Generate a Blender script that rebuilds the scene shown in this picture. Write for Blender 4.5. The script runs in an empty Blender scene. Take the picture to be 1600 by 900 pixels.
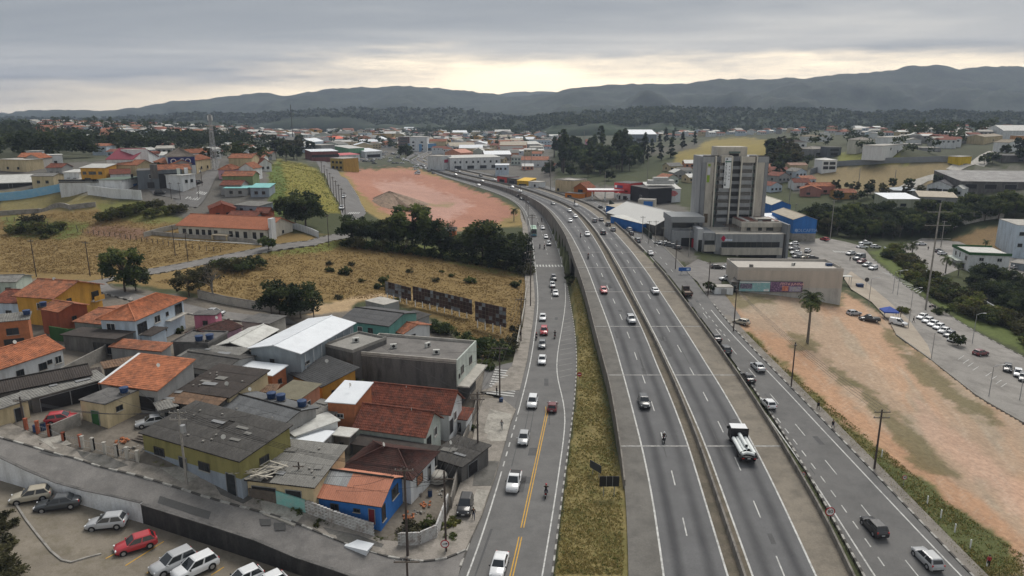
import bpy,math,random
import numpy as np
from mathutils import Vector,Matrix
random.seed(7);RNG = np.random.default_rng(7)
S = bpy.context.scene;COL = S.collection
# camera, world, sun, exposure
F,CX,CY,CAMH,HOR = 1100.0,800.0,450.0,51.0,182.0
PIT = math.atan((CY-HOR)/F);SP,CP = math.sin(PIT),math.cos(PIT)
cam = bpy.data.cameras.new('camera');camo = bpy.data.objects.new('camera',cam);COL.objects.link(camo)
camo.location = (0,0,CAMH);camo.rotation_euler = (math.pi/2-PIT,0,0)
cam.sensor_width = 36;cam.lens = F/1600*36;cam.clip_start = .5;cam.clip_end = 30000
S.camera = camo
S.view_settings.view_transform = 'Standard';S.view_settings.look = 'None'
S.view_settings.exposure = 1.02;S.view_settings.gamma = 1
SUN_EL,SUN_AZ = math.radians(52),math.radians(24)      # azimuth from +Y towards +X
W = bpy.data.worlds.new('World');S.world = W;W.use_nodes = True
def N(nt,t,**k):
 n = nt.nodes.new(t)
 for a,b in k.items():
  if a.startswith('i_'):
   n.inputs[a[2:].replace('_',' ')].default_value = b
  else: setattr(n,a,b)
 return n
def ramp(nt,stops,interp='LINEAR'):
 r = N(nt,'ShaderNodeValToRGB');e = r.color_ramp.elements;r.color_ramp.interpolation = interp
 while len(e) < len(stops): e.new(.5)
 for q,(p,c) in zip(e,stops):
  q.position = p;q.color = (c[0],c[1],c[2],1) if not isinstance(c,(int,float)) else (c,c,c,1)
 return r
def world():
 nt = W.node_tree;nt.nodes.clear();L = nt.links.new
 out = N(nt,'ShaderNodeOutputWorld')
 tc = N(nt,'ShaderNodeTexCoord');sep = N(nt,'ShaderNodeSeparateXYZ');L(tc.outputs['Generated'],sep.inputs[0])
 sky = N(nt,'ShaderNodeTexSky');sky.sky_type = 'NISHITA';sky.sun_disc = False
 sky.sun_elevation = SUN_EL;sky.sun_rotation = SUN_AZ;sky.dust_density = 4
 bs = N(nt,'ShaderNodeBackground',i_Strength=0.05);L(sky.outputs[0],bs.inputs[0])
 zz = N(nt,'ShaderNodeMath',operation='ADD');L(sep.outputs['Z'],zz.inputs[0]);zz.inputs[1].default_value = .055
 mx = N(nt,'ShaderNodeMath',operation='MAXIMUM');L(zz.outputs[0],mx.inputs[0]);mx.inputs[1].default_value = .02
 dv = N(nt,'ShaderNodeVectorMath',operation='DIVIDE');L(tc.outputs['Generated'],dv.inputs[0])
 cb = N(nt,'ShaderNodeCombineXYZ')
 for i in range(3): L(mx.outputs[0],cb.inputs[i])
 L(cb.outputs[0],dv.inputs[1])
 mp = N(nt,'ShaderNodeMapping');L(dv.outputs[0],mp.inputs[0]);mp.inputs['Scale'].default_value = (.20,.42,0);mp.inputs['Location'].default_value = (3.1,1.7,0)
 n1 = N(nt,'ShaderNodeTexNoise',i_Scale=1.0,i_Detail=8,i_Roughness=.52,i_Distortion=.5);L(mp.outputs[0],n1.inputs[0])
 cr = ramp(nt,[(.30,(.145,.158,.174)),(.43,(.205,.215,.224)),(.54,(.285,.286,.282)),(.68,(.40,.385,.355))])
 L(n1.outputs[0],cr.inputs[0])
 n2 = N(nt,'ShaderNodeTexNoise',i_Scale=3.2,i_Detail=7,i_Roughness=.6);
 mp2 = N(nt,'ShaderNodeMapping');L(tc.outputs['Generated'],mp2.inputs[0]);mp2.inputs['Scale'].default_value = (1,1,9);L(mp2.outputs[0],n2.inputs[0])
 dt = N(nt,'ShaderNodeVectorMath',operation='DOT_PRODUCT');L(tc.outputs['Generated'],dt.inputs[0])
 a = math.radians(11);dt.inputs[1].default_value = (math.sin(a),math.cos(a),0)
 mr = N(nt,'ShaderNodeMapRange');L(dt.outputs['Value'],mr.inputs[0])
 for k,v in zip(('From Min','From Max','To Min','To Max'),(.62,1,.008,.064)): mr.inputs[k].default_value = v
 ad = N(nt,'ShaderNodeMath',operation='MULTIPLY_ADD');L(n2.outputs[0],ad.inputs[0]);ad.inputs[1].default_value = .12;ad.inputs[2].default_value = -.060
 top = N(nt,'ShaderNodeMath',operation='ADD');L(mr.outputs[0],top.inputs[0]);L(ad.outputs[0],top.inputs[1])
 df = N(nt,'ShaderNodeMath',operation='SUBTRACT');L(top.outputs[0],df.inputs[0]);L(sep.outputs['Z'],df.inputs[1])
 sm = N(nt,'ShaderNodeMapRange',interpolation_type='SMOOTHSTEP');L(df.outputs[0],sm.inputs[0])
 for k,v in zip(('From Min','From Max','To Min','To Max'),(-.030,.026,0,1)): sm.inputs[k].default_value = v
 glow = ramp(nt,[(0,(.52,.475,.40)),(.5,(.80,.67,.48)),(1,(1.32,1.08,.74))])
 mg = N(nt,'ShaderNodeMapRange');L(dt.outputs['Value'],mg.inputs[0]);mg.inputs['From Min'].default_value = .60;mg.inputs['From Max'].default_value = .98
 L(mg.outputs[0],glow.inputs[0])
 mix = N(nt,'ShaderNodeMix',data_type='RGBA');L(sm.outputs[0],mix.inputs['Factor']);L(cr.outputs[0],mix.inputs['A']);L(glow.outputs[0],mix.inputs['B'])
 bc = N(nt,'ShaderNodeBackground',i_Strength=1.0);L(mix.outputs['Result'],bc.inputs[0])
 ms = N(nt,'ShaderNodeMixShader',i_Fac=.93);L(bs.outputs[0],ms.inputs[1]);L(bc.outputs[0],ms.inputs[2])
 L(ms.outputs[0],out.inputs[0])
world()
sun = bpy.data.lights.new('sun','SUN');sun.energy = 1.5;sun.angle = math.radians(32);sun.color = (1,.955,.89)
suno = bpy.data.objects.new('sun',sun);COL.objects.link(suno)
suno.rotation_euler = Vector((-math.sin(SUN_AZ)*math.cos(SUN_EL),-math.cos(SUN_AZ)*math.cos(SUN_EL),-math.sin(SUN_EL))).to_track_quat('-Z','Y').to_euler()
suno.location = (0,0,300)
S.cycles.max_bounces = 5;S.cycles.diffuse_bounces = 2;S.cycles.glossy_bounces = 2;S.cycles.transmission_bounces = 3;S.cycles.volume_bounces = 0
S.cycles.caustics_reflective = False;S.cycles.caustics_refractive = False
# materials
MATS = {}
def M(name,c=(.5,.5,.5),rough=.85,var=.18,sc=.6,fine=6.0,bump=0.0,metal=0.0,stain=None,rnd=0.0,spec=.3,coat=0.0,emit=0,streak=False):
 """procedural surface: large blotches + fine grain of the base colour, optional stains and per-object tone"""
 if name in MATS: return MATS[name]
 m = bpy.data.materials.new(name);m.use_nodes = True;nt = m.node_tree;L = nt.links.new
 b = nt.nodes['Principled BSDF'];b.inputs['Roughness'].default_value = rough;b.inputs['Metallic'].default_value = metal
 b.inputs['Specular IOR Level'].default_value = spec;b.inputs['Coat Weight'].default_value = coat;b.inputs['Coat Roughness'].default_value = .08
 tc = N(nt,'ShaderNodeTexCoord');src = tc.outputs['Object']
 if streak:
  mp = N(nt,'ShaderNodeMapping');mp.inputs['Scale'].default_value = (1,1,.22);L(src,mp.inputs[0]);src2 = mp.outputs[0]
 else: src2 = src
 n1 = N(nt,'ShaderNodeTexNoise',i_Scale=sc,i_Detail=5,i_Roughness=.6);L(src2,n1.inputs[0])
 n2 = N(nt,'ShaderNodeTexNoise',i_Scale=fine,i_Detail=3,i_Roughness=.6);L(src,n2.inputs[0])
 a = N(nt,'ShaderNodeMath',operation='ADD');L(n1.outputs[0],a.inputs[0]);L(n2.outputs[0],a.inputs[1])
 mr = N(nt,'ShaderNodeMapRange');L(a.outputs[0],mr.inputs[0])
 for k,v in zip(('From Min','From Max','To Min','To Max'),(.65,1.35,1-var,1+var)): mr.inputs[k].default_value = v
 hs = N(nt,'ShaderNodeHueSaturation');hs.inputs['Color'].default_value = (*c,1)
 col = hs.outputs[0]
 if rnd:
  oi = N(nt,'ShaderNodeObjectInfo');r2 = N(nt,'ShaderNodeMapRange');L(oi.outputs['Random'],r2.inputs[0]);r2.inputs['To Min'].default_value = 1-rnd;r2.inputs['To Max'].default_value = 1+rnd
  mm = N(nt,'ShaderNodeMath',operation='MULTIPLY');L(mr.outputs[0],mm.inputs[0]);L(r2.outputs[0],mm.inputs[1]);L(mm.outputs[0],hs.inputs['Value'])
 else: L(mr.outputs[0],hs.inputs['Value'])
 if stain:
  n3 = N(nt,'ShaderNodeTexNoise',i_Scale=sc*1.7,i_Detail=6,i_Roughness=.7);L(src2,n3.inputs[0])
  r3 = N(nt,'ShaderNodeMapRange');L(n3.outputs[0],r3.inputs[0]);r3.inputs['From Min'].default_value = .46;r3.inputs['From Max'].default_value = .66;r3.inputs['To Max'].default_value = stain[3] if len(stain) > 3 else .7
  mx = N(nt,'ShaderNodeMix',data_type='RGBA');L(r3.outputs[0],mx.inputs['Factor']);L(col,mx.inputs['A']);mx.inputs['B'].default_value = (*stain[:3],1);col = mx.outputs['Result']
 L(col,b.inputs['Base Color'])
 if bump:
  bp = N(nt,'ShaderNodeBump',i_Strength=bump,i_Distance=.05);L(n2.outputs[0],bp.inputs['Height']);L(bp.outputs[0],b.inputs['Normal'])
 if emit:
  b.inputs['Emission Color'].default_value = (*c,1);b.inputs['Emission Strength'].default_value = emit
 MATS[name] = m;return m
def paint(name,c,rough=.32,metal=0.0): return M('paint_'+name,c,rough,.05,.8,3,metal=metal,spec=.5,coat=.6)
conc = M('concrete',(.29,.275,.25),.9,.22,.35,5,.15,stain=(.12,.11,.10,.7))
concD = M('dark_concrete',(.13,.125,.12),.9,.3,.4,5,.15,stain=(.05,.05,.048,.8),streak=True)
concL = M('light_concrete',(.42,.40,.36),.9,.2,.3,4,.1,stain=(.2,.19,.17,.6))
steel = M('galvanised_steel',(.33,.34,.35),.5,.12,2,9,metal=.5)
black = M('black_plastic',(.018,.018,.02),.5,.1)
tyre = M('tyre_rubber',(.016,.016,.017),.85,.1)
rimm = M('wheel_rim',(.42,.43,.45),.35,.05,metal=.7)
glass = M('window_glass',(.022,.026,.030),.12,.1,spec=.6)
glassB = M('blue_window_glass',(.05,.07,.085),.10,.2,spec=.6)
woodp = M('weathered_wood',(.115,.095,.08),.9,.3,1.5,9,.2)
white = M('white_paint',(.74,.75,.75),.7,.1,.5,5,stain=(.45,.44,.42,.5))
wallW = M('white_render',(.62,.64,.65),.85,.1,.4,5,stain=(.36,.36,.35,.6),streak=True)
frameW = M('white_frame',(.62,.62,.60),.6,.06)
frameD = M('dark_frame',(.06,.055,.05),.6,.1)
TILE = M('terracotta_tiles',(.33,.128,.068),.85,.5,.5,2.2,.2,stain=(.13,.07,.048,.95))
TILEO = M('orange_clay_tiles',(.42,.155,.075),.85,.42,.5,2.2,.2,stain=(.20,.085,.05,.9))
TILED = M('aged_red_tiles',(.20,.066,.042),.9,.55,.55,2.0,.2,stain=(.085,.045,.036,.85))
TILEM = M('maroon_tiles',(.078,.036,.030),.9,.35,.6,3.0,.2,stain=(.035,.026,.024,.8))
CORR = M('old_fibre_cement',(.072,.068,.063),.92,.4,.5,2.5,.1,stain=(.042,.04,.038,.7),rnd=.13)
CORRB = M('brown_fibre_cement',(.055,.046,.041),.92,.42,.5,4,.1,stain=(.032,.027,.025,.7),rnd=.13)
CORRL = M('grey_fibre_cement',(.20,.195,.18),.92,.25,.5,4,.1,stain=(.10,.095,.09,.7),rnd=.12)
CORRR = M('rusty_sheet',(.17,.105,.065),.85,.3,.8,4,.1,stain=(.06,.04,.03,.8),rnd=.22)
CORRS = M('salmon_sheet',(.47,.20,.125),.8,.14,.4,4,.1,stain=(.34,.15,.10,.6),rnd=.1)
METW = M('white_metal_sheet',(.70,.73,.76),.5,.05,.3,3,stain=(.55,.57,.6,.4),rnd=.04)
METG = M('pale_grey_sheet',(.50,.50,.47),.6,.14,.4,4,stain=(.30,.29,.27,.6),rnd=.06)
BRICK = M('orange_hollow_brick',(.40,.15,.07),.9,.2,.8,5,.2,stain=(.26,.11,.06,.7))
# object helpers
def new(name,me,parent=None):
 o = bpy.data.objects.new(name,me)
 COL.objects.link(o)
 if parent is not None: o.parent = parent
 return o
def props(o,label=None,cat=None,group=None,kind=None):
 if label: o['label'] = label
 if cat: o['category'] = cat
 if group: o['group'] = group
 if kind: o['kind'] = kind
 return o
def thing(name,label,cat,loc=(0,0,0),rz=0,group=None):
 o = new(name,None);o.location = loc;o.rotation_euler = (0,0,rz);o.empty_display_size = .3
 return props(o,label,cat,group)
class MB:
 def __init__(s): s.v = [];s.f = [];s.m = [];s.sm = []
 def add(s,vs,fs,m=0,smooth=False):
  k = len(s.v);s.v += [tuple(p) for p in vs]
  for f in fs: s.f.append([i+k for i in f]);s.m.append(m);s.sm.append(smooth)
  return s
 def box(s,c,d,rz=0,m=0,ry=0,taper=1.0):
  hx,hy,hz = d[0]/2,d[1]/2,d[2]/2;vs = []
  for z in (-1,1):
   t = taper if z > 0 else 1
   for x,y in ((-1,-1),(1,-1),(1,1),(-1,1)): vs.append(Vector((x*hx*t,y*hy*t,z*hz)))
  R = Matrix.Rotation(rz,3,'Z') @ Matrix.Rotation(ry,3,'Y')
  vs = [R @ p + Vector(c) for p in vs]
  return s.add(vs,[(3,2,1,0),(4,5,6,7),(0,1,5,4),(1,2,6,5),(2,3,7,6),(3,0,4,7)],m)
 def tube(s,p0,p1,r0,r1=None,n=8,m=0,cap=True,smooth=True):
  p0,p1 = Vector(p0),Vector(p1);r1 = r0 if r1 is None else r1
  d = (p1-p0);q = d.to_track_quat('Z','Y') if d.length > 1e-6 else Matrix.Identity(3).to_quaternion()
  vs = []
  for p,r in ((p0,r0),(p1,r1)):
   for i in range(n):
    a = 2*math.pi*i/n;vs.append(p + q @ Vector((r*math.cos(a),r*math.sin(a),0)))
  s.add(vs,[(i,(i+1) % n,n+(i+1) % n,n+i) for i in range(n)],m,smooth)
  if cap: s.add(vs,[tuple(range(n))[::-1],tuple(range(n,2*n))],m)
  return s
 def path(s,pts,r,n=6,m=0):
  for a,b in zip(pts,pts[1:]): s.tube(a,b,r,n=n,m=m)
  return s
 def prism(s,poly,z0,z1,m=0):
  n = len(poly);vs = [(x,y,z0) for x,y in poly]+[(x,y,z1) for x,y in poly]
  return s.add(vs,[tuple(range(n))[::-1],tuple(range(n,2*n))]+[(i,(i+1) % n,n+(i+1) % n,n+i) for i in range(n)],m)
 def prism_dir(s,poly,axis,a0,a1,m=0):
  """polygon given in the two other axes (x,z for axis 'y'; y,z for axis 'x'), extruded along axis"""
  n = len(poly)
  mk = (lambda p,a: (p[0],a,p[1])) if axis == 'y' else (lambda p,a: (a,p[0],p[1]))
  vs = [mk(p,a0) for p in poly]+[mk(p,a1) for p in poly]
  return s.add(vs,[tuple(range(n))[::-1],tuple(range(n,2*n))]+[(i,(i+1) % n,n+(i+1) % n,n+i) for i in range(n)],m)
 def ball(s,c,r,n=8,k=6,m=0,sq=(1,1,1)):
  vs = [(c[0],c[1],c[2]-r*sq[2])]
  for j in range(1,k):
   t = math.pi*j/k
   for i in range(n):
    a = 2*math.pi*i/n;vs.append((c[0]+r*sq[0]*math.sin(t)*math.cos(a),c[1]+r*sq[1]*math.sin(t)*math.sin(a),c[2]-r*sq[2]*math.cos(t)))
  vs.append((c[0],c[1],c[2]+r*sq[2]));fs = []
  for i in range(n): fs.append((0,1+(i+1) % n,1+i));fs.append((len(vs)-1,1+(k-2)*n+i,1+(k-2)*n+(i+1) % n))
  for j in range(k-2):
   for i in range(n): fs.append((1+j*n+i,1+j*n+(i+1) % n,1+(j+1)*n+(i+1) % n,1+(j+1)*n+i))
  return s.add(vs,fs,m,True)
 def mesh(s,name,mats):
  me = bpy.data.meshes.new(name);me.from_pydata(s.v,[],s.f)
  for m in (mats if isinstance(mats,(list,tuple)) else [mats]): me.materials.append(m)
  me.polygons.foreach_set('material_index',s.m);me.polygons.foreach_set('use_smooth',s.sm);me.update()
  return me
 def build(s,name,mats,parent=None): return new(name,s.mesh(name,mats),parent)
def npmesh(name,v,faces,mats,smooth=False,midx=None):
 """fast mesh from numpy arrays; faces (n,4) or (n,3)"""
 me = bpy.data.meshes.new(name);k = faces.shape[1];n = len(faces)
 me.vertices.add(len(v));me.vertices.foreach_set('co',np.asarray(v,np.float32).ravel())
 me.loops.add(n*k);me.loops.foreach_set('vertex_index',faces.astype(np.int32).ravel())
 me.polygons.add(n);me.polygons.foreach_set('loop_start',np.arange(0,n*k,k,dtype=np.int32));me.polygons.foreach_set('loop_total',np.full(n,k,np.int32))
 if midx is not None: me.polygons.foreach_set('material_index',midx.astype(np.int32))
 me.polygons.foreach_set('use_smooth',np.full(n,smooth))
 for m in (mats if isinstance(mats,(list,tuple)) else [mats]): me.materials.append(m)
 me.update(calc_edges=True);return me
def children_of():
 d = {}
 for o in COL.objects:
  if o.parent: d.setdefault(o.parent,[]).append(o)
 return d
ALLP = []
class Proto:
 """a thing with its parts, copied piece by piece; meshes are shared"""
 def __init__(s,root):
  s.root = root;s.tree = [];s.used = False;ALLP.append(s)
  kids = children_of()
  def walk(o,pi):
   for c in kids.get(o,[]):
    s.tree.append((c,pi));walk(c,len(s.tree)-1)
  walk(root,-1)
 def place(s,loc,rz=0,label=None,group=None,scale=1,mats=None,cat=None):
  if not s.used:
   s.used = True;r = s.root;objs = [c for c,_ in s.tree]
  else:
   r = s.root.copy();COL.objects.link(r);objs = []
   for c,pi in s.tree:
    d = c.copy();COL.objects.link(d);objs.append(d);d.parent = r if pi < 0 else objs[pi]
  r.location = loc;r.rotation_euler = (0,0,rz);r.scale = (scale,)*3 if isinstance(scale,(int,float)) else scale
  if label: r['label'] = label
  if group: r['group'] = group
  elif 'group' in r: del r['group']
  if cat: r['category'] = cat
  if mats:
   for o in [r]+objs:
    nm = o.name.split('.')[0]
    if nm in mats and o.type == 'MESH':
     o.material_slots[0].link = 'OBJECT';o.material_slots[0].material = mats[nm]
  return r
# pixel of the photograph -> place in the world
def ray(px,py):
 u = (px-CX)/F;v = (py-CY)/F
 return u,CP-v*SP,-(SP+v*CP)
def P(px,py,z=0.0):
 x,y,d = ray(px,py);t = (z-CAMH)/d
 return Vector((x*t,y*t,z))
def PY(px,py,Y):                    # the point of that sight line at distance Y
 x,y,d = ray(px,py);t = Y/y
 return Vector((x*t,Y,CAMH+d*t))
def ip(t,pts):
 return float(np.interp(t,[p[0] for p in pts],[p[1] for p in pts]))
def sstep(x): x = np.clip(x,0,1);return x*x*(3-2*x)
def vnoise(x,y,seed=0):
 xi = np.floor(x).astype(np.int64);yi = np.floor(y).astype(np.int64);fx = x-xi;fy = y-yi
 def h(a,b):
  q = (a*374761393+b*668265263+seed*982451653) & 0x7fffffff
  q = ((q ^ (q >> 13))*1274126177) & 0x7fffffff
  return ((q ^ (q >> 16)) & 0xffff)/65535.0
 fx = fx*fx*(3-2*fx);fy = fy*fy*(3-2*fy)
 return (h(xi,yi)*(1-fx)+h(xi+1,yi)*fx)*(1-fy)+(h(xi,yi+1)*(1-fx)+h(xi+1,yi+1)*fx)*fy
def fbm(x,y,seed=0,o=4):
 s = 0;a = .5
 for k in range(o): s = s+a*vnoise(x*2**k,y*2**k,seed+k*17);a *= .5
 return s
def spot(px,py,xs,ys):
 a = (px-min(xs))/(max(xs)-min(xs));b = (py-min(ys))/(max(ys)-min(ys));return ('rear','middle','front')[min(2,int(b*3))]+' '+('far left','left','centre','right','far right')[min(4,int(a*5))]
CT = [(740,890,0),(840,800,0),(860,600,0),(870,500,0),(855,420,0),(845,380,0),(832,340,1),(812,300,3),(745,275,6),(690,262,8),
(560,280,10),(700,340,4),(650,270,9),(790,320,3),(545,330,15),(515,265,16),(600,330,10),(560,380,11),(700,400,5),(800,400,1.5),
(100,370,12),(200,400,11),(800,440,1),(650,420,5.5),(500,420,8.5),(700,470,3.5),(550,470,6),(790,500,1),
(310,268,28),(290,312,20),(350,345,15.5),(300,335,17),(145,272,27),(130,302,22),(50,300,20.5),(100,328,15),(0,262,27),(60,228,27),(200,200,37),(60,197,40),(400,195,34),(300,215,30),
(0,690,9.5),(230,740,6.5),(480,830,2.8),(640,880,.5),(30,605,10.5),(200,540,10.5),(160,445,10.8),(300,425,10),(400,392,11.5),(480,380,12.5),(330,492,9.2),(500,505,6.5),(450,600,6.2),(600,600,3.6),(700,650,1.5),(740,700,.5),(780,600,.3),(600,700,3),(400,700,5.6),(560,760,2.5),(100,660,9),(680,760,1),
(60,800,4.6),(150,840,3.4),(300,890,1.6),(20,890,3.8),(430,899,.4),(420,835,3.2),(-300,760,10),(-300,500,12),(-300,340,16),
(1330,880,-2.5),(1500,880,-3),(1270,700,0),(1170,555,2.2),(1120,480,3.6),(1080,430,4.6),(1030,375,5.6),(985,335,6),(920,303,6.5),(860,285,7),(800,270,7),
(1200,500,2),(1260,530,1),(1400,600,-2),(1550,750,-4.5),(1350,500,-1),(1220,460,2.6),(1400,480,-2.5),(1500,540,-4),(1590,600,-5),(1420,430,-2),(1330,392,1),(1520,450,-5),(1590,500,-6),(1480,400,-3),(1560,420,-4),(1140,398,2),(1240,390,1.5),(1800,700,-6),(1800,450,-6),(1700,900,-5),
(1400,372,-2),(1280,350,3),(1560,350,4),(1450,295,11),(1400,228,32),(1290,255,20),(1500,252,24),(1580,205,36),(1340,280,14),(1560,270,16),(1060,302,7),(950,300,7.5),(1130,228,26),(950,252,11),(1180,255,17),(850,222,10),(700,222,11),(550,232,13),(480,247,18),(430,257,27),(470,300,22),(440,320,19),(1050,210,22),(1200,205,28),(1000,206,20),(1800,250,28),(-300,260,28),(-300,210,36),
(930,800,0),(922,700,.2),(925,600,-.4),(908,500,-.4),(893,430,0)]
cw = np.array([list(P(*c)) for c in CT])
def _phi(r): return np.sqrt(r*r+36.0)
def _fit():
 xy = cw[:,:2];n = len(xy);d = np.linalg.norm(xy[:,None]-xy[None],axis=2)
 A = np.zeros((n+3,n+3));A[:n,:n] = _phi(d)-np.eye(n)*.6;A[:n,n] = 1;A[:n,n+1:] = xy/1000;A[n,:n] = 1;A[n+1:,:n] = xy.T/1000
 b = np.zeros(n+3);b[:n] = cw[:,2]
 return np.linalg.lstsq(A,b,rcond=None)[0]
cf = _fit()
def hbase(x,y):
 x = np.asarray(x,float);y = np.asarray(y,float);sh = x.shape;x = x.ravel();y = y.ravel();out = np.empty(len(x));n = len(cw)
 for i in range(0,len(x),40000):
  q = np.stack([x[i:i+40000],y[i:i+40000]],1);d = np.linalg.norm(q[:,None]-cw[None,:,:2],axis=2)
  out[i:i+40000] = _phi(d) @ cf[:n]+cf[n]+q @ cf[n+1:]/1000
 far = sstep((y-1100)/500);out = out*(1-far)+14*far
 return np.clip(out,-8,46).reshape(sh)
def hb(x,y): return float(hbase(np.array([x]),np.array([y]))[0])
def T(px,py):
 """where the sight line of that pixel meets the land"""
 dx,dy,dz = ray(px,py);ys = np.concatenate([np.arange(50,400,4.),np.geomspace(400,2500,200)])
 z = CAMH+dz*ys/dy;h = hbase(dx*ys/dy,ys);k = np.nonzero(z < h)[0]
 if len(k) == 0: return Vector((dx*2000/dy,2000,hb(dx*2000/dy,2000)))
 k = max(k[0],1);a,b = ys[k-1],ys[k];fa,fb = z[k-1]-h[k-1],z[k]-h[k];Y = a+(b-a)*fa/(fa-fb+1e-9)
 return Vector((dx*Y/dy,Y,hb(dx*Y/dy,Y)))
# carriageways as functions of the distance Y
HZ = [(40,0),(70,0),(90,.4),(135,1.9),(165,3.9),(200,6.2),(230,7.5),(260,8.0),(320,7.0),(400,5.8),(500,6.2),(600,7.6),(700,9.2),(800,10.8),(1100,13)]
RZ = [(40,-4.5),(70,-3.4),(82,-2.6),(100,-1.2),(125,.6),(150,2.2),(180,3.8),(220,5.2),(260,6),(320,6.2),(420,5.8),(500,6.2),(600,7.6),(700,9.2),(800,10.8),(1100,13)]
LZ = [(40,0),(260,.2),(310,.9),(400,3.2),(500,5.4),(600,7.1),(700,8.8),(800,10.5),(1100,13)]
def on(px,py,zf):
 z = 2.0
 for _ in range(25):
  p = P(px,py,z);z = .5*z+.5*ip(p.y,zf)
 return P(px,py,ip(p.y,zf))
class Line:
 """a line along a road: x as a smooth function of Y"""
 def __init__(s,pts,zf):
  q = sorted([(on(px,py,zf)) for px,py in pts],key=lambda v: v.y)
  s.Y = np.array([v.y for v in q]);s.X = np.array([v.x for v in q]);s.zf = zf
  if len(s.Y) > 3:                       # light smoothing of the traced points
   yy = np.geomspace(s.Y[0],s.Y[-1],90);xx = np.interp(yy,s.Y,s.X)
   for _ in range(14): xx[1:-1] = (xx[:-2]+2*xx[1:-1]+xx[2:])/4
   s.Y,s.X = yy,xx
  k = (s.X[3]-s.X[0])/(s.Y[3]-s.Y[0]) if len(s.Y) > 3 else (s.X[1]-s.X[0])/(s.Y[1]-s.Y[0])
  s.Y = np.concatenate([[36],s.Y]);s.X = np.concatenate([[s.X[0]+k*(36-s.Y[1])],s.X])
 def x(s,y): return np.interp(y,s.Y,s.X)
 def z(s,y): return np.interp(y,[p[0] for p in s.zf],[p[1] for p in s.zf])
far1 = [(760,284),(727,276),(690,268),(664,258),(648,249)];far2 = [(760,281.5),(728,274),(696,266),(672,257),(655,249)]
hwL = Line([(982,900),(979,800),(975,740),(953,600),(948,583),(933,533),(913,450),(897,410),(885,372),(865,340),(853,325),(835,312),(800,296),(757,286.5),(722,279),(686,270),(658,260),(641,250)],HZ)
L1 = Line([(1037,900),(1018,767),(1003,697),(978,600),(975,587),(953,510),(930,453),(917,417),(894,370),(873,340),(861,327),(838,311),(800,294.5),(758,285.3),(724,278),(688,269),(660,259.3),(643,250)],HZ)
L2 = Line([(1137,900),(1073,687),(1040,600),(1033,587),(1003,510),(967,443),(952,417),(928,370),(920,362),(904,337),(885,321),(840,304),(800,291),(760,282.3),(727,275.3),(692,266.8),(665,257.6),(648,249)],HZ)
R1 = Line([(1176,900),(1102,693),(1061,600),(1055,585),(1017,510),(988,455),(969,417),(938,370),(928,354),(910,334),(890,319),(843,301.5),(800,288),(762,280.6),(730,273.5),(696,265.4),(670,256.5),(653,248.5)],HZ)
R2 = Line([(1275,900),(1200,737),(1147,640),(1115,585),(1067,510),(1000,410),(985,390),(957,361),(934,338),(909,319),(866,303),(810,286),(764,277.5),(733,271),(700,263.4),(675,255),(658,248)],HZ)
hwR = Line([(1327,900),(1280,800),(1200,663),(1140,570),(1050,447),(1023,413),(1000,390),(975,364),(948,338),(920,318),(872,302),(814,285),(766,276),(735,269.6),(703,262.2),(678,254.4),(661,247.7)],HZ)
MED = Line([(1160,900),(1091,693),(1053,600),(1048,585),(1012,510),(981,455),(963,417),(934.5,370),(924,354),(907,335),(888,320),(842,302.5),(800,289.3),(761.3,281.3),(729,274.3),(694.5,266),(668,257),(651,248.7)],HZ)
lkL = Line([(716,900),(727,862),(752,807),(775,740),(798,660),(812,610),(824,560),(833,500),(836,470),(833,430),(829,400),(826,370),(823,345),(818,326),(806,312),(775,300),(745,291.5),(708,281),(672,268),(646,256),(630,248)],LZ)
lwL = Line([(730,900),(747,857),(782,743),(803,668),(817,617),(830,563),(838,503),(842,470),(838,430),(833,383),(829,352),(823,328),(812,313),(778,300),(748,291),(711,280.6),(674,267.6),(648,255.8),(632,248)],LZ)
lwR = Line([(847,900),(867,780),(883,667),(888,637),(880,612),(865,598),(865,587),(873,537),(882,490),(885,467),(883,440),(877,401),(865,370),(855,345),(845,328),(829,313),(792,299),(752,288),(716,279),(680,267.6),(652,257.4),(636,249)],LZ)
lkR = Line([(861,900),(882,733),(892,663),(899,600),(901,560),(897,510),(888,463),(885,440),(878,401),(867,370),(857,345),(846,327),(831,312.3),(794,298.3),(754,287.6),(718,278.6),(682,267.4),(654,257.2),(638,249)],LZ)
lyel = Line([(798,905),(810,853),(855,643)],LZ)
rkL = Line([(1348,900),(1262,740),(1190,625),(1145,563),(1100,503),(1062,452),(1031,411),(1003,388),(979,362),(951,337),(923,317),(876,301),(817,284.3),(768,275.3),(737,269),(705,261.7),(680,254),(663,247.5)],RZ)
rwL = Line([(1367,900),(1282,767),(1207,660),(1152,588),(1104,520),(1064,463),(1037,425),(1010,394),(985,366),(957,340),(928,319.5),(880,302),(820,285),(770,275.7),(739,269.2),(707,262),(682,254.2),(665,247.6)],RZ)
rwR = Line([(1502,900),(1345,735),(1270,655),(1203,583),(1140,520),(1098,470),(1080,440),(1050,405),(1022,378),(996,355),(966,333),(930,315),(885,300),(825,283.4),(774,274.3),(743,268),(711,260.8),(686,253.4),(669,247)],RZ)
rkR = Line([(1518,900),(1363,737),(1288,660),(1213,583),(1150,520),(1105,465),(1085,438),(1054,402),(1026,376),(1000,353),(970,331),(933,313),(888,298.5),(828,282.4),(776,273.6),(745,267.4),(713,260.4),(688,253),(671,246.8)],RZ)
Y1 = 1020.0
YS = np.concatenate([np.arange(36,300,3.),np.geomspace(300,Y1,90)])
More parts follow.
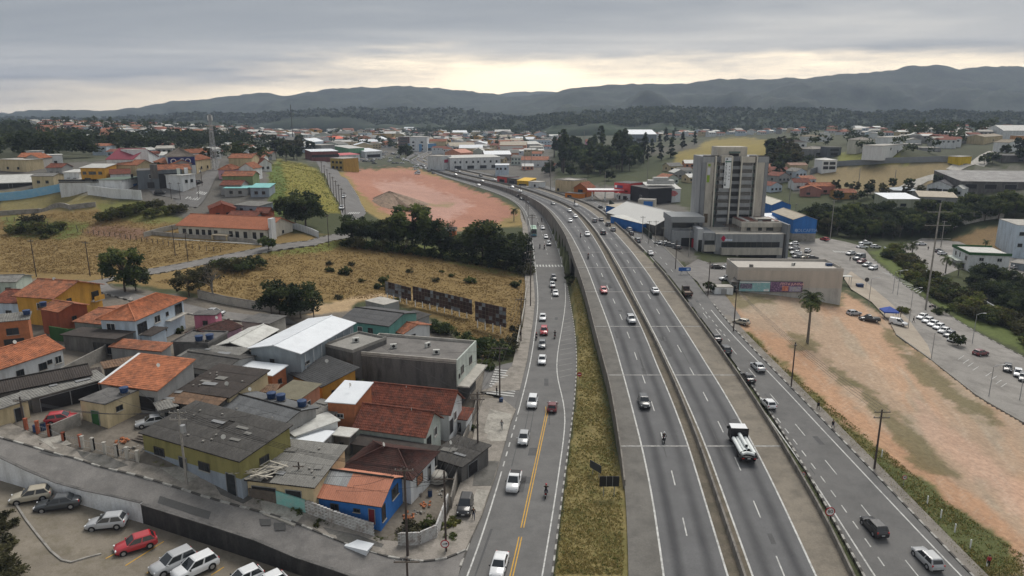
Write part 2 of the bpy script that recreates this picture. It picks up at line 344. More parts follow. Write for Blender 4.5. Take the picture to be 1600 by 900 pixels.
def poly_in(px,py,poly):
 """inside test and distance to the outline, in the units of the polygon (vectorised)"""
 px = np.asarray(px);py = np.asarray(py);ins = np.zeros(px.shape,bool);d = np.full(px.shape,1e9);n = len(poly)
 for i in range(n):
  (x0,y0),(x1,y1) = poly[i],poly[(i+1) % n]
  c = ((y0 > py) != (y1 > py));
  if y1 != y0: ins ^= c & (px < (x1-x0)*(py-y0)/(y1-y0)+x0)
  L2_ = (x1-x0)**2+(y1-y0)**2+1e-9;t = np.clip(((px-x0)*(x1-x0)+(py-y0)*(y1-y0))/L2_,0,1)
  d = np.minimum(d,np.hypot(px-x0-t*(x1-x0),py-y0-t*(y1-y0)))
 return ins,np.where(ins,d,-d)
def proj(x,y,z):
 dz = z-CAMH;fw = y*CP-dz*SP;up = y*SP+dz*CP
 return CX+F*x/fw,CY-F*up/fw
SHEETS = []
def sheet(name,px,mat,dz=.0,step=3.0,zfun=None,kind='structure',world=False):
 pts = [(p[0],p[1]) for p in px] if world else [tuple(T(*p)[:2]) for p in px]
 SHEETS.append((name,pts,mat,dz,step,zfun,kind));return pts
asph = M('street_asphalt',(.155,.15,.145),.92,.2,.25,7,.12,stain=(.10,.098,.095,.6))
asphO = M('old_street_asphalt',(.19,.18,.17),.92,.25,.3,6,.12,stain=(.12,.115,.11,.6))
pave = M('worn_pavement',(.27,.245,.215),.92,.28,.35,5,.15,stain=(.13,.12,.10,.8))
yardm = M('block_paving',(.20,.175,.14),.92,.25,.3,8,.2,stain=(.12,.105,.07,.7))
lotm = M('grey_lot_paving',(.26,.245,.225),.92,.22,.12,4,.12,stain=(.13,.12,.11,.6))
sandm = M('sandy_paving',(.36,.31,.25),.92,.2,.12,4,.12,stain=(.25,.21,.17,.6))
cpA,cpB,cpC = P(60,800,4.4),P(300,890,1.2),P(20,890,3.6)
nn = (cpB-cpA).cross(cpC-cpA);nn.normalize()
def cpz(x,y): return cpA.z-(nn.x*(x-cpA.x)+nn.y*(y-cpA.y))/nn.z
def on_cp(px,py):
 dx,dy,dz = ray(px,py);o = Vector((0,0,CAMH));d = Vector((dx,dy,dz));t = (cpA-o).dot(nn)/d.dot(nn);return o+d*t
WALLT = [(-90,693),(0,722),(222,794),(400,851),(530,899),(600,925)]
wallw = [T(*p) for p in WALLT]
lane = [(-90,662),(0,684),(120,717),(240,751),(400,799),(473,823),(543,850),(613,872),(667,878),(700,872),(727,860),(716,900),(700,940)]
sheet('residential_street',[(v[0],v[1]) for v in [T(*p) for p in lane]]+[(v.x,v.y) for v in wallw[::-1]],asphO,0,world=True)
sheet('concrete_footway',[(-90,640),(0,655),(30,668),(75,690),(130,705),(225,726),(372,765),(400,775),(440,792),(505,808),(560,830),(600,845),(650,850),(690,830),(706,790),(725,740),(738,690),(748,640),(752,622),(764,622),(788,626),(806,640),(798,660),(775,740),(752,807),(727,860),(700,872),(667,878),(613,872),(543,850),(473,823),(400,799),(240,751),(120,717),(0,684),(-90,662)],pave,.10)
sheet('verge_pavement',[(800,572),(768,605),(750,612),(812,610),(824,560),(833,500),(836,470),(833,430),(829,400),(826,370),(823,345),(818,326),(811,328),(816,350),(818,380),(820,430),(822,470),(817,510),(806,545)],pave,.08)
sheet('side_street',[(820,575),(812,610),(798,660),(790,650),(785,620),(752,612),(757,580),(783,570),(800,566)],asph,.02)
sheet('field_road',[(120,443),(160,436),(230,421),(330,402),(420,384),(480,377),(533,364),(543,350),(560,352),(545,372),(490,384),(425,392),(335,410),(240,428),(190,434),(165,441),(175,450),(215,460),(270,470),(330,484),(400,493),(450,497),(465,506),(400,505),(330,497),(260,484),(190,466),(150,455),(110,452)],asphO,.03)
sheet('hillside_road',[(500,263),(515,292),(531,320),(537,349),(541,362),(560,350),(572,333),(560,308),(547,288),(530,270),(512,256),(506,250),(494,252)],asph,.03)
sheet('uphill_street',[(270,312),(289,311),(304,295),(320,271),(338,252),(345,252),(340,273),(326,300),(318,313),(309,324),(285,322)],asph,.03)
sheet('crossing_street',[(232,296),(268,296),(300,298),(312,300),(310,312),(285,312),(240,303)],asph,.04)
rlot = sheet('parking_lot',[(1232,384),(1262,374),(1292,372),(1322,378),(1345,384),(1364,405),(1416,448),(1522,517),(1660,590),(1760,650),(1760,760),(1660,692),(1598,660),(1530,620),(1457,563),(1400,522),(1388,500),(1362,472),(1330,452),(1318,432),(1314,416),(1270,408),(1240,402)],lotm,.03)
sheet('sandy_plaza',[(1318,434),(1330,424),(1352,440),(1388,470),(1420,500),(1450,540),(1457,563),(1400,522),(1388,500),(1362,472),(1330,452)],sandm,.05)
sheet('access_road',[(1064,420),(1090,405),(1110,411),(1140,410),(1200,402),(1240,402),(1270,408),(1252,415),(1200,410),(1150,416),(1140,425),(1127,440),(1128,455),(1140,470),(1160,500),(1140,512),(1110,470),(1090,440),(1076,430)],asphO,.03)
sheet('compound_yard',[(1392,384),(1440,372),(1500,378),(1545,398),(1600,405),(1700,420),(1700,450),(1600,440),(1560,432),(1500,420),(1470,432),(1440,415)],lotm,.03)
sheet('hilltop_road',[(1478,264),(1500,252),(1530,243),(1545,236),(1560,237),(1552,247),(1520,258),(1498,268)],concL,.05,6)
sheet('side_lane',[(1385,300),(1420,283),(1450,274),(1480,268),(1496,268),(1480,276),(1450,283),(1425,295),(1400,304)],concL,.05,6)
def carpark():
 a = [(v.x,v.y) for v in wallw]
 b = [P(p[0],p[1],1.0) for p in [(620,1010),(300,1100),(-200,1000)]]
 pts = a+[(70,30)][:0]+[(v.x,v.y) for v in b]+[(wallw[0].x-8,wallw[0].y-25)]
 sheet('car_park',pts,yardm,0,3,cpz,world=True)
carpark()
sheet('petrol_forecourt',[(920,300),(952,296),(985,300),(1000,312),(1012,330),(996,338),(975,330),(940,314)],lotm,.04)
slabA = M('pale_driveway_slab',(.36,.34,.30),.92,.25,.4,5,.1,stain=(.18,.17,.15,.8));slabB = M('dark_driveway_slab',(.13,.125,.115),.92,.3,.4,5,.1,stain=(.07,.068,.06,.7))
for nm,q,m_ in (('driveway_slab',[(60,688),(95,682),(112,695),(85,703)],slabA),('driveway_slab',[(250,733),(285,730),(318,745),(288,757)],slabA),('driveway_slab',[(405,778),(440,790),(474,806),(460,824),(412,806)],slabA),('driveway_slab',[(505,826),(560,838),(600,852),(590,866),(520,842)],slabB),('driveway_slab',[(120,705),(165,712),(200,728),(175,735),(130,718)],slabB),('driveway_slab',[(765,640),(800,648),(790,690),(752,690)],slabA),('driveway_slab',[(745,720),(780,722),(768,760),(738,760)],slabB),('driveway_slab',[(745,765),(765,768),(752,800),(732,800)],slabA),('driveway_slab',[(330,750),(370,765),(395,780),(380,788),(345,774)],slabB)): sheet(nm,q,m_,.125,2)
for q in ([(405,812),(423,813),(424,822),(408,822)],[(428,818),(446,819),(447,829),(430,829)],[(60,700),(100,708),(98,716),(58,707)],[(250,775),(330,800),(326,812),(246,786)]): sheet('asphalt_patch',q,M('fresh_asphalt',(.085,.084,.082),.92,.2,.5,7),.012,2)
# the land
def land_mesh():
 rows = np.concatenate([np.geomspace(34,420,300),np.geomspace(424,3200,130),np.geomspace(3400,16000,10)])
 us = np.concatenate([np.linspace(-2.2,-1.02,30)[:-1],np.linspace(-1.02,1.02,520),np.linspace(1.02,2.2,30)[1:]])
 Yg,Ug = np.meshgrid(rows,us,indexing='ij');Xg = Yg*Ug*(1-.0*Yg)
 x,y = Xg.ravel(),Yg.ravel();z = hbase(x,y)
 z += (fbm(x*.09,y*.09,3)-.47)*.9*np.clip((y-40)/200,.15,1)
 z = np.where(y > 1500,z-np.clip((y-1500)*.002,0,14),z)
 for lo,hi,zf,wd in ((lkL,lkR,LZ,7),(rkL,rkR,RZ,7)):
  xl,xr,zr = lo.x(y),hi.x(y),np.interp(y,[p[0] for p in zf],[p[1] for p in zf])
  d = np.maximum(xl-x,x-xr);ok = y < Y1
  w = 1-sstep((d-1.0)/wd);tgt = np.where(d < .35,zr-.35,zr-.03)
  z = np.where(ok,z*(1-w)+tgt*w,z)
 d = np.maximum(hwL.x(y)-x,x-hwR.x(y));zr = hwL.z(y)
 z = np.where((y < Y1) & (d < .6),np.minimum(z,zr-.5),z)
 t = np.clip((x-lkR.x(y))/(hwL.x(y)-lkR.x(y)+1e-6),0,1);zk = np.interp(y,[p[0] for p in LZ],[p[1] for p in LZ])
 strip = (x < hwL.x(y)+.3) & (x > lkR.x(y)+.5) & (y < Y1);gap = sstep((np.abs(y-221)-8)/8)
 zt = hwL.z(y)-.25-sstep((y-84)/25)*1.75;zs = zk+.1+(zt-zk-.1)*np.where(y < 200,sstep(t*1.1)*.8+.2*t,sstep((t-.15)*1.4))*gap
 z = np.where(strip,zs,z)
 for nm,pts,mt,dz,st,zfun,kd in SHEETS:
  pa = np.array(pts);bb = (x > pa[:,0].min()-3) & (x < pa[:,0].max()+3) & (y > pa[:,1].min()-3) & (y < pa[:,1].max()+3)
  i = np.nonzero(bb)[0];ins,dd = poly_in(x[i],y[i],pts);ins = ins | ((dd > -2.2) if nm == 'car_park' else False)
  base = zfun(x[i],y[i]) if zfun else hbase(x[i],y[i])
  z[i] = np.where(ins,np.minimum(z[i],base-.45),z[i])
 px,py = proj(x,y,z)
 n1 = fbm(x*.05,y*.05,11);n2 = fbm(x*.35,y*.35,5);n3 = fbm(x*.02,y*.02,23)
 c = np.empty((len(x),3));c[:] = (.062,.07,.034)
 def lay(poly,col,soft=6,amp=8,w=1.0):
  ins,d = poly_in(px,py,poly);k = sstep((d+(n2-.47)*amp*2)/soft+.5)*w
  c[:] = c*(1-k[:,None])+np.array(col)*k[:,None]
 lay([(-400,204),(60,204),(200,218),(430,222),(480,222),(490,246),(420,240),(330,240),(200,244),(100,250),(-400,252)],(.040,.047,.024));lay([(850,232),(1010,232),(1040,262),(960,278),(860,275)],(.05,.06,.028))
 lay([(1225,318),(1400,314),(1660,310),(1660,350),(1500,372),(1340,378),(1280,366)],(.05,.06,.028));lay([(1190,240),(1240,236),(1250,290),(1200,285)],(.06,.07,.03));lay([(1300,186),(1640,184),(1640,206),(1500,228),(1300,206)],(.06,.07,.035))
 town = (.13,.122,.108);dry = (.205,.142,.058)
 lay([(-400,200),(860,196),(1250,190),(2000,190),(2000,262),(1290,262),(1230,246),(860,232),(640,262),(510,262),(420,268),(300,345),(-400,325)],(.075,.08,.05))
 lay([(480,222),(860,218),(870,300),(800,292),(640,236),(520,262),(480,250)],town)
 lay([(880,290),(1000,290),(1080,330),(1090,420),(1030,400),(960,350)],town);lay([(1230,262),(1400,262),(1640,262),(1640,300),(1400,305),(1240,300)],town,w=.7)
 lay([(150,252),(345,244),(420,235),(425,345),(300,345),(200,310),(0,300),(-200,300),(-200,250)],town)
 lay([(-400,430),(0,425),(140,440),(330,470),(480,490),(600,480),(670,500),(760,560),(800,590),(700,870),(400,800),(0,690),(-400,640)],(.17,.15,.125))
 lay([(-400,330),(0,322),(150,318),(300,350),(470,365),(540,372),(830,420),(826,480),(800,545),(760,560),(690,500),(600,470),(420,478),(250,450),(150,438),(-400,430)],dry,5,6)
 lay([(0,300),(110,300),(190,315),(150,325),(0,330)],(.20,.17,.075));lay([(0,336),(80,345),(140,350),(120,372),(20,372)],(.12,.135,.04),8,8)
 lay([(150,350),(225,358),(235,372),(165,372),(130,362)],(.17,.10,.065),8,8);lay([(150,318),(215,312),(290,345),(230,350),(160,336)],(.15,.15,.05),6,6)
 lay([(540,378),(640,392),(760,425),(826,430),(826,418),(640,380)],(.12,.14,.04),8,8);lay([(370,395),(470,380),(540,370),(560,382),(470,398)],(.15,.16,.045),5,5)
 lay([(470,480),(520,473),(560,462),(610,458),(700,466),(700,470),(610,464),(560,470),(545,485),(480,492)],(.40,.29,.17),4,3)
 lay([(422,262),(435,248),(480,258),(497,265),(530,325),(532,332),(440,332),(421,300)],(.205,.185,.045),4,4);lay([(421,262),(437,252),(447,280),(450,332),(418,340)],(.10,.135,.035),6,8)
 lay([(520,268),(640,262),(680,272),(790,318),(822,330),(822,352),(700,362),(600,345),(570,330)],(.255,.19,.075),4,4)
 lay([(535,265),(640,264),(690,278),(780,312),(806,335),(770,352),(700,362),(640,350),(595,330),(558,296)],(.36,.18,.125),5,9)
 lay([(585,285),(640,281),(690,300),(740,320),(700,345),(650,338),(610,318)],(.43,.27,.22),8,12,.75)
 lay([(590,312),(650,322),(640,328),(592,324)],(.20,.17,.09),4,6,.7);lay([(660,318),(710,318),(700,324),(660,323)],(.24,.20,.10),4,6,.7)
 lay([(1060,236),(1110,218),(1160,214),(1215,222),(1215,250),(1150,252),(1050,258)],(.235,.19,.065),4,5);lay([(960,240),(1040,228),(1100,220),(1090,232),(1020,244)],(.10,.095,.075),4,5)
 lay([(1280,268),(1480,262),(1478,285),(1380,296),(1285,300)],(.245,.19,.10),5,5);lay([(1268,272),(1310,262),(1420,256),(1482,256),(1470,270),(1420,284),(1380,298),(1285,302)],(.235,.185,.10),4,4);lay([(1310,240),(1400,238),(1420,256),(1310,256)],(.17,.175,.05),4,4)
 r = ((px-1130)*.62+(py-480)*.78);s = ((py-480)*.62-(px-1130)*.78)
 lay([(1120,455),(1180,458),(1320,458),(1390,500),(1460,563),(1600,660),(1760,760),(1700,900),(1530,900),(1363,740),(1213,585),(1150,520)],(.375,.275,.195),8,8)
 st = fbm(r*.007,s*.022,41,3);st2 = fbm(r*.012,s*.04,57,4);lot,dl = poly_in(px,py,[(1120,455),(1320,458),(1390,500),(1460,563),(1600,660),(1760,760),(1700,900),(1530,900),(1363,740),(1213,585),(1150,520)])
 k = sstep((st-.40)*5)*lot*.7;c[:] = c*(1-k[:,None])+np.array((.44,.275,.175))*k[:,None]
 k = sstep((.40-st2)*9)*lot*.75;c[:] = c*(1-k[:,None])+np.array((.335,.275,.205))*k[:,None]
 lay([(1160,508),(1240,530),(1262,545),(1275,575),(1345,640),(1440,712),(1540,790),(1610,860),(1590,890),(1500,820),(1400,740),(1300,655),(1215,575)],(.42,.24,.14),16,12,.75)
 lay([(1430,620),(1520,690),(1640,790),(1640,840),(1540,760),(1440,680)],(.50,.325,.24),20,14,.6)
 k = sstep((np.abs(fbm(r*.006,s*.16,77,2)-.40)*-14+.7))*lot*.35;c[:] = c*(1-k[:,None])+np.array((.50,.43,.35))*k[:,None]
 g = (.135,.12,.06)
 for pl in ([(1225,525),(1268,525),(1285,540),(1275,552),(1240,545)],[(1330,590),(1350,600),(1390,640),(1440,680),(1500,745),(1500,750),(1430,730),(1380,665)],[(1375,505),(1415,530),(1420,542),(1390,540)],[(1400,550),(1440,555),(1500,610),(1560,650),(1570,665),(1500,640),(1440,600)],[(1120,458),(1215,460),(1215,470),(1150,478),(1118,468)],[(1275,462),(1320,462),(1318,475),(1280,476)],[(1285,560),(1330,590),(1345,610),(1310,600)]):
  lay(pl,g,8,14,.8)
 lay([(1150,520),(1170,520),(1215,562),(1290,630),(1390,720),(1500,800),(1590,870),(1600,900),(1533,900),(1375,740),(1225,585)],(.14,.13,.05),9,14)
 lay([(1360,705),(1440,750),(1520,812),(1580,858),(1560,900),(1530,900),(1380,742)],(.10,.112,.042),9,12)
 lay([(1360,395),(1385,385),(1430,425),(1470,450),(1620,520),(1700,560),(1700,640),(1620,560),(1520,512),(1416,444)],(.10,.125,.04),4,5)
 lay([(1525,360),(1600,345),(1640,400),(1545,400),(1490,375)],(.19,.13,.065),6,6)
 sg = strip & (y < 700)
 k = sstep((n2-.38)*6);gcol = np.array((.205,.168,.07))*k[:,None]+np.array((.165,.145,.055))*(1-k[:,None])
 c[sg] = gcol[sg]
 wallside = (np.maximum(sstep((t-.62)/.3)*sstep((y-92)/12),sstep((y-185)/25)))[:,None];c[sg] = (c*(1-wallside)+np.array((.055,.062,.026))*wallside)[sg]  # ground blends to dark green towards the motorway wall and farther off
 v = (.86+.30*n1+.22*(n2-.47)+.25*(n3-.47))[:,None];c = np.clip(c*v,.005,.8)
 nr,nc = Yg.shape;i = np.arange(nr*nc).reshape(nr,nc)
 fc = np.stack([i[:-1,:-1],i[:-1,1:],i[1:,1:],i[1:,:-1]],-1).reshape(-1,4)
 m = bpy.data.materials.new('ground_cover');m.use_nodes = True;nt = m.node_tree;L = nt.links.new;b = nt.nodes['Principled BSDF']
 b.inputs['Roughness'].default_value = .95;b.inputs['Specular IOR Level'].default_value = .15
 at = N(nt,'ShaderNodeAttribute',attribute_name='cover');tc = N(nt,'ShaderNodeTexCoord')
 na = N(nt,'ShaderNodeTexNoise',i_Scale=1.3,i_Detail=6,i_Roughness=.7);L(tc.outputs['Object'],na.inputs[0])
 mr = N(nt,'ShaderNodeMapRange');L(na.outputs[0],mr.inputs[0])
 for k_,v_ in zip(('From Min','From Max','To Min','To Max'),(.3,.7,.76,1.24)): mr.inputs[k_].default_value = v_
 hs = N(nt,'ShaderNodeHueSaturation');L(at.outputs['Color'],hs.inputs['Color']);L(mr.outputs[0],hs.inputs['Value']);L(hs.outputs[0],b.inputs['Base Color'])
 bp = N(nt,'ShaderNodeBump',i_Strength=.5,i_Distance=.25);L(na.outputs[0],bp.inputs['Height']);L(bp.outputs[0],b.inputs['Normal'])
 me = npmesh('land',np.stack([x,y,z],1),fc,m,True)
 a = me.attributes.new('cover','FLOAT_COLOR','POINT');a.data.foreach_set('color',np.concatenate([c,np.ones((len(x),1))],1).astype(np.float32).ravel())
 o = new('ground',me);o['kind'] = 'structure'
 return rows,us,z.reshape(nr,nc)
GR,GU,GZ = land_mesh()
def gz(x,y):
 """height of the finished land"""
 y = np.asarray(y,float);u = np.asarray(x,float)/y
 i = np.clip(np.searchsorted(GR,y)-1,0,len(GR)-2);j = np.clip(np.searchsorted(GU,u)-1,0,len(GU)-2)
 a = np.clip((y-GR[i])/(GR[i+1]-GR[i]),0,1);b = np.clip((u-GU[j])/(GU[j+1]-GU[j]),0,1)
 return (GZ[i,j]*(1-a)+GZ[i+1,j]*a)*(1-b)+(GZ[i,j+1]*(1-a)+GZ[i+1,j+1]*a)*b
from mathutils.geometry import delaunay_2d_cdt
def build_sheets():
 for nm,pts,mt,dz,st,zfun,kd in SHEETS:
  n = len(pts);bd = []
  for i in range(n):
   a,b = Vector(pts[i]),Vector(pts[(i+1) % n]);k = max(1,int((b-a).length/st))
   bd += [a.lerp(b,j/k) for j in range(k)]
  pa = np.array([tuple(p) for p in bd]);gx,gy = np.meshgrid(np.arange(pa[:,0].min(),pa[:,0].max(),st),np.arange(pa[:,1].min(),pa[:,1].max(),st))
  ins,d = poly_in(gx.ravel(),gy.ravel(),pts);q = np.stack([gx.ravel(),gy.ravel()],1)[ins & (d > st*.4)]
  vs = bd+[Vector(p) for p in q];nb = len(bd)
  r = delaunay_2d_cdt(vs,[(i,(i+1) % nb) for i in range(nb)],[],1,1e-4)
  xy = np.array([tuple(p) for p in r[0]]);z = (zfun(xy[:,0],xy[:,1]) if zfun else hbase(xy[:,0],xy[:,1]))+dz
  tri = np.array([f for f in r[2] if len(f) == 3])
  if dz >= .08:                              # kerb face round a raised footway
   e = {}
   for f in tri:
    for a,b in ((f[0],f[1]),(f[1],f[2]),(f[2],f[0])): e[(a,b)] = 1
   rim = [(a,b) for (a,b) in e if (b,a) not in e];k = len(xy)
   low = {}
   vv = [tuple(p) for p in np.column_stack([xy,z])]
   for a,b in rim:
    for q_ in (a,b):
     if q_ not in low: low[q_] = len(vv);vv.append((xy[q_,0],xy[q_,1],z[q_]-dz-.35))
   tri = np.concatenate([tri]+[np.array([(b,a,low[a]),(b,low[a],low[b])]) for a,b in rim]);v3 = np.array(vv)
  else: v3 = np.column_stack([xy,z])
  props(new(nm,npmesh(nm,v3,tri,mt)),kind=kd)
build_sheets()
# hills on the horizon
def hillmat(name,c):
 m = M(name,c,.95,.6,.009,.07,.0,stain=(c[0]*.35,c[1]*.4,c[2]*.4,.95));return m
def hill(name,crest,D,depth,c,amp,step=10,foot=10,seed=0):
 us = np.arange(crest[0][0],crest[-1][0]+1,step,dtype=float);py = np.interp(us,[p[0] for p in crest],[p[1] for p in crest])
 rows = np.concatenate([np.linspace(-1,0,26),np.linspace(0,1,12)[1:]]);V = []
 for r in rows:
  Y = D+r*depth
  H = CAMH+(HOR-py)/F*D*1.0
  x = (us-CX)/F*1.03*Y
  prof = (1-abs(r))**.9 if r < 0 else (1-r)
  n = fbm(x*.0042,np.full_like(x,Y)*.0042,seed,5)-.47;n2 = fbm(x*.03,np.full_like(x,Y)*.03,seed+3,3)-.45
  z = foot+(H-foot)*np.clip(prof+n*.75*(1-prof)*1.2,0,1.0)+n*amp*2.2*(1-prof*.75)*sstep((r+1)*4)+n2*16*sstep((r+1)*4)-60*(1-sstep((r+1)*9))
  V.append(np.stack([x,np.full_like(x,Y),z],1))
 V = np.array(V);nr,nc = V.shape[:2];i = np.arange(nr*nc).reshape(nr,nc)
 fc = np.stack([i[:-1,:-1],i[:-1,1:],i[1:,1:],i[1:,:-1]],-1).reshape(-1,4)
 return props(new(name,npmesh(name,V.reshape(-1,3),fc,hillmat('forest_'+name,c),True)),kind='structure'),V
hill('distant_ridge',[(500,176),(700,160),(770,150),(800,146),(840,144),(880,147),(930,155),(1000,165),(1200,168)],5200,900,(.06,.075,.05),40,8,10,9)
hill('western_range',[(-500,196),(-200,190),(0,184),(60,178),(130,174),(250,170),(300,162),(350,158),(400,150),(440,146),(470,151),(500,147),(540,142),(600,140),(650,138),(700,142),(760,148),(800,151),(860,148),(900,158),(1000,172)],3900,1100,(.038,.052,.032),60,6,10,1)
hill('eastern_range',[(700,176),(760,168),(840,154),(880,142),(920,136),(980,133),(1040,135),(1080,130),(1110,126),(1160,127),(1200,124),(1240,123),(1270,119),(1310,118),(1380,110),(1410,109),(1450,113),(1500,109),(1560,112),(1600,117),(1800,112),(2100,130)],3300,1000,(.035,.048,.03),60,6,10,2)
_,VH = hill('wooded_hill',[(640,206),(700,203),(760,196),(820,186),(870,179),(920,176),(980,170),(1040,169),(1100,172),(1160,174),(1230,176),(1330,178),(1450,176),(1600,182),(1900,184)],1750,420,(.030,.048,.020),22,6,12,4)
_,VW = hill('western_woods',[(-500,190),(-100,186),(150,186),(250,184),(330,178),(420,180),(500,175),(560,171),(640,170),(720,174),(800,182),(880,192)],2300,500,(.030,.045,.022),25,6,12,5)
# carriageways, lines, kerbs, walls
def road_mat():
 m = bpy.data.materials.new('motorway_asphalt');m.use_nodes = True;nt = m.node_tree;L = nt.links.new;b = nt.nodes['Principled BSDF']
 b.inputs['Roughness'].default_value = .88;b.inputs['Specular IOR Level'].default_value = .25
 uv = N(nt,'ShaderNodeUVMap');uv.uv_map = 'across';sp = N(nt,'ShaderNodeSeparateXYZ');L(uv.outputs[0],sp.inputs[0])
 tc = N(nt,'ShaderNodeTexCoord')
 w = N(nt,'ShaderNodeMath',operation='FRACT');L(sp.outputs[0],w.inputs[0])
 d = N(nt,'ShaderNodeMath',operation='SUBTRACT');L(w.outputs[0],d.inputs[0]);d.inputs[1].default_value = .5
 a = N(nt,'ShaderNodeMath',operation='ABSOLUTE');L(d.outputs[0],a.inputs[0])
 mr = N(nt,'ShaderNodeMapRange',interpolation_type='SMOOTHSTEP');L(a.outputs[0],mr.inputs[0])
 for k,v in zip(('From Min','From Max','To Min','To Max'),(.0,.30,1,0)): mr.inputs[k].default_value = v
 mp = N(nt,'ShaderNodeMapping');mp.inputs['Scale'].default_value = (.5,.02,1);L(tc.outputs['Object'],mp.inputs[0])
 n1 = N(nt,'ShaderNodeTexNoise',i_Scale=1.0,i_Detail=4);L(mp.outputs[0],n1.inputs[0])
 n2 = N(nt,'ShaderNodeTexNoise',i_Scale=.25,i_Detail=6,i_Roughness=.65);L(tc.outputs['Object'],n2.inputs[0])
 n3 = N(nt,'ShaderNodeTexNoise',i_Scale=7,i_Detail=2);L(tc.outputs['Object'],n3.inputs[0])
 st = N(nt,'ShaderNodeMath',operation='MULTIPLY');L(mr.outputs[0],st.inputs[0]);L(n1.outputs[0],st.inputs[1])
 cr = ramp(nt,[(0,(.128,.128,.130)),(.25,(.10,.10,.102)),(.6,(.064,.064,.067))]);L(st.outputs[0],cr.inputs[0])
 ad = N(nt,'ShaderNodeMath',operation='ADD');L(n2.outputs[0],ad.inputs[0]);L(n3.outputs[0],ad.inputs[1])
 m2 = N(nt,'ShaderNodeMapRange');L(ad.outputs[0],m2.inputs[0])
 for k,v in zip(('From Min','From Max','To Min','To Max'),(.6,1.4,.78,1.22)): m2.inputs[k].default_value = v
 hs = N(nt,'ShaderNodeHueSaturation');L(cr.outputs[0],hs.inputs['Color']);L(m2.outputs[0],hs.inputs['Value']);L(hs.outputs[0],b.inputs['Base Color'])
 return m
roadm = road_mat()
shoulder = M('shoulder_concrete',(.205,.18,.145),.92,.25,.2,5,.1,stain=(.12,.108,.09,.7));shoulderD = M('dark_shoulder',(.15,.142,.128),.92,.22,.2,5,.1,stain=(.095,.09,.082,.7));shoulderM = M('median_soil',(.135,.115,.088),.95,.3,.3,5,.1,stain=(.075,.07,.05,.7))
roadL = M('avenue_asphalt',(.145,.142,.138),.9,.2,.16,7,.1,stain=(.10,.099,.097,.6))
lineW = M('road_paint_white',(.54,.54,.52),.8,.2,.7,6,stain=(.22,.22,.21,.75))
lineY = M('road_paint_yellow',(.58,.33,.045),.8,.15,.7,6,stain=(.30,.19,.06,.5))
barr = M('barrier_concrete',(.20,.185,.165),.92,.25,.4,5,.15,stain=(.075,.07,.064,.8),streak=True)
def strip(name,A,B,mat,dz=0,y0=36,y1=Y1,lanes=1,side=None,zf=None,kind='structure',parent=None,ta=0.,tb=1.,oa=0.,ob=0.):
 ys = YS[(YS >= y0) & (YS <= y1)];ys = np.concatenate([[y0] if y0 > ys[0] else [],ys,[y1] if y1 < 1000 else []])
 xa0,xb0 = A.x(ys),B.x(ys);xa = xa0+(xb0-xa0)*ta+oa;xb = xa0+(xb0-xa0)*tb+ob;z = A.z(ys)+dz
 k = 7;V = [];U = []
 for i in range(k):
  t = i/(k-1);V.append(np.stack([xa*(1-t)+xb*t,ys,z],1));U.append(np.stack([np.full_like(ys,t*lanes),ys],1))
 V = np.array(V).reshape(-1,3);U = np.array(U).reshape(-1,2);n = len(ys);q = np.arange(k*n).reshape(k,n)
 fc = np.stack([q[:-1,:-1],q[1:,:-1],q[1:,1:],q[:-1,1:]],-1).reshape(-1,4)
 me = npmesh(name,V,fc,mat);ul = me.uv_layers.new(name='across');ul.data.foreach_set('uv',U[fc.ravel()].astype(np.float32).ravel())
 return props(new(name,me,parent),kind=kind)
strip('motorway_shoulder',hwL,L1,shoulderD);strip('motorway',L1,L2,roadm,lanes=2)
strip('median_strip',L2,R1,shoulderM);strip('motorway',R1,R2,roadm,lanes=2)
strip('motorway_shoulder',R2,hwR,shoulder)
strip('avenue',lkL,lkR,roadL);strip('service_road',rkL,rkR,roadL)
MARK = MB();MARKY = MB()
def mline(A,w=.16,y0=36,y1=Y1,dash=None,off=0,dz=.012,mb=None,wfar=True):
 mb = mb or MARK;y = y0
 while y < y1:
  step = dash[0] if dash else (4 if y < 300 else 12);ye = min(y+step,y1)
  for a,b in ((y,ye),) if not dash else ((y+k*dash[0]/3,y+(k+1)*dash[0]/3) for k in range(3)):
   xa,xb = float(A.x(a))+off,float(A.x(b))+off;za,zb = float(A.z(a))+dz,float(A.z(b))+dz;h = w/2
   mb.add([(xa-h,a,za),(xa+h,a,za),(xb+h,b,zb),(xb-h,b,zb)],[(0,1,2,3)])
  y = ye+(dash[1] if dash else 0)
class Mid:
 def __init__(s,A,B,t): s.A,s.B,s.t = A,B,t
 def x(s,y): return s.A.x(y)*(1-s.t)+s.B.x(y)*s.t
 def z(s,y): return s.A.z(y)
for ln in (L1,L2,R1,R2): mline(ln,.24)
mline(Mid(L1,L2,.5),.17,66,700,(4,8));mline(Mid(R1,R2,.5),.17,70,700,(4,8))
JOINT = MB()
for ypx in (697,586,510,456,418,394,372,355):
 for A,B,t0,t1 in ((hwL,L2,.0,1.),(R1,hwR,0.,1.)):
  py = ypx
  yw = on(980,py,HZ).y;xa,xb = float(A.x(yw)),float(B.x(yw));z = float(A.z(yw))+.016
  JOINT.add([(xa,yw-.2,z),(xb,yw-.2,z),(xb,yw+.2,z),(xa,yw+.2,z)],[(0,1,2,3)])
mline(lwL,.2,115,620);mline(lwL,.2,36,93);mline(lwL,.2,93,115,(1.6,1.6));mline(lwR,.18,36,215);mline(lwR,.18,246,700)
mline(lyel,.14,80,118.5,off=-.17,mb=MARKY);mline(lyel,.14,80,118.5,off=.17,mb=MARKY);mline(lyel,.14,60,78,off=-.17,mb=MARKY);mline(lyel,.14,60,78,off=.17,mb=MARKY)
mline(Mid(lwL,lwR,.52),.14,262,640,(3,5));mline(Mid(lwL,lwR,.5),.14,195,214,(2,3))
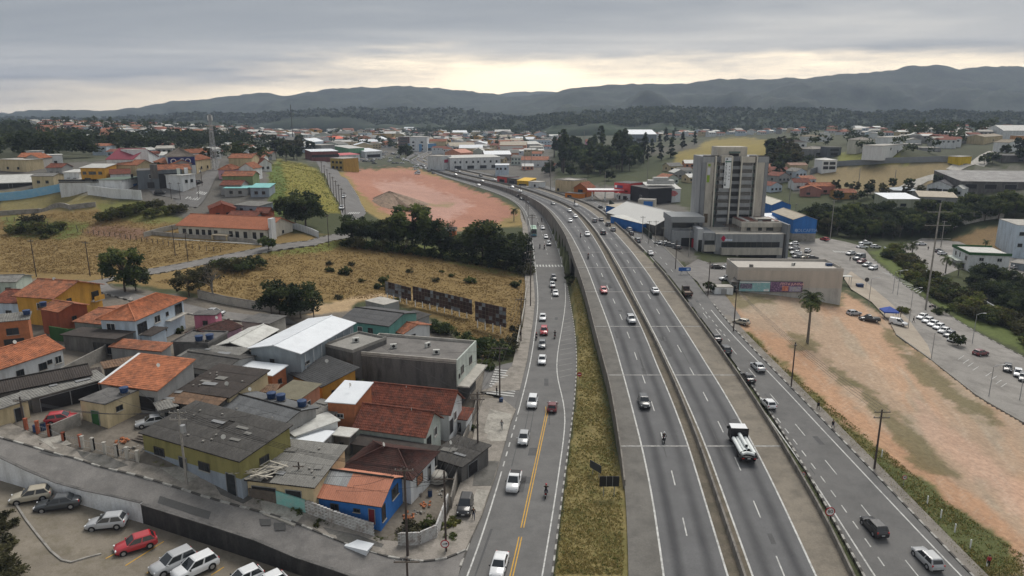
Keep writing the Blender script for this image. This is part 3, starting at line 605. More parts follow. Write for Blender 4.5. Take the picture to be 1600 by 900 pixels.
mline(rwL,.22,36,170);mline(rwR,.22,36,172);mline(rwL,.2,200,640);mline(rwR,.2,250,640)
mline(Mid(rwL,rwR,.5),.15,62,168,(4,7.5));mline(Mid(rwL,rwR,.19),.17,62,135,(1.7,1.9));mline(Mid(rwL,rwR,.5),.14,210,600,(3,6))
mline(Mid(rwL,rwR,.66),.16,150,178,(1.5,1.7))
def bars(px0,px1,n,lng,wd,zf=None,ddir=(0,1)):
 a = on(*px0,zf) if zf else T(*px0);b = on(*px1,zf) if zf else T(*px1);d = Vector(ddir).normalized()
 for i in range(n):
  c = a.lerp(b,(i+.5)/n);e = (b-a).normalized();ex = Vector((e.x,e.y,e.z));ey = Vector((d.x,d.y,0))
  q = [c-ex*wd/2-ey*lng/2,c+ex*wd/2-ey*lng/2,c+ex*wd/2+ey*lng/2,c-ex*wd/2+ey*lng/2]
  MARK.add([(p.x,p.y,(ip(p.y,zf) if zf else hb(p.x,p.y))+.05) for p in q],[(0,1,2,3)])
bars((837,415.5),(880,415.5),9,3.6,.55,LZ)
bars((793,578),(781,619),11,5.2,.5,None,(1,-.12))
bars((1029,420),(1045,430),4,3,.5,RZ);bars((1302,393),(1345,396),11,2.6,.5);bars((544,333),(562,333),6,4,.6);bars((308,300),(322,303),5,3,.5);bars((290,309),(312,311),6,3,.5)
FAINT = MB()
for i in range(13):
 y = 133+i*3.4;xa = float(lwR.x(y))+.4;xb = float(lkR.x(y))-.6
 if xb-xa > .8: FAINT.add([(xa,y,.014+float(lwR.z(y))),(xb,y+1.6,.014+float(lwR.z(y))),(xb,y+1.85,.014+float(lwR.z(y))),(xa,y+.25,.014+float(lwR.z(y)))],[(0,1,2,3)])
for i in range(14):                                                   # hatched island in the car-park road
 a = T(1378+i*4.4,425+i*2.6);b = T(1396+i*3.6,436+i*1.8-6)
 d = (b-a).normalized();n = Vector((-d.y,d.x,0))*.16
 MARK.add([(p.x,p.y,hb(p.x,p.y)+.07) for p in (a-n,b-n,b+n,a+n)],[(0,1,2,3)])
for p in ((1497,562),(1505,568),(1512,573),(1520,579),(1540,588),(1548,594),(1556,600),(1564,605)):                              # bay lines
 a,b = T(*p),T(p[0]+9,p[1]-6);d = (b-a).normalized();n = Vector((-d.y,d.x,0))*.07
 MARK.add([(q.x,q.y,hb(q.x,q.y)+.07) for q in (a-n,b-n,b+n,a+n)],[(0,1,2,3)])
for p,q in (((165,873),(184,863)),((196,884),(256,846)),((229,896),(244,886)),((330,899),(350,886))):
 a,b = on_cp(*p),on_cp(*q);d = (b-a).normalized();n = Vector((-d.y,d.x,0))*.06
 MARKY.add([(v.x,v.y,cpz(v.x,v.y)+.02) for v in (a-n,b-n,b+n,a+n)],[(0,1,2,3)])
props(JOINT.build('cross_lines',M('worn_cross_paint',(.36,.355,.34),.9,.25,.8,5,stain=(.16,.16,.155,.8))),kind='structure')
props(FAINT.build('worn_road_markings',M('faint_paint',(.23,.225,.215),.9,.3,.8,5)),kind='structure')
props(MARK.build('white_road_markings',lineW),kind='structure');props(MARKY.build('yellow_road_markings',lineY),kind='structure')
kerbW = M('kerb_white',(.40,.39,.36),.9,.3,1,5,stain=(.17,.16,.15,.8));kerbB = M('kerb_black',(.085,.08,.074),.9,.25,1,5)
kerbG = M('kerb_grey',(.25,.24,.22),.9,.2,1,5)
def kerb(A,side,y0,y1,seg=1.6,w=.28,h=.14,mats=(kerbW,kerbB),ratio=.5):
 mb = MB();y = y0;k = 0
 while y < y1:
  s = seg if y < 250 else seg*3;s2 = s*(ratio if k % 2 == 0 else 1-ratio)*2
  xa,xb = float(A.x(y)),float(A.x(y+s2));za,zb = float(A.z(y)),float(A.z(y+s2));x2 = w*side
  lo,hi = -.3,h
  vs = [(xa,y,za+lo),(xa+x2,y,za+lo),(xb+x2,y+s2,zb+lo),(xb,y+s2,zb+lo),(xa,y,za+hi),(xa+x2,y,za+hi),(xb+x2,y+s2,zb+hi),(xb,y+s2,zb+hi)]
  if side < 0: vs = [vs[i] for i in (1,0,3,2,5,4,7,6)]
  mb.add(vs,[(3,2,1,0),(4,5,6,7),(0,1,5,4),(1,2,6,5),(2,3,7,6),(3,0,4,7)],k % 2);y += s2;k += 1
 return props(mb.build('kerb',list(mats)),kind='structure')
kerb(lkL,-1,72,118,1.5);kerb(lkL,-1,134,640,1.5,mats=(kerbG,kerbG));kerb(lkR,1,40,212,1.1,.22,.12);kerb(lkR,1,246,700,2,mats=(kerbG,kerbG))
kerb(rkR,1,40,176,1.3);kerb(rkR,1,205,640,2,mats=(kerbG,kerbG));kerb(rkL,1,40,132,.9,.3,mats=(kerbW,kerbB),ratio=.55)
def kerbpx(pts,seg=1.5,w=.25,h=.14,dz=0,mats=(kerbW,kerbB)):
 W_ = [T(*p) for p in pts];L_ = [0]
 for a,b in zip(W_,W_[1:]): L_.append(L_[-1]+(b.xy-a.xy).length)
 mb = MB();s = 0;k = 0
 def at(s): return Vector((np.interp(s,L_,[p.x for p in W_]),np.interp(s,L_,[p.y for p in W_])))
 while s < L_[-1]:
  a,b = at(s),at(s+seg);d = (b-a)
  if d.length < .05: break
  d.normalize();n = Vector((-d.y,d.x))*w/2;za,zb = hb(*a)+dz,hb(*b)+dz
  q = [a-n,b-n,b+n,a+n];zq = [za,zb,zb,za]
  mb.add([(p.x,p.y,z-.25) for p,z in zip(q,zq)]+[(p.x,p.y,z+h) for p,z in zip(q,zq)],[(3,2,1,0),(4,5,6,7),(0,1,5,4),(1,2,6,5),(2,3,7,6),(3,0,4,7)],k % 2);s += seg;k += 1
 return props(mb.build('kerb',list(mats)),kind='structure')
kerbpx([(-90,662),(0,684),(120,717),(240,751),(400,799),(473,823),(543,850),(613,872),(667,878),(700,872),(727,860)],1.4)
for pts in ([(230,421),(330,402),(420,384),(480,377),(533,364)],[(240,428),(335,410),(425,392),(490,384),(545,372)],[(150,455),(190,466),(260,484),(330,497),(400,505)],[(1364,405),(1416,448),(1522,517),(1660,590)]): kerbpx(pts,1.6)
kerbpx([(1600,661),(1530,621),(1457,564),(1400,523)],3,.3,.2,mats=(kerbG,kerbG));kerbpx([(500,263),(515,292),(531,320),(537,349)],3,mats=(kerbG,kerbG));kerbpx([(512,256),(530,270),(547,288),(560,308),(571,331)],2)
strip('footway',rkR,rkR,M('footway_concrete',(.22,.20,.175),.92,.22,.3,5,.1,stain=(.14,.125,.11,.6)),.09,40,168,oa=.26,ob=2.0)
def wall_line(name,A,off,w,top,bot,y0,y1,mat,label,side_out=0,cat='wall',struct=None):
 mb = MB();ys = YS[(YS > y0) & (YS < y1)];ys = np.concatenate([[y0],ys,[y1]]);x = A.x(ys)+off;z = A.z(ys)
 zb = z+bot if not callable(bot) else bot(ys,x)
 n = len(ys);vs = []
 for i in range(n): vs += [(x[i]-w/2,ys[i],zb[i]),(x[i]+w/2,ys[i],zb[i]),(x[i]+w*.28,ys[i],z[i]+top),(x[i]-w*.28,ys[i],z[i]+top)]
 fs = []
 for i in range(n-1):
  a,b = 4*i,4*i+4
  for k in range(4): fs.append((a+k,a+(k+1) % 4,b+(k+1) % 4,b+k))
 fs += [(3,2,1,0),(4*n-4,4*n-3,4*n-2,4*n-1)]
 mb.add(vs,fs);o = mb.build(name,mat);return props(o,label,cat)
gl = lambda ys,x: np.minimum(gz(x-.9,ys),HZf(ys)-.6)-.8
HZf = lambda ys: np.interp(ys,[p[0] for p in HZ],[p[1] for p in HZ]);RZf = lambda ys: np.interp(ys,[p[0] for p in RZ],[p[1] for p in RZ])
UP0,UP1 = 213,229
wall_line('parapet_wall',hwL,0,.42,.85,gl,90,UP0,barr,'long low concrete parapet along the left edge of the motorway')
wall_line('parapet_wall',hwL,0,.42,.85,-1.2,UP0+.02,UP1-.02,barr,'short parapet of the bridge above the dark underpass',cat='wall')
wall_line('parapet_wall',hwL,0,.42,.85,gl,UP1,640,barr,'curving concrete parapet beyond the underpass, above the avenue')
wall_line('median_barrier',MED,0,.5,.95,-.3,40,640,barr,'long dark concrete barrier between the two motorway carriageways',cat='barrier')
gr_ = lambda ys,x: np.minimum(RZf(ys),HZf(ys))-.9
wall_line('edge_barrier',hwR,.15,.45,.9,gr_,40,UP0,barr,'concrete barrier between motorway and right-hand service road, near half',cat='barrier')
wall_line('edge_barrier',hwR,.15,.45,.9,gr_,UP1,640,barr,'concrete barrier beside the service road, curving away into the town',cat='barrier')
mb = MB()
for (A,xo) in ((hwL,.5),(hwR,-.5)):
 pass
ys = (UP0-1,UP1+1)
mb.add([(float(hwL.x(ys[0])),ys[0],HZf(ys[0])-1.3),(float(hwR.x(ys[0])),ys[0],HZf(ys[0])-1.3),(float(hwR.x(ys[1])),ys[1],HZf(ys[1])-1.3),(float(hwL.x(ys[1])),ys[1],HZf(ys[1])-1.3),
  (float(hwL.x(ys[0])),ys[0],HZf(ys[0])-.06),(float(hwR.x(ys[0])),ys[0],HZf(ys[0])-.06),(float(hwR.x(ys[1])),ys[1],HZf(ys[1])-.06),(float(hwL.x(ys[1])),ys[1],HZf(ys[1])-.06)],[(3,2,1,0),(4,5,6,7),(0,1,5,4),(1,2,6,5),(2,3,7,6),(3,0,4,7)])
props(mb.build('bridge_deck',concD),'concrete bridge deck carrying the motorway over the underpass','bridge')
for yy,lb in ((UP0-1.2,'near concrete side wall of the underpass'),(UP1+1.2,'far concrete side wall of the underpass')):
 mb = MB();xa,xb = float(hwL.x(yy))+.3,float(hwR.x(yy))-.3;mb.box(((xa+xb)/2,yy,HZf(yy)/2-2.2),(xb-xa,.5,HZf(yy)+1.7));props(mb.build('abutment_wall',concD),lb,'wall')
def polywall(name,pts,label,mat,h,w=.22,bot=-.5,dz=0,cat='wall',cap=None,world=False,seg=0,zfun=None,group=None):
 Wp = [Vector(p[:2]) for p in pts] if world else [T(*p).xy for p in pts]
 q = []
 for a,b in zip(Wp,Wp[1:]):
  k = max(1,int((b-a).length/4));q += [a.lerp(b,i/k) for i in range(k)]
 q.append(Wp[-1]);mb = MB();z = [(zfun(*p) if zfun else float(gz(*p))) for p in q]
 off = []
 for i in range(len(q)):
  d = (q[min(i+1,len(q)-1)]-q[max(i-1,0)]).normalized();off.append(Vector((-d.y,d.x)))
 def ring(ww,z0,z1,m):
  vs = []
  for p,n,zz in zip(q,off,z): vs += [(*(p-n*ww/2),zz+z0),(*(p+n*ww/2),zz+z0),(*(p+n*ww/2),zz+z1),(*(p-n*ww/2),zz+z1)]
  fs = []
  for i in range(len(q)-1):
   a,b = 4*i,4*i+4;fs += [(a+k,a+(k+1) % 4,b+(k+1) % 4,b+k) for k in range(4)]
  n4 = 4*len(q);fs += [(3,2,1,0),(n4-4,n4-3,n4-2,n4-1)];return vs,fs,m
 mb.add(*ring(w,bot,h,0));o = mb.build(name,mat)
 if cap:
  m2 = MB();m2.add(*ring(w+.14,h+.003,h+.09,0));m2.build('coping',cap,o)
 return props(o,label,cat,group)
polywall('boundary_wall',[wallw[0],wallw[1],wallw[2]],'long white painted wall between car park and sloping street',M('old_white_wall',(.70,.71,.72),.9,.16,.5,4,.1,stain=(.40,.40,.39,.6),streak=True),.75,.25,-4.5,cap=concD,world=True,zfun=hb)
polywall('boundary_wall',[wallw[2],wallw[3],wallw[4],wallw[5]],'black stained retaining wall between car park and street',M('black_stained_wall',(.035,.034,.034),.95,.35,.5,4,.1,stain=(.085,.08,.075,.5),streak=True),.55,.26,-4.5,cap=concD,world=True,zfun=hb)
pts = [on_cp(*p) for p in ((26,790),(40,812),(60,838),(80,862),(97,876),(112,879),(135,872),(158,866))];mb = MB()
for a,b in zip(pts,pts[1:]): d = (b-a);mb.box(((a.x+b.x)/2,(a.y+b.y)/2,cpz((a.x+b.x)/2,(a.y+b.y)/2)+.06),(d.length*1.02,.22,.16),math.atan2(d.y,d.x),ry=-math.asin(d.z/d.length))
props(mb.build('kerb',conc),kind='structure')
rp = random.Random(3);PT = MB()
for A,B,n in ((L1,L2,14),(R1,R2,12),(lwL,lwR,12),(rwL,rwR,10)):                # repaired rectangles and cracks filled with tar
 for i in range(n):
  y = rp.uniform(66,200);t0 = rp.uniform(.05,.8);t1 = t0+rp.uniform(.08,.2) if i % 2 else t0+.02;l = rp.uniform(1.5,5) if i % 2 else rp.uniform(4,14);f = lambda t,yy: float(A.x(yy)*(1-t)+B.x(yy)*t);z = lambda yy: float(A.z(yy))+.007
  PT.add([(f(t0,y),y,z(y)),(f(t1,y),y,z(y)),(f(t1+rp.uniform(-.02,.02),y+l),y+l,z(y+l)),(f(t0,y+l),y+l,z(y+l))],[(0,1,2,3)])
props(PT.build('asphalt_patches',M('tar_patch',(.085,.085,.086),.85,.25,.6,6)),kind='structure')
# buildings
def roof_plane(mb,p00,p10,p01,p11,style,th=.10,m=0,cell=None):
 """one roof slope: eave left/right, ridge left/right; tiles and corrugation are real relief"""
 p00,p10,p01,p11 = map(Vector,(p00,p10,p01,p11));n = (p10-p00).cross(p01-p00).normalized()
 if n.z < 0: n = -n
 Wd = max((p10-p00).length,(p11-p01).length);Ln = ((p01-p00).length+(p11-p10).length)/2
 per,amp,row,st = {'tile': (.30,.035,.42,.035),'corr': (.36,.028,1.8,.012),'metal': (.9,.02,6,.0),'plain': (3,.0,3,0)}[style]
 nu = max(2,int(Wd/per))*(2 if style in ('tile','corr') else 1);nv = max(1,int(Ln/row))
 nu = min(nu,130);vs = [];fs = [];rr = random.Random(int(Wd*100+Ln*10))
 for j in range(nv):
  for e in (0,1):
   v = (j+e)/nv
   for i in range(nu+1):
    u = i/nu;a = p00.lerp(p10,u);b = p01.lerp(p11,u);p = a.lerp(b,v)
    h = amp*(1 if i % 2 else -1) if style != 'metal' else amp*(1 if i % 3 == 0 else 0)
    h += (st if e == 0 else 0)+(rr.uniform(-.012,.012) if style in ('tile','corr') else 0)
    vs.append(p+n*h)
 k = nu+1
 for j in range(nv*2-1):
  for i in range(nu): fs.append((j*k+i,j*k+i+1,(j+1)*k+i+1,(j+1)*k+i))
 mb.add(vs,fs,m)
 q = [p00,p10,p11,p01];d = n*(th+amp)
 mb.add([p-n*(amp+.005) for p in q]+[p-d for p in q],[(3,2,1,0),(4,5,6,7),(0,1,5,4),(1,2,6,5),(2,3,7,6),(3,0,4,7)][1:],m)
WIN = {}
def win_mesh(kind,w,h,fm=None,gm=None):
 key = (kind,round(w,2),round(h,2),fm.name if fm else '',gm.name if gm else '')
 if key in WIN: return WIN[key]
 fm = fm or (frameW if kind == 'w' else frameD if kind == 'k' else steel);gm = gm or glass
 f = MB();g = MB();t = .07;d = .10
 if kind in ('w','k'):
  for x in (-w/2+t/2,w/2-t/2): f.box((x,-d/2,h/2),(t,d,h))
  f.box((0,-d/2,h-t/2),(w-2*t,d-.006,t));f.box((0,-d/2,t/2),(w-2*t,d-.006,t))
  nb = max(1,int(w/.8))
  for i in range(1,nb+1 if nb > 1 else 1):
   if i < nb: f.box((-w/2+w*i/nb,-d/2+.02,h/2),(.045,d-.05,h-2*t-.01))
  if nb == 1: f.box((0,-d/2+.02,h/2),(.04,d-.05,h-2*t-.01))
  sl = MB();sl.box((0,-d/2-.05,-.03),(w+.16,d+.1,.06))
  g.box((0,-.03,h/2),(w-2*t,.02,h-2*t))
  r = (f.mesh('window',fm),g.mesh('pane',gm),sl.mesh('sill',concL))
 else:
  for x in (-w/2+t/2,w/2-t/2): f.box((x,-d/2,h/2),(t,d,h))
  f.box((0,-d/2,h-t/2),(w-2*t,d-.006,t))
  if kind == 'g':
   nsl = int(h/.22)
   for i in range(nsl): g.box((0,-.04-.012*(i % 2),(i+.5)*(h-t)/nsl),(w-2*t,.04,(h-t)/nsl-.006))
  else:
   g.box((0,-.04,(h-t)/2),(w-2*t,.05,h-t-.01));g.box((w*.32,-.085,h*.47),(.05,.05,.14))
  r = (f.mesh('door',fm),g.mesh('door_leaf',gm),None)
 WIN[key] = r;return r
def put_win(parent,kind,w,h,pos,rz,fm=None,gm=None,ry=0):
 me = win_mesh(kind,w,h,fm,gm)
 o = new('window' if kind in ('w','k') else 'door',me[0],parent);o.location = pos;o.rotation_euler = (0,0,rz)
 new('pane' if kind in ('w','k') else 'door_leaf',me[1],o)
 if me[2]: new('sill',me[2],o)
 return o
class House: pass
def H(label,A,B,C,h,roof,wall,win=(),name='house',cat='house',group=None,over=.35,bot=2.6,zg=None,D=None,sheets=False,parapet=.0,lean=0,base=None):
 """A, B: front eave corners seen in the photograph, C: rear right one (or a depth in metres); h: eave height over the ground"""
 kind,style,rm,rise = roof
 if base: q = T(*base);zg = q.z;h = max(2.5,PY(A[0],A[1],q.y).z-q.z)
 g = zg if zg is not None else T(*A).z
 for _ in range(5):
  a,b = P(*A,g+h),P(*B,g+h);ex = (b-a);Wd = Vector((ex.x,ex.y)).length;ang = math.atan2(ex.y,ex.x);ey = Vector((-math.sin(ang),math.cos(ang)))
  if isinstance(C,(int,float)): Dp = float(C)
  else: c = P(*C,g+h+(rise if kind == 'shed' else 0));Dp = abs((c-b).xy.dot(ey))
  m = a.xy+(b-a).xy*.5+ey*Dp*.5
  if zg is None: g = .5*g+.5*min(float(gz(m.x,m.y)),float(gz(*(a.xy+(b-a).xy*.5))))
 if Dp < 2: Dp = 2.0
 o = House();o.W,o.D,o.h,o.g = Wd,Dp,h,g
 t = thing(name,label,cat,(a.x,a.y,g),ang,group);o.t = t;o.ang = ang
 o.world = lambda x,y,z: Vector((a.x,a.y,g))+Matrix.Rotation(ang,3,'Z') @ Vector((x,y,z))
 w = MB();W_,D_ = Wd,Dp;e = .12
 tw = isinstance(wall,tuple);wm = [wall[0],wall[1]] if tw else [wall]
 if tw:
  w.box((W_/2,D_/2,(h+wall[2])/2),(W_,D_,h-wall[2]));w.box((W_/2,D_/2,(wall[2]-bot)/2),(W_+.01,D_+.01,wall[2]+bot),m=1)
 else: w.box((W_/2,D_/2,(h-bot)/2),(W_,D_,h+bot))
 if kind == 'gx':
  for x0,x1 in ((0,e),(W_-e,W_)): w.prism_dir([(0,h),(D_,h),(D_/2,h+rise)],'x',x0,x1)
 if kind == 'gy':
  for y0,y1 in ((0,e),(D_-e,D_)): w.prism_dir([(0,h),(W_,h),(W_/2,h+rise)],'y',y0,y1)
 if kind == 'shed':
  for x0,x1 in ((0,e),(W_-e,W_)): w.prism_dir([(0,h),(D_,h),(D_,h+rise)],'x',x0,x1)
  w.box((W_/2,D_-e/2,h+rise/2),(W_-2*e-.01,e,rise))
 w.build('wall',wm,t)
 r = MB();v = over;planes = []
 if kind == 'gx':
  k = rise/(D_/2);zo = h-k*v+.10
  planes = [((-v,-v,zo),(W_+v,-v,zo),(-v,D_/2,h+rise+.10),(W_+v,D_/2,h+rise+.10)),((W_+v,D_+v,zo),(-v,D_+v,zo),(W_+v,D_/2,h+rise+.10),(-v,D_/2,h+rise+.10))]
  r.tube((-v,D_/2,h+rise+.13),(W_+v,D_/2,h+rise+.13),.14,n=6)
 elif kind == 'gy':
  k = rise/(W_/2);zo = h-k*v+.10
  planes = [((-v,D_+v,zo),(-v,-v,zo),(W_/2,D_+v,h+rise+.10),(W_/2,-v,h+rise+.10)),((W_+v,-v,zo),(W_+v,D_+v,zo),(W_/2,-v,h+rise+.10),(W_/2,D_+v,h+rise+.10))]
  r.tube((W_/2,-v,h+rise+.13),(W_/2,D_+v,h+rise+.13),.14,n=6)
 elif kind == 'shed':
  k = rise/D_;planes = [((-v,-v,h-k*v+.08),(W_+v,-v,h-k*v+.08),(-v,D_+v,h+rise+k*v+.08),(W_+v,D_+v,h+rise+k*v+.08))]
 elif kind == 'hip':
  zo = h-.1;q = min(W_,D_)/2;zr = h+rise
  if W_ >= D_: ra,rb = (q,D_/2,zr),(W_-q,D_/2,zr)
  else: ra,rb = (W_/2,q,zr),(W_/2,D_-q,zr)
  c = [(-v,-v,zo),(W_+v,-v,zo),(W_+v,D_+v,zo),(-v,D_+v,zo)]
  if W_ >= D_: planes = [(c[0],c[1],ra,rb),(c[1],c[2],rb,rb),(c[2],c[3],rb,ra),(c[3],c[0],ra,ra)]
  else: planes = [(c[0],c[1],ra,ra),(c[1],c[2],ra,rb),(c[2],c[3],rb,rb),(c[3],c[0],rb,ra)]
  r.tube(ra,rb,.13,n=6)
  for i_,q_ in enumerate(c): r.tube(q_,ra if (i_ in ((0,3) if W_ >= D_ else (0,1))) else rb,.11,n=5)
 else:
  r.box((W_/2,D_/2,h+.06),(W_+2*v,D_+2*v,.16))
  if parapet:
   for cx,cy,sx,sy in ((W_/2,-v+.075,W_+2*v,.15),(W_/2,D_+v-.075,W_+2*v,.15),(-v+.075,D_/2,.15,D_+2*v-.31),(W_+v-.075,D_/2,.15,D_+2*v-.31)):
    r.box((cx,cy,h+.14+parapet/2),(sx,sy,parapet))
 if planes and sheets:
  for pl in planes: roof_plane(r,*[Vector(p)-Vector((0,0,.07)) for p in pl],'plain')
  ro = r.build('roof',wood_dark,t)
  for pl in planes: lay_sheets(ro,pl,rm,lean)
 else:
  for pl in planes: roof_plane(r,*pl,style)
  ro = r.build('roof',rm,t)
 o.roof = ro
 for s in win:
  f,s0,z0,ww,hh,kd = (*s,'w')[:6] if len(s) < 6 else s[:6]
  gm = s[6] if len(s) > 6 else None
  if f == 'f': pos,rz = (s0*W_,-.004,z0),0
  elif f == 'r': pos,rz = (W_+.004,s0*D_,z0),math.pi/2
  elif f == 'b': pos,rz = ((1-s0)*W_,D_+.004,z0),math.pi
  else: pos,rz = (-.004,(1-s0)*D_,z0),-math.pi/2
  put_win(t,kd,ww,hh,pos,rz,gm=gm,fm=(s[7] if len(s) > 7 else None))
 return o
wood_dark = M('dark_roof_timber',(.03,.027,.024),.95,.2)
SHEETM = {}
def lay_sheets(ro,pl,rm,lean=0):
 """corrugated sheets laid one by one on a slope, each its own piece"""
 p00,p10,p01,p11 = map(Vector,pl);ux = (p10-p00);Wd = ux.length;ux.normalize();uy = (p01-p00);Ln = uy.length;uy.normalize();n = ux.cross(uy)
 ku = max(1,round(Wd/1.15));kv = max(1,round(Ln/2.3));sw,sl = Wd/ku,Ln/kv;key = (round(sw,2),round(sl,2),rm.name)
 if key not in SHEETM:
  mb = MB();w2,l2 = sw*1.04,sl*1.05;c = 8;vs = []
  for j in (0,1):
   for i in range(c+1): vs.append((i/c*w2,j*l2,.026*(1 if i % 2 else -1)))
  mb.add(vs,[(i,i+1,c+2+i,c+1+i) for i in range(c)]);SHEETM[key] = mb.mesh('roof_sheet',rm)
 rr = random.Random(int(Wd*91))
 for j in range(kv):
  for i in range(ku):
   if rr.random() < .012: continue
   o = new('roof_sheet',SHEETM[key],ro);R = Matrix((ux,uy,n)).transposed()
   R = R @ Matrix.Rotation(rr.uniform(-.012,.012),3,'Z') @ Matrix.Rotation(.012,3,'X').inverted()
   o.matrix_local = Matrix.Translation(p00+ux*(i*sw+rr.uniform(-.02,.02))+uy*(j*sl-.04)+n*(.02+.006*((i+j) % 2)+rr.uniform(0,.012))) @ R.to_4x4()
def Hm(h,x,y,z,d,mat,rz=0,name='annex'):
 mb = MB();mb.box((0,0,0),d);o = mb.build(name,mat,h.t);o.location = (x,y,z);o.rotation_euler.z = rz;return o
tankm = M('blue_polyethylene',(.022,.05,.125),.45,.12,1,4)
def make_tank():
 t = thing('water_tank','round blue rooftop water tank','water tank');b = MB();b.tube((0,0,.25),(0,0,1.05),.58,.68,16)
 for z in (.45,.7,.95): b.tube((0,0,z),(0,0,z+.05),.66,.69,16)
 b.build('tank',tankm,t);l = MB();l.tube((0,0,1.052),(0,0,1.16),.74,.70,16);l.tube((0,0,1.16),(0,0,1.24),.62,.25,16);l.build('lid',tankm,t)
 s = MB();s.box((0,0,.10),(1.3,1.3,.30));s.build('stand',concD,t);return Proto(t)
TANK = make_tank()
def tank(h,x,y,z,label,s=1.0): return TANK.place(h.world(x,y,z),random.uniform(0,3),label,'blue water tanks on the house roofs',s*.85)
def W(name,c,st=None): return M(name,c,.88,.12,.4,5,.06,stain=st or (c[0]*.5,c[1]*.5,c[2]*.5,.55),streak=True)
cream = W('cream_render',(.52,.43,.27));yel = W('yellow_render',(.56,.30,.055));lblue = W('pale_blue_render',(.50,.58,.66));pink = W('pink_render',(.56,.34,.42));hot = W('bright_pink_render',(.58,.20,.28))
olive = W('olive_render',(.24,.22,.085));bluel = W('faded_blue_render',(.27,.31,.36));salm = W('salmon_render',(.58,.27,.17));mint = W('mint_render',(.46,.52,.45));teal = W('teal_render',(.13,.32,.29))
grey = W('grey_render',(.30,.30,.295));greyD = W('sooty_render',(.10,.096,.09),(.22,.21,.20,.6));bgrey = W('blue_grey_cladding',(.27,.31,.34));blu = W('strong_blue_render',(.035,.16,.46),(.02,.09,.28,.5));pgreen = W('pale_green_render',(.50,.545,.50));dgreen = W('dark_green_paint',(.035,.11,.035))
BD = 'detached houses in the dense block left of the avenue'
w1 = H('olive and pale blue workshop under a dark corrugated roof, on the sloping street',(222,675),(374,719),(450,665),4.3,('shed','corr',CORR,1.0),(olive,bluel,1.7),
  [('f',.17,1.55,2.0,1.2,'k'),('f',.42,-.3,1.5,2.7,'d'),('f',.64,1.35,2.0,1.2,'k'),('f',.90,-.9,1.7,3.0,'d'),('r',.45,2.2,1.6,.9,'k')],'workshop','workshop',sheets=True)
h2 = H('small cream house with flat stained roof and green gate-like door',(125,625),(164,632),(221,605),3.3,('flat','plain',concD,.2),cream,[('f',.55,-.1,1.5,2.2,'d',dgreen),('r',.32,1.5,1.1,.8,'k')],group=BD,over=.15)
tank(h2,h2.W*.9,h2.D*.55,3.45,'blue water tank on the flat roof of the small cream house')
h3 = H('house with big orange tiled lean-to roof and white verge strip',(158,598),(245,609),(310,564),3.7,('shed','tile',TILEO,1.9),grey,[('f',.8,.2,3,2.3,'g',black)],group=BD)  # black shutter paints the shade inside the open porch
Hm(h3,-.1,h3.D/2,4.75,(.45,h3.D+.6,.14),white,name='verge_strip').rotation_euler.x = math.atan2(1.9,h3.D)
h4 = H('long white house with orange tiles at the left edge of the picture',(-22,583),(97,544),7.5,3.4,('gx','tile',TILEO,1.7),wallW,[('f',.70,.9,1.3,1.2,'k'),('f',.80,1.5,.8,.7,'k'),('f',.92,1.1,1.2,1.3,'w'),('f',.4,1,1.2,1.2,'k')],group=BD)
h5 = H('two-storey yellow house with brick-red roof and corner balcony',(25,461),(83,465),(157,444),6.0,('gx','tile',TILE,1.9),yel,[('f',.62,3.4,1.6,1.3,'w'),('r',.30,3.9,1.1,1.1,'k'),('r',.35,.8,1.0,1.3,'w'),('r',.86,3.2,1.8,1.7,'k')],group=BD,over=.6)
Hm(h5,h5.W+.55,h5.D*.86,3.0,(1.0,2.6,.18),concL,name='balcony_slab');Hm(h5,h5.W+1.0,h5.D*.86,3.55,(.1,2.6,.95),yel,name='balcony_parapet')
h6 = H('narrow red-brick house with rough tiles before the yellow house',(63,482),(91,487),(117,473),4.9,('gx','tile',TILE,.9),W('red_brick_wall',(.30,.085,.045)),[('r',.5,2.5,.9,.9,'k')],group=BD)
h7 = H('unplastered orange brick two-storey house under a grey slab roof',(-10,503),(43,498),(92,486),5.6,('shed','corr',CORRL,.6),BRICK,[('f',.5,3,1.8,1.2,'k'),('f',.5,.3,3,2,'k')],group=BD)
tank(h7,h7.W*.95,1.2,5.9,'blue water tank on the unplastered orange brick house');tank(h6,.2,.5,5.1,'blue water tank beside the rough tiles of the narrow brick house')
h8 = H('white and pale blue two-storey house with long orange hip roof',(157,497),(210,499),(304,467),5.6,('hip','tile',TILEO,1.9),lblue,[('f',.28,3.3,1.7,1.4,'w'),('r',.42,3.2,1.8,1.4,'w'),('r',.63,3.6,.8,.8,'k'),('r',.55,.9,.8,.8,'k'),('r',.12,2.6,2.6,1.9,'k'),('r',.88,3.0,2.2,2.0,'k')],group=BD,over=.6)
Hm(h8,h8.W+.5,h8.D*.78,2.75,(1.1,h8.D*.4,.18),concL,name='balcony_slab')
h8b = H('low orange tiled side wing joining the pale blue house',(116,502),(157,506),(206,478),3.3,('gx','tile',TILE,1.0),grey,[('f',.5,.4,3,2,'g',black)],group=BD)
h9 = H('pink house with maroon tiles in the middle of the block',(333,526),(377,510),6.5,3.2,('gx','tile',TILEM,.9),pink,[('f',.25,1,1.0,1,'w'),('f',.75,1,1.0,1,'w')],group=BD)
h9b = H('bright pink low house behind the pink house and the street wall',(303,492),(336,492),3.0,3.2,('flat','plain',concD,.1),hot,[('f',.5,1,1,1,'k')],group=BD)
h9c = H('flat grey slab house carrying tanks beside the pink house',(270,536),(325,538),(345,520),3.3,('flat','plain',concD,.1),greyD,[('f',.7,1,1,1,'k')],group=BD,over=.2,parapet=.25)
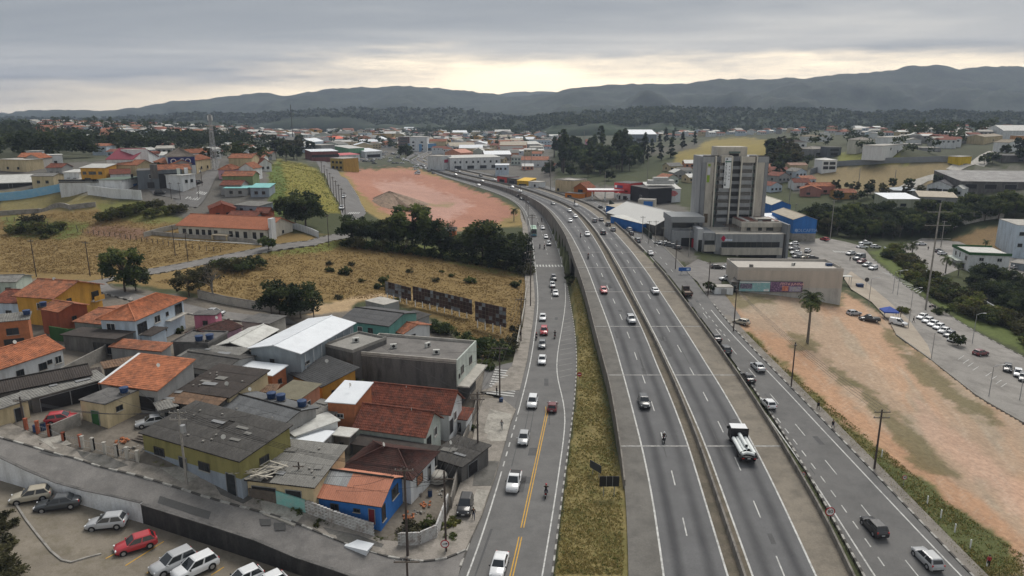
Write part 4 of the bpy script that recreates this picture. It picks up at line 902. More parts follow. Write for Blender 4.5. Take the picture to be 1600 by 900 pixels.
for x,y,l in ((.70,.1,'blue water tank nearest the pink house, on the flat slab'),(.92,.25,'blue water tank at the right corner of the flat slab')): tank(h9c,x*h9c.W,y*h9c.D,3.5,l,1.15)
h10 = H('low shed with faded orange sheet roof behind the big lean-to roof',(173,541),(252,548),(286,539),3.0,('shed','tile',TILE,.5),grey,[('f',.8,.2,2,2,'k')],group=BD)
h11 = H('dark flat-roofed garage above the green courtyard wall',(98,523),(180,530),(192,518),3.0,('flat','plain',CORRB,.1),greyD,[('f',.75,.2,4,2,'k')],group=BD)
h12 = H('long dark brown corrugated shed below the white house',(-15,616),(140,585),(207,556),2.9,('gx','corr',CORRB,.8),greyD,[('f',.5,.2,3,2,'k')],group=BD,sheets=True)
h12b = H('narrow grey lean-to roof in front of the dark brown shed',(48,622),(164,591),3.4,2.7,('shed','corr',CORRL,.35),greyD,[('f',.3,.1,4,2.2,'g',black),('f',.7,.1,4,2.2,'g',black)],group=BD)
h12c = H('cream-walled garage with grey corrugated roof at the left edge',(-25,646),(43,624),(52,611),2.9,('shed','corr',CORRL,.4),cream,[('f',.75,.1,1.2,2.1,'d')],group=BD)
h13 = H('workshop with near-black corrugated roof left of the rusty lean-to',(278,609),(358,620),(405,578),3.5,('shed','corr',CORRB,.8),cream,[('r',.6,1,1,1,'k')],group=BD,sheets=True)
h13b = H('lean-to with rust-streaked sheets behind the olive workshop',(249,626),(336,635),(357,619),2.8,('shed','corr',CORRR,.35),greyD,[('f',.5,.2,3,2,'k')],group=BD,sheets=True)
h14 = H('small brick house with bright white sheet roof beside the big warehouse',(352,577),(425,586),(459,573),3.3,('shed','metal',METW,.3),BRICK,[('r',.5,1.1,.9,.9,'k')],group=BD)
h14b = H('shed with pale grey gable roof left of the big white warehouse',(338,540),(385,543),(428,515),3.6,('gy','metal',METG,.8),wood_dark,[('f',.5,.3,2.5,2.2,'k')],'shed','shed')
h15 = H('large blue-grey warehouse with brilliant white low gable roof',(392,543),(469,551),(553,505),6.2,('gy','metal',METW,.95),bgrey,[('r',.10,3.6,1.3,.5,'k'),('r',.55,3.6,1.3,.5,'k'),('r',.85,3.6,1.3,.5,'k'),('f',.42,.2,.9,4.4,'k')],'warehouse','warehouse',over=.5)
for i in range(7): Hm(h15,h15.W+.03,h15.D*(i+.5)/7,2.8,(.10,.22,5.6),M('pale_column',(.45,.48,.5)),name='pilaster')
h16 = H('yellow-walled house under wide dark grey tiles beside the warehouse',(458,583),(503,602),(548,573),3.4,('shed','tile',M('dark_grey_tiles',(.075,.075,.076),.92,.28,.6,3,.15),1.1),yel,[('r',.35,.8,1.2,1.2,'k'),('r',.75,0,1,2.1,'d')],group=BD,over=.6)
h17 = H('big sooty concrete commercial block with flat grey roof behind a parapet',(552,553),(713,567),(751,537),7.2,('flat','plain',M('flat_roof_felt',(.17,.16,.15),.95,.25,.3,3,.1,stain=(.10,.095,.09,.7)),.1),concD,[('r',.22,4.6,1.5,1.5,'k'),('r',.66,4.7,1.6,1.5,'k'),('r',.07,4.3,.7,.8,'k')],'commercial_building','building',over=.02)
for cx,cy,sx,sy,mm in ((h17.W/2,.1,h17.W-.02,.22,concL),(h17.W/2,h17.D-.1,h17.W-.02,.22,concL),(.1,h17.D/2,.22,h17.D-.45,concL)): Hm(h17,cx,cy,7.45,(sx,sy,.75),mm,name='parapet')
Hm(h17,h17.W+.10,h17.D/2,5.35,(.22,h17.D+.1,4.9),pgreen,name='facade_panel')
for s_,z_,w_,h_ in ((.22,4.5,1.5,1.4),(.66,4.6,1.6,1.4),(.07,4.2,.7,.8)): put_win(h17.t,'k',w_,h_,(h17.W+.215,s_*h17.D,z_),math.pi/2)
Hm(h17,h17.W+1.2,h17.D*.5,3.05,(2.2,h17.D+.3,.25),concL,name='canopy_slab');Hm(h17,h17.W+.05,h17.D*.52,1.0,(.15,h17.D*.9,3.5),M('dark_shopfront',(.03,.03,.032),.6,.2),name='shopfront')
Hm(h17,h17.W+.25,h17.D*.75,2.3,(.1,h17.D*.35,.35),M('yellow_shop_band',(.6,.52,.08),.6,.1),name='shop_band')
h17b = H('lower grey flat-roofed annex left of the sooty concrete block',(507,541),(551,551),(594,528),6.3,('flat','plain',M('pale_flat_roof',(.26,.25,.23),.95,.25,.3,3),.1),concD,[('r',.8,3,1,1,'k')],'commercial_building','building',over=.02,parapet=.4)
h18 = H('teal house under broad dark grey roof beside the dry field',(533,499),(607,509),(640,487),4.2,('gx','corr',M('dark_grey_sheet',(.10,.10,.102),.92,.25,.5,4,rnd=.1),1.2),teal,[('f',.62,2.0,1.2,1.2,'k'),('f',.4,2.0,1.2,1.2,'w')],group=BD,sheets=True)
h18b = H('small plain grey concrete block behind the teal house',(571,470),(600,477),(612,468),3.5,('flat','plain',concL,.1),grey,[('f',.5,1.6,.7,.6,'k')],group=BD,over=.1)
h18c = H('dark lean-to roof right of the teal house',(626,493),(650,500),(664,490),3.2,('shed','corr',CORR,.4),grey,[('r',.5,1,1,1,'k')],group=BD)
h19 = H('small white house with rust-red tiles beside the teal house',(598,513),(630,521),(653,503),3.1,('gx','tile',TILE,1.0),wallW,[('r',.35,1.0,1.5,1.2,'k'),('f',.7,1,.9,1.1,'k')],group=BD)
h20 = H('orange hollow-brick house with white metal lean-to roof',(512,627),(553,630),(600,600),5.2,('shed','metal',METW,.5),BRICK,[('f',.45,2.7,1.1,.7,'w')],group=BD)
h21 = H('white house with long aged red-tiled roof, upper of two beside the avenue',(574,630),(701,644),(735,622),3.9,('gx','tile',TILED,2.3),wallW,[('r',.45,1.4,1.2,1.5,'w'),('r',.15,0,1.6,2.4,'g',black)],group=BD,over=.5)
h22 = H('pale green house with aged red-tiled roof, lower of two beside the avenue',(556,665),(662,679),(698,653),3.6,('gx','tile',TILED,2.2),pgreen,[('f',.33,1.2,1.5,1.0,'k'),('f',.68,1.1,.9,1.0,'k'),('r',.28,1.0,1.5,1.5,'k'),('r',.68,1.5,1.2,1.4,'w')],group=BD,over=.5)
h22b = H('dark flat awning roof between the two darkest tiled houses',(550,693),(672,712),(690,700),2.9,('flat','plain',CORRB,.1),greyD,[('r',.5,.5,1,1.6,'k')],group=BD)
h23 = H('white house with dark maroon hip roof behind the bright blue house',(541,727),(641,745),(677,706),3.3,('hip','tile',TILEM,1.7),wallW,[('r',.35,1.0,1.8,1.4,'k',M('orange_shutter',(.35,.16,.09))),('r',.75,0,1.0,2.2,'d')],group=BD,over=.6)
h24 = H('bright blue house with salmon corrugated roof on the street corner',(488,772),(593,787),(630,745),2.9,('gx','corr',CORRS,1.6),blu,[('f',.33,1.1,1.1,.95,'k'),('f',.66,1.3,.9,.5,'k'),('f',.88,0,.9,2.1,'d',M('dark_red_door',(.16,.02,.025))),('r',.66,1.3,1.9,1.5,'k'),('r',.14,.1,1.0,2.1,'k')],group=BD,sheets=True,over=.45)
h25 = H('dilapidated workshop under grey corrugated roof left of the blue house',(386,748),(489,760),(541,699),3.0,('shed','corr',CORRL,.9),cream,[('f',.25,.0,3.4,2.2,'g',black),('f',.7,.0,2.2,2.2,'g',black)],'workshop','workshop',sheets=True)
h26 = H('house with blue-grey corrugated roof and two tanks, behind the olive workshop',(345,636),(440,663),(482,634),3.6,('gx','corr',M('blue_grey_sheet',(.14,.145,.15),.9,.22,.5,4,stain=(.07,.07,.07,.6),rnd=.12),.8),grey,[('r',.5,1,1,1,'k')],group=BD,sheets=True)
for x,y,l in ((.42,.75,'left blue water tank of the pair on the blue-grey roof'),(.56,.78,'right blue water tank of the pair on the blue-grey roof'),(.92,.75,'single blue water tank at the right end of the blue-grey roof')): tank(h26,x*h26.W,y*h26.D,4.05,l,1.15)
h27 = H('white-walled shed with pale grey sheet roof before the brick house',(446,668),(462,680),(509,645),3.0,('shed','metal',METG,.3),wallW,[('r',.25,1.2,.7,.9,'k'),('r',.45,1.2,.7,.9,'k'),('r',.65,1.2,.7,.9,'k')],'shed','shed')
h28 = H('low shed with white sheet roof, left of its smaller twin',(455,685),(503,690),(521,676),2.7,('flat','metal',METW,.1),grey,[('r',.5,.9,.8,.9,'k')],'shed','shed')
h28b = H('tiny shed with pale panel roof beside the darkest tiled awning',(521,679),(545,682),(556,672),2.8,('flat','metal',METG,.1),greyD,[('f',.5,.9,.8,.9,'k')],'shed','shed')
h29 = H('salmon house with mossy grey slab roof between warehouse and tanks',(425,618),(466,624),(492,600),3.6,('shed','plain',M('mossy_slab',(.17,.155,.11),.95,.25),.3),salm,[('r',.45,1.2,.9,1.2,'w'),('f',.6,1.2,.9,1.2,'w')],group=BD)
h30 = H('dull grey flat roof patched with sheets, left of the orange brick house',(470,648),(510,655),(520,628),2.8,('shed','corr',CORRL,.4),greyD,[('r',.6,.5,1.2,1.6,'k')],group=BD)
h31 = H('shed with streaky grey fibre roof beside the avenue footway',(671,712),(721,728),(741,690),2.7,('shed','corr',CORR,.3),concD,[('r',.4,.2,2.4,2.0,'g',black)],'shed','shed',sheets=True)
h33 = H('light green house with grey sheet roof at the left edge by the field',(-20,441),(24,440),(56,430),3.5,('gx','corr',CORRL,.8),mint,[('f',.7,1,1.2,1.2,'k')],group=BD)
h34 = H('pale blue house with deep red tiled roof left of the yellow house',(-14,472),(28,473),(52,455),4.0,('gx','tile',TILED,1.4),lblue,[('f',.6,1.2,1.2,1.2,'k')],group=BD)
h35 = H('dark roofed house with black tiles below the salmon house',(268,568),(345,580),(395,556),3.1,('gx','corr',CORR,.7),grey,[('f',.5,1,1,1,'k')],group=BD)
h36 = H('grey sheet-roofed house below the pink house',(280,556),(362,562),(392,545),3.0,('shed','corr',CORRL,.3),greyD,[('f',.6,1,1,1,'k')],group=BD)
for lb,A,B,C,h_,rf,wl in (
 ('dark corrugated lean-to between the brown shed and the big orange roof',(112,603),(160,594),(196,568),2.6,('shed','corr',CORRB,.5),greyD),
 ('rusty sheet roof right of the green courtyard wall',(165,575),(212,566),(240,552),2.5,('shed','corr',CORRR,.3),greyD),
 ('low grey shed behind the silver car of the yard',(250,640),(275,634),(282,626),2.4,('shed','corr',CORRL,.3),conc),
 ('small rusty lean-to against the salmon house',(398,612),(428,612),(436,602),2.5,('shed','corr',CORRR,.3),BRICK),
 ('dark tarp-roofed lean-to below the sooty concrete block',(560,612),(598,616),(604,606),2.3,('shed','corr',CORR,.3),greyD),
 ('tiled porch roof before the white red-tiled house',(703,652),(728,655),(742,640),2.6,('shed','tile',TILED,.5),wallW),
 ('grey slab garage at the lane behind the pink house',(378,502),(420,506),(440,494),2.8,('flat','plain',concD,.1),concL),
 ('small shed with mossy sheets between tanks and pink house',(352,545),(390,548),(402,537),2.7,('shed','corr',CORRL,.3),greyD),
 ('dark sheet roof in front of the pale blue two-storey house',(196,520),(236,524),(250,512),2.6,('shed','corr',CORRB,.3),lblue),
 ): H(lb,A,B,C,h_,rf,wl,[('f',.5,.3,1.1,1.6,'k')],group=BD)
wbr = M('white_painted_brick',(.52,.52,.51),.92,.22,.8,7,.25,stain=(.22,.17,.14,.8))
def brickwall(name,pts,label,h,mat,dz=0):
 """low wall laid in real courses: bricks proud of the joints, set out one by one as one joined part"""
 q = [T(*p).xy for p in pts];o = thing(name,label,'wall',(*q[0],hb(*q[0])));core = MB();br = MB();base = Vector((*q[0],hb(*q[0])))
 for a,b in zip(q,q[1:]):
  d = (b-a);L = d.length;d.normalize();ang = math.atan2(d.y,d.x);nC = int((h+.3)/.2);k = max(1,int(L/.42))
  for i in range(k):
   c = a+d*((i+.5)*L/k);z = hb(*c)
   core.box((c.x-base.x,c.y-base.y,z-base.z+h/2-.2),(L/k,.14,h+.38),ang)
   for j in range(nC):
    s = .5 if j % 2 else 0;c2 = a+d*min((i+.5+s)*L/k,L-.15)
    br.box((c2.x-base.x,c2.y-base.y,z-base.z-.25+j*.2+.1),(L/k-.035,.19+random.uniform(0,.02),.17),ang)
 core.build('mortar',conc,o);bo = br.build('bricks',mat,o);bo['kind'] = 'stuff';return o
brickwall('brick_wall',[(478,801),(520,818),(584,838)],'white painted brick wall along the street before the blue house',1.7,wbr)
brickwall('brick_wall',[(622,853),(655,852),(682,840)],'white peeling brick wall at the street corner',1.7,wbr)
brickwall('brick_wall',[(682,840),(700,790)],'white peeling brick wall running up the avenue side of the corner yard',1.7,wbr)
polywall('yard_wall',[(433,788),(478,801)],'turquoise wall section on the sloping street',M('turquoise_paint',(.22,.48,.44),.85,.14,.6,5,stain=(.35,.4,.38,.6)),1.9,.2)
polywall('yard_wall',[(390,777),(433,788)],'dark plank fence before the dilapidated workshop',woodp,1.7,.14,cat='fence')
polywall('yard_wall',[(162,662),(206,645),(244,630)],'rough grey block wall beside the small cream house',conc,2.2,.2)
polywall('yard_wall',[(82,682),(127,664)],'grey block wall between the red car and the cream house',conc,1.8,.2)
polywall('yard_wall',[(700,735),(722,700),(740,655),(748,620)],'stained concrete yard wall along the avenue footway',barr,1.5,.2)
polywall('yard_wall',[(705,795),(716,745)],'grey stained wall beside the parked black car',barr,2.2,.2)
polywall('yard_wall',[(80,531),(110,536),(165,533)],'bright dark-green courtyard wall below the yellow house',dgreen,2.6,.2)
polywall('yard_wall',[(90,600),(165,560),(180,545)],'low grey wall behind the long brown shed',conc,2.2,.2)
polywall('yard_wall',[(310,466),(355,476),(400,484),(455,492),(490,488)],'old grey wall along the lane by the bare trees',concL,1.9,.22,cap=concD)
polywall('yard_wall',[(806,550),(812,520),(819,485),(822,455)],'white post wall beside the avenue footway at the billboard field',concL,1.6,.2)
pillm = M('red_pillar_brick',(.30,.09,.05),.9,.2,1,7,.2)
def fence(name,pts,label,posts,rail_h=1.2,mat=steel,pm=None,pw=.35,ph=1.7,gap=.28,cat='fence'):
 q = [T(*p) for p in pts];o = thing(name,label,cat,q[0]);L = sum((b-a).xy.length for a,b in zip(q,q[1:]))
 me = MB();me.box((0,0,ph/2-.2),(pw,pw,ph+.4));me.box((0,0,ph+.03),(pw+.1,pw+.1,.08));pmesh = me.mesh('post',pm or pillm)
 bars = MB()
 for a,b in zip(q,q[1:]):
  n = max(1,round(posts*(b-a).xy.length/L))
  for i in range(n+1):
   c = a.lerp(b,i/n);z = float(gz(c.x,c.y));p = new('post',pmesh,o);p.location = (c.x-q[0].x,c.y-q[0].y,z-q[0].z)
  d = (b-a);k = max(1,int(d.length/gap))
  for i in range(k):
   c = a.lerp(b,(i+.5)/k);z = float(gz(c.x,c.y))-q[0].z;bars.tube((c.x-q[0].x,c.y-q[0].y,z+.1),(c.x-q[0].x,c.y-q[0].y,z+rail_h),.018,n=4)
  for hh in (.15,rail_h*.95): bars.tube((a.x-q[0].x,a.y-q[0].y,float(gz(a.x,a.y))-q[0].z+hh),(b.x-q[0].x,b.y-q[0].y,float(gz(b.x,b.y))-q[0].z+hh),.025,n=4)
 if gap < 5: bars.build('railing',mat,o)
 return o
fence('garden_fence',[(42,672),(78,682),(100,690),(127,698)],'brick-pillared railing fence before the red car yard',4)
fence('garden_fence',[(130,700),(146,703),(183,713),(216,722)],'grey concrete-post fence before the yard of the silver car',4,pm=concL)
fence('wire_fence',[(0,345),(60,350),(120,357)],'left wooden-post wire fence across the dry field',9,1.1,pm=woodp,pw=.16,ph=1.3,gap=9)
fence('wire_fence',[(122,364),(180,370),(230,378),(290,388),(345,394)],'long wooden-post wire fence on the dry field below the church hall',26,1.1,pm=woodp,pw=.16,ph=1.3,gap=9)
def planks():
 o = thing('plank_heap','heap of pale broken planks on the dilapidated workshop roof','debris',h25.world(.4,1.2,3.55),h25.ang);rr = random.Random(3)
 me = MB();me.box((0,0,0),(2.6,.16,.05));me = me.mesh('plank',M('pale_plank',(.42,.39,.33),.9,.2,2,8,rnd=.3))
 for i in range(26):
  p = new('plank',me,o);p.location = (rr.uniform(-1.5,3.2),rr.uniform(-1.6,1.6),rr.uniform(0,.5));p.rotation_euler = (rr.uniform(-.2,.2),rr.uniform(-.25,.25),rr.uniform(-.5,1.2));p.scale.x = rr.uniform(.5,1.2)
planks()
# lettering
FONTC = {}
def lettering(s,size,mat,parent,loc,rot,name='lettering',depth=.02,align='CENTER',vert=False):
 cu = bpy.data.curves.new('lettering','FONT');cu.body = '\n'.join(s) if vert else s;cu.size = size;cu.extrude = depth;cu.align_x = align;cu.align_y = 'CENTER'
 if vert: cu.space_line = .82
 tmp = bpy.data.objects.new('tmp',cu);COL.objects.link(tmp);dg = bpy.context.evaluated_depsgraph_get()
 me = bpy.data.meshes.new_from_object(tmp.evaluated_get(dg));bpy.data.objects.remove(tmp);bpy.data.curves.remove(cu)
 me.materials.clear();me.materials.append(mat);o = new(name,me,parent);o.location = loc;o.rotation_euler = rot;return o
FR = (math.pi/2,0,0)
# tower block and podium
twG = W('tower_grey_panels',(.30,.31,.32));twB = W('tower_beige_panels',(.47,.44,.385));twP = W('tower_cream_piers',(.62,.59,.51));twD = W('tower_dark_grey_panels',(.23,.24,.25));greenG = M('greenish_glass',(.10,.14,.13),.25,.2)  # twD is the darker grey of corner piers, loggia parapets and side fins
def tower():
 Y0,dp = 268.0,15.0;k = (Y0*CP+30*SP)/F
 def X(px): return PY(px,300,Y0).x
 def Z(py): return PY(1140,py,Y0).z
 x0,x1 = X(1096),X(1198);g = 2.0;t = thing('apartment_tower','ten-storey grey and beige apartment tower, tallest building in view','tower',((x0+x1)/2,Y0,g));ox = (x0+x1)/2
 zt = Z(245)-g;zb = -1.5
 def rel(px): return X(px)-ox
 mb = MB();mb.box((0,dp/2+1.2,(zt+zb)/2),(x1-x0,dp-2.4,zt-zb));mb.build('wall',twG,t)
 def slab(name,pa,pb,z0,z1,y0,y1,mat):
  m_ = MB();m_.box(((rel(pa)+rel(pb))/2,(y0+y1)/2,(z0+z1)/2),(rel(pb)-rel(pa),y1-y0,z1-z0));return m_.build(name,mat,t)
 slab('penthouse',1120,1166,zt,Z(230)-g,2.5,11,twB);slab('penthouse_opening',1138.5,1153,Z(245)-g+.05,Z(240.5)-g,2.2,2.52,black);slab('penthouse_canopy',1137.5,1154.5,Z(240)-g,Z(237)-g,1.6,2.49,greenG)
 slab('roof_parapet',1096.5,1121,zt,Z(243)-g,.9,1.3,frameD);slab('roof_parapet',1168,1197.5,zt,Z(243)-g,.9,1.3,frameD)
 zh = Z(254)-g
 slab('beige_panel',1102,1113.6,zb,zh,.35,1.2,twB);slab('beige_panel',1178.5,1192,zb,zh,.35,1.2,twB)
 slab('grey_band',1096,1114,zh,zt,.3,1.2,twG);slab('grey_band',1178,1198,zh,zt,.3,1.2,twG);slab('corner_pier',1096,1101.5,zb,zh-.01,.4,1.2,twD);slab('corner_pier',1192.5,1198,zb,zh-.01,.4,1.2,twD)
 slab('crown_panel',1124,1140,zh,Z(243)-g,-.3,1.2,twB);slab('crown_panel',1156,1176,zh,zt,-.3,1.2,twB)
 for px in (1114.4,1139.6,1154.5,1178): slab('pier',px,px+1.7,zb,zt+.25,-.55,1.19,twP)
 slab('stair_glazing',1117,1120,zb,zh,.8,1.18,greenG);slab('stair_glazing',1174,1177.5,zb,zh,.8,1.18,greenG)
 zs = [Z(256.5+11.7*i)-g for i in range(8)]
 for i,z in enumerate(zs):
  put_win(t,'k',3.0/3.9*3.2,1.25,(rel(1118.8),.78,z-.5),0,gm=glass);put_win(t,'k',2.2,1.25,(rel(1176.2),.78,z-.5),0)
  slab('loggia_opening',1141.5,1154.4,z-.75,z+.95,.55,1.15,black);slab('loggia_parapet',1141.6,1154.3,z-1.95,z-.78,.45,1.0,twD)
  put_win(t,'k',4.6,1.2,(rel(1131),.35,z-.5),0);slab('balcony',1122.5,1138.5,z-1.9,z-.55,.0,.34,twG)
  put_win(t,'k',4.6,1.2,(rel(1163.5),.35,z-.5),0);slab('balcony',1156.5,1173.5,z-1.9,z-.55,.0,.34,twG)
  slab('storey_wall',1121.5,1139.4,z-.56,z+1.02,.36,1.17,twG);slab('storey_wall',1156.4,1174,z-.56,z+1.02,.36,1.17,twG)
 bn = slab('banner',1128.7,1138.6,Z(294)-g,Z(246)-g,-.75,-.68,M('banner_cloth',(.72,.74,.75),.8,.06))
 dk = M('banner_ink',(.03,.05,.06),.8,.05);gb = M('banner_green',(.02,.12,.07),.8,.05)
 for nm,pa,pb,a,b,mm in (('banner_stripe',1129,1138.4,253.4,251.6,gb),('banner_logo',1130.5,1132.8,249.6,247.3,dk),('banner_logo',1129.6,1132,289.6,287.2,dk)):
  slab(nm,pa,pb,Z(a)-g,Z(b)-g,-.80,-.752,mm)
 lettering('APARTAMENTOS',.98,dk,t,(rel(1131),-.77,Z(270.5)-g),FR,vert=True)
 for i,q in enumerate((260,265,270,275,280)): slab('banner_mark',1135.6,1137,Z(q+.7)-g,Z(q-.7)-g,-.79,-.752,dk)
 lg = M('sign_lime',(.22,.34,.03),.6,.1);wg = M('sign_pale',(.55,.55,.58),.6,.1)
 slab('wall_sign',1103.4,1107.6,Z(285)-g,Z(274)-g,.26,.345,lg);slab('wall_sign',1103.8,1108,Z(273)-g,Z(262)-g,.26,.345,wg);slab('wall_sign',1104.3,1108,Z(260)-g,Z(256)-g,.26,.345,lg)
 slab('gate_panel',1103,1108.5,Z(348)-g,Z(334)-g,.2,.345,M('bronze_door',(.10,.07,.04),.6,.2))
 t2 = thing('office_podium','low grey office building with long beige balcony in front of the tower','building',(PY(1170,400,250).x,250,g));Yp = 250.0;ox2 = t2.location.x
 def X2(px): return PY(px,400,Yp).x-ox2
 def Z2(py): return PY(1170,py,Yp).z-g
 def s2(name,pa,pb,z0,z1,y0,y1,mat):
  m_ = MB();m_.box(((X2(pa)+X2(pb))/2,(y0+y1)/2,(z0+z1)/2),(X2(pb)-X2(pa),y1-y0,z1-z0));return m_.build(name,mat,t2)
 s2('wall',1117,1227.5,Z2(420),Z2(366.5),.5,14,twG);s2('terrace',1117.3,1227,Z2(366.4),Z2(366),.6,17.5,twB)
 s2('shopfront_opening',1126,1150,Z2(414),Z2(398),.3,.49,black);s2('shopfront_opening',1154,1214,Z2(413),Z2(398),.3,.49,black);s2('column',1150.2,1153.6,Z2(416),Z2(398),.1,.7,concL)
 s2('window_band',1126.5,1217,Z2(387),Z2(378.5),.34,.49,glass)
 for px in (1136,1149,1163,1172,1181,1190,1204): s2('mullion',px,px+.6,Z2(387),Z2(378.5),.28,.335,frameD)
 s2('balcony',1125.5,1219.5,Z2(397.5),Z2(387),-1.2,.48,twB);s2('side_fin',1226,1230,Z2(415),Z2(351),-.5,15,twD);s2('side_fin',1222.8,1224.4,Z2(412),Z2(366),.2,.5,frameD)
 mq = MB();c = Vector((X2(1129.0),.42,Z2(373)));r = .95
 mq.add([(c.x-r,c.y,c.z),(c.x,c.y,c.z-r*1.2),(c.x+r,c.y,c.z),(c.x,c.y,c.z+r*1.2),(c.x-r,.5,c.z),(c.x,.5,c.z-r*1.2),(c.x+r,.5,c.z),(c.x,.5,c.z+r*1.2)],[(0,1,2,3),(0,4,5,1),(1,5,6,2),(2,6,7,3),(3,7,4,0)]);mq.build('logo',M('logo_crimson',(.42,.015,.06),.5,.05),t2)
 wl = M('logo_pale',(.62,.68,.80),.5,.05)
 for i,(a,b) in enumerate(((1131.8,1136),(1136.6,1139.6),(1140,1143))): s2('logo_bar',a,b,Z2(376.8),Z2(373.6+.3*i),.40,.497,wl)
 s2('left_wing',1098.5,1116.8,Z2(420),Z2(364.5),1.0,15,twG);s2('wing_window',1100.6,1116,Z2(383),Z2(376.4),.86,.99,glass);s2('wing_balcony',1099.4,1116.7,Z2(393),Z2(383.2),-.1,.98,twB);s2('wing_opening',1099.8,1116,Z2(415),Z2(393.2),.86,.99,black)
 s2('white_wall_cap',1090,1098.4,Z2(416),Z2(358.5),1.5,16,M('podium_white',(.48,.49,.5),.85,.1));s2('wing_doorway',1091.5,1097,Z2(409),Z2(376),1.3,1.49,glass)
 s2('raised_hall',1163,1226,Z2(366.3),Z2(350),6,17,twB);s2('hall_fascia',1162,1228,Z2(358.5),Z2(351.5),5.0,5.99,twB)
 for a,b in ((1172,1178),(1190,1196),(1203,1214)): s2('hall_window',a,b,Z2(364.5),Z2(359.5),5.85,5.99,glass)
 gr = M('rust_glass_roof',(.16,.06,.045),.45,.3,.8,3);
 for i in range(9): s2('glazed_roof_panel',1164+i*6.6,1170+i*6.6,Z2(350)+.02,Z2(350)+.22,6.3,17.5,gr if i % 3 != 1 else METG)
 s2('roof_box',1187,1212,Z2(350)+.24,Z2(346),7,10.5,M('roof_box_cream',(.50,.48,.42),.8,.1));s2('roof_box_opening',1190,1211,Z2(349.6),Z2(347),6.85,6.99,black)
 for i in range(7): s2('pergola_beam',1144+i*3.1,1144.8+i*3.1,Z2(360),Z2(359.3),6,14,woodp)
 for i in range(4): s2('pergola_rail',1144,1163.2,Z2(359.25),Z2(358.7),6.4+i*2.2,6.6+i*2.2,woodp)
 for px in (1144.5,1162): s2('pergola_post',px,px+.8,Z2(366),Z2(360.05),6.2,6.45,woodp)
 t3 = thing('office_wing','grey low wing with cantilevered corner beside the service road','building',(PY(1070,390,258).x,258,3.0));ox3 = t3.location.x
 def s3(name,pa,pb,za,zb_,y0,y1,mat):
  xa,xb = PY(pa,400,258).x-ox3,PY(pb,400,258).x-ox3;z0,z1 = PY(1070,za,258).z-3,PY(1070,zb_,258).z-3;m_ = MB();m_.box(((xa+xb)/2,(y0+y1)/2,(z0+z1)/2),(xb-xa,y1-y0,z1-z0));return m_.build(name,mat,t3)
 s3('wall',1048,1086,398,345,2,14,twG);s3('cantilever',1045,1096,347,338,-1.2,13,M('podium_light_grey',(.27,.28,.285),.85,.1));s3('opening',1050,1084,357,347.5,1.8,1.99,glass);s3('lower_block',1049,1087,392,360,-1,1.7,twG)
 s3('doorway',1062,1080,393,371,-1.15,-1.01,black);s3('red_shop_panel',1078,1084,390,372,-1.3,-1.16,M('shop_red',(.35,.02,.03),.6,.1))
tower()
bgB = W('warm_beige_render',(.45,.40,.345),(.34,.31,.27,.5))
hb1 = H('long beige windowless building with wall billboard at the dirt lot',(1153,422),(1318,424),13.0,7.4,('flat','plain',M('beige_roof',(.44,.41,.37),.9,.15),.1),(bgB,W('lower_pale_render',(.44,.43,.40)),2.6),[],'commercial_building','building',over=.02,parapet=.7)
def wallboard():
 L = hb1.W;p = hb1.world(L*.02,-.55,.9);t = thing('billboard','long double billboard, teal half and purple half, before the beige building','billboard',p,hb1.ang);w = L*.60
 for i in range(7): m_ = MB();m_.box((w*i/6,.12,.2),(.12,.12,2.6));m_.build('leg',steel,t)
 def pan(nm,x0,x1,z0,z1,mat,y=.0,d=.06): m_ = MB();m_.box(((x0+x1)/2,y,(z0+z1)/2),(x1-x0,d,z1-z0));return m_.build(nm,mat,t)
 pan('backing',-.1,w+.1,.55,3.55,frameD,.05,.04);h = w*.49
 pan('poster',0,h,.65,3.45,M('poster_teal',(.22,.42,.44),.7,.25,.5,3,stain=(.45,.55,.55,.8)));pan('poster',h+.05,w,.65,3.45,M('poster_purple',(.10,.06,.12),.7,.5,1.2,4,stain=(.42,.26,.40,.9)))
 pan('poster_print',.2,h*.42,1.4,2.9,M('poster_navy',(.10,.09,.15),.7,.5,2,6,stain=(.45,.40,.45,.8)),-.04,.02);pan('poster_print',h*.8,h*.97,.75,1.3,white,-.04,.02);pan('poster_print',0.05,h*.98,3.15,3.4,white,-.04,.02)
 pan('poster_print',h+w*.19,w*.78,.9,2.3,M('poster_red',(.50,.14,.10),.7,.4,1.5,4,stain=(.6,.45,.3,.8)),-.04,.02);pan('poster_print',w*.80,w*.98,.75,2.2,M('poster_lilac',(.30,.28,.40),.7,.4,1.5,5,stain=(.5,.5,.3,.8)),-.04,.02)
 lettering('FESTA JUNINA',1.0,M('poster_letter',(.75,.42,.38),.7,.1),t,(h+w*.345,-.06,2.85),FR)
wallboard()
for x,y,d,m_,nm in ((.16,.2,(.9,.9,.8),greyD,'roof_unit'),(.95,.45,(1.6,1.2,.7),tankm,'water_tank')): Hm(hb1,x*hb1.W,y*hb1.D+1,7.9,d,m_,name=nm)
H('low white meter house with gate beside the beige building',(1117,449),(1146,449),3.0,2.2,('flat','plain',concL,.1),wallW,[('f',.5,.2,1.5,1.5,'d',grey)],'utility_hut','hut',over=.05)
H('green canvas-roofed side porch of the beige building',(1143,440),(1152,441),7.0,3.0,('shed','plain',frameD,.6),greyD,[('f',.5,.1,1.5,2,'d')],'porch','porch')
roofT = M('tan_sheet',(.40,.35,.27),.75,.12,.3,3,stain=(.26,.22,.17,.6));roofC = M('cream_sheet',(.56,.53,.44),.7,.1,.3,3,stain=(.38,.36,.3,.5))
b2 = H('blue gable warehouse with pale lettering and grey base',(1240,343),(1277,343),24.0,9.2,('gy','metal',roofT,1.6),(blu,conc,3.6),[('l',.5,5,2,1,'k')],'warehouse','warehouse',over=.25)
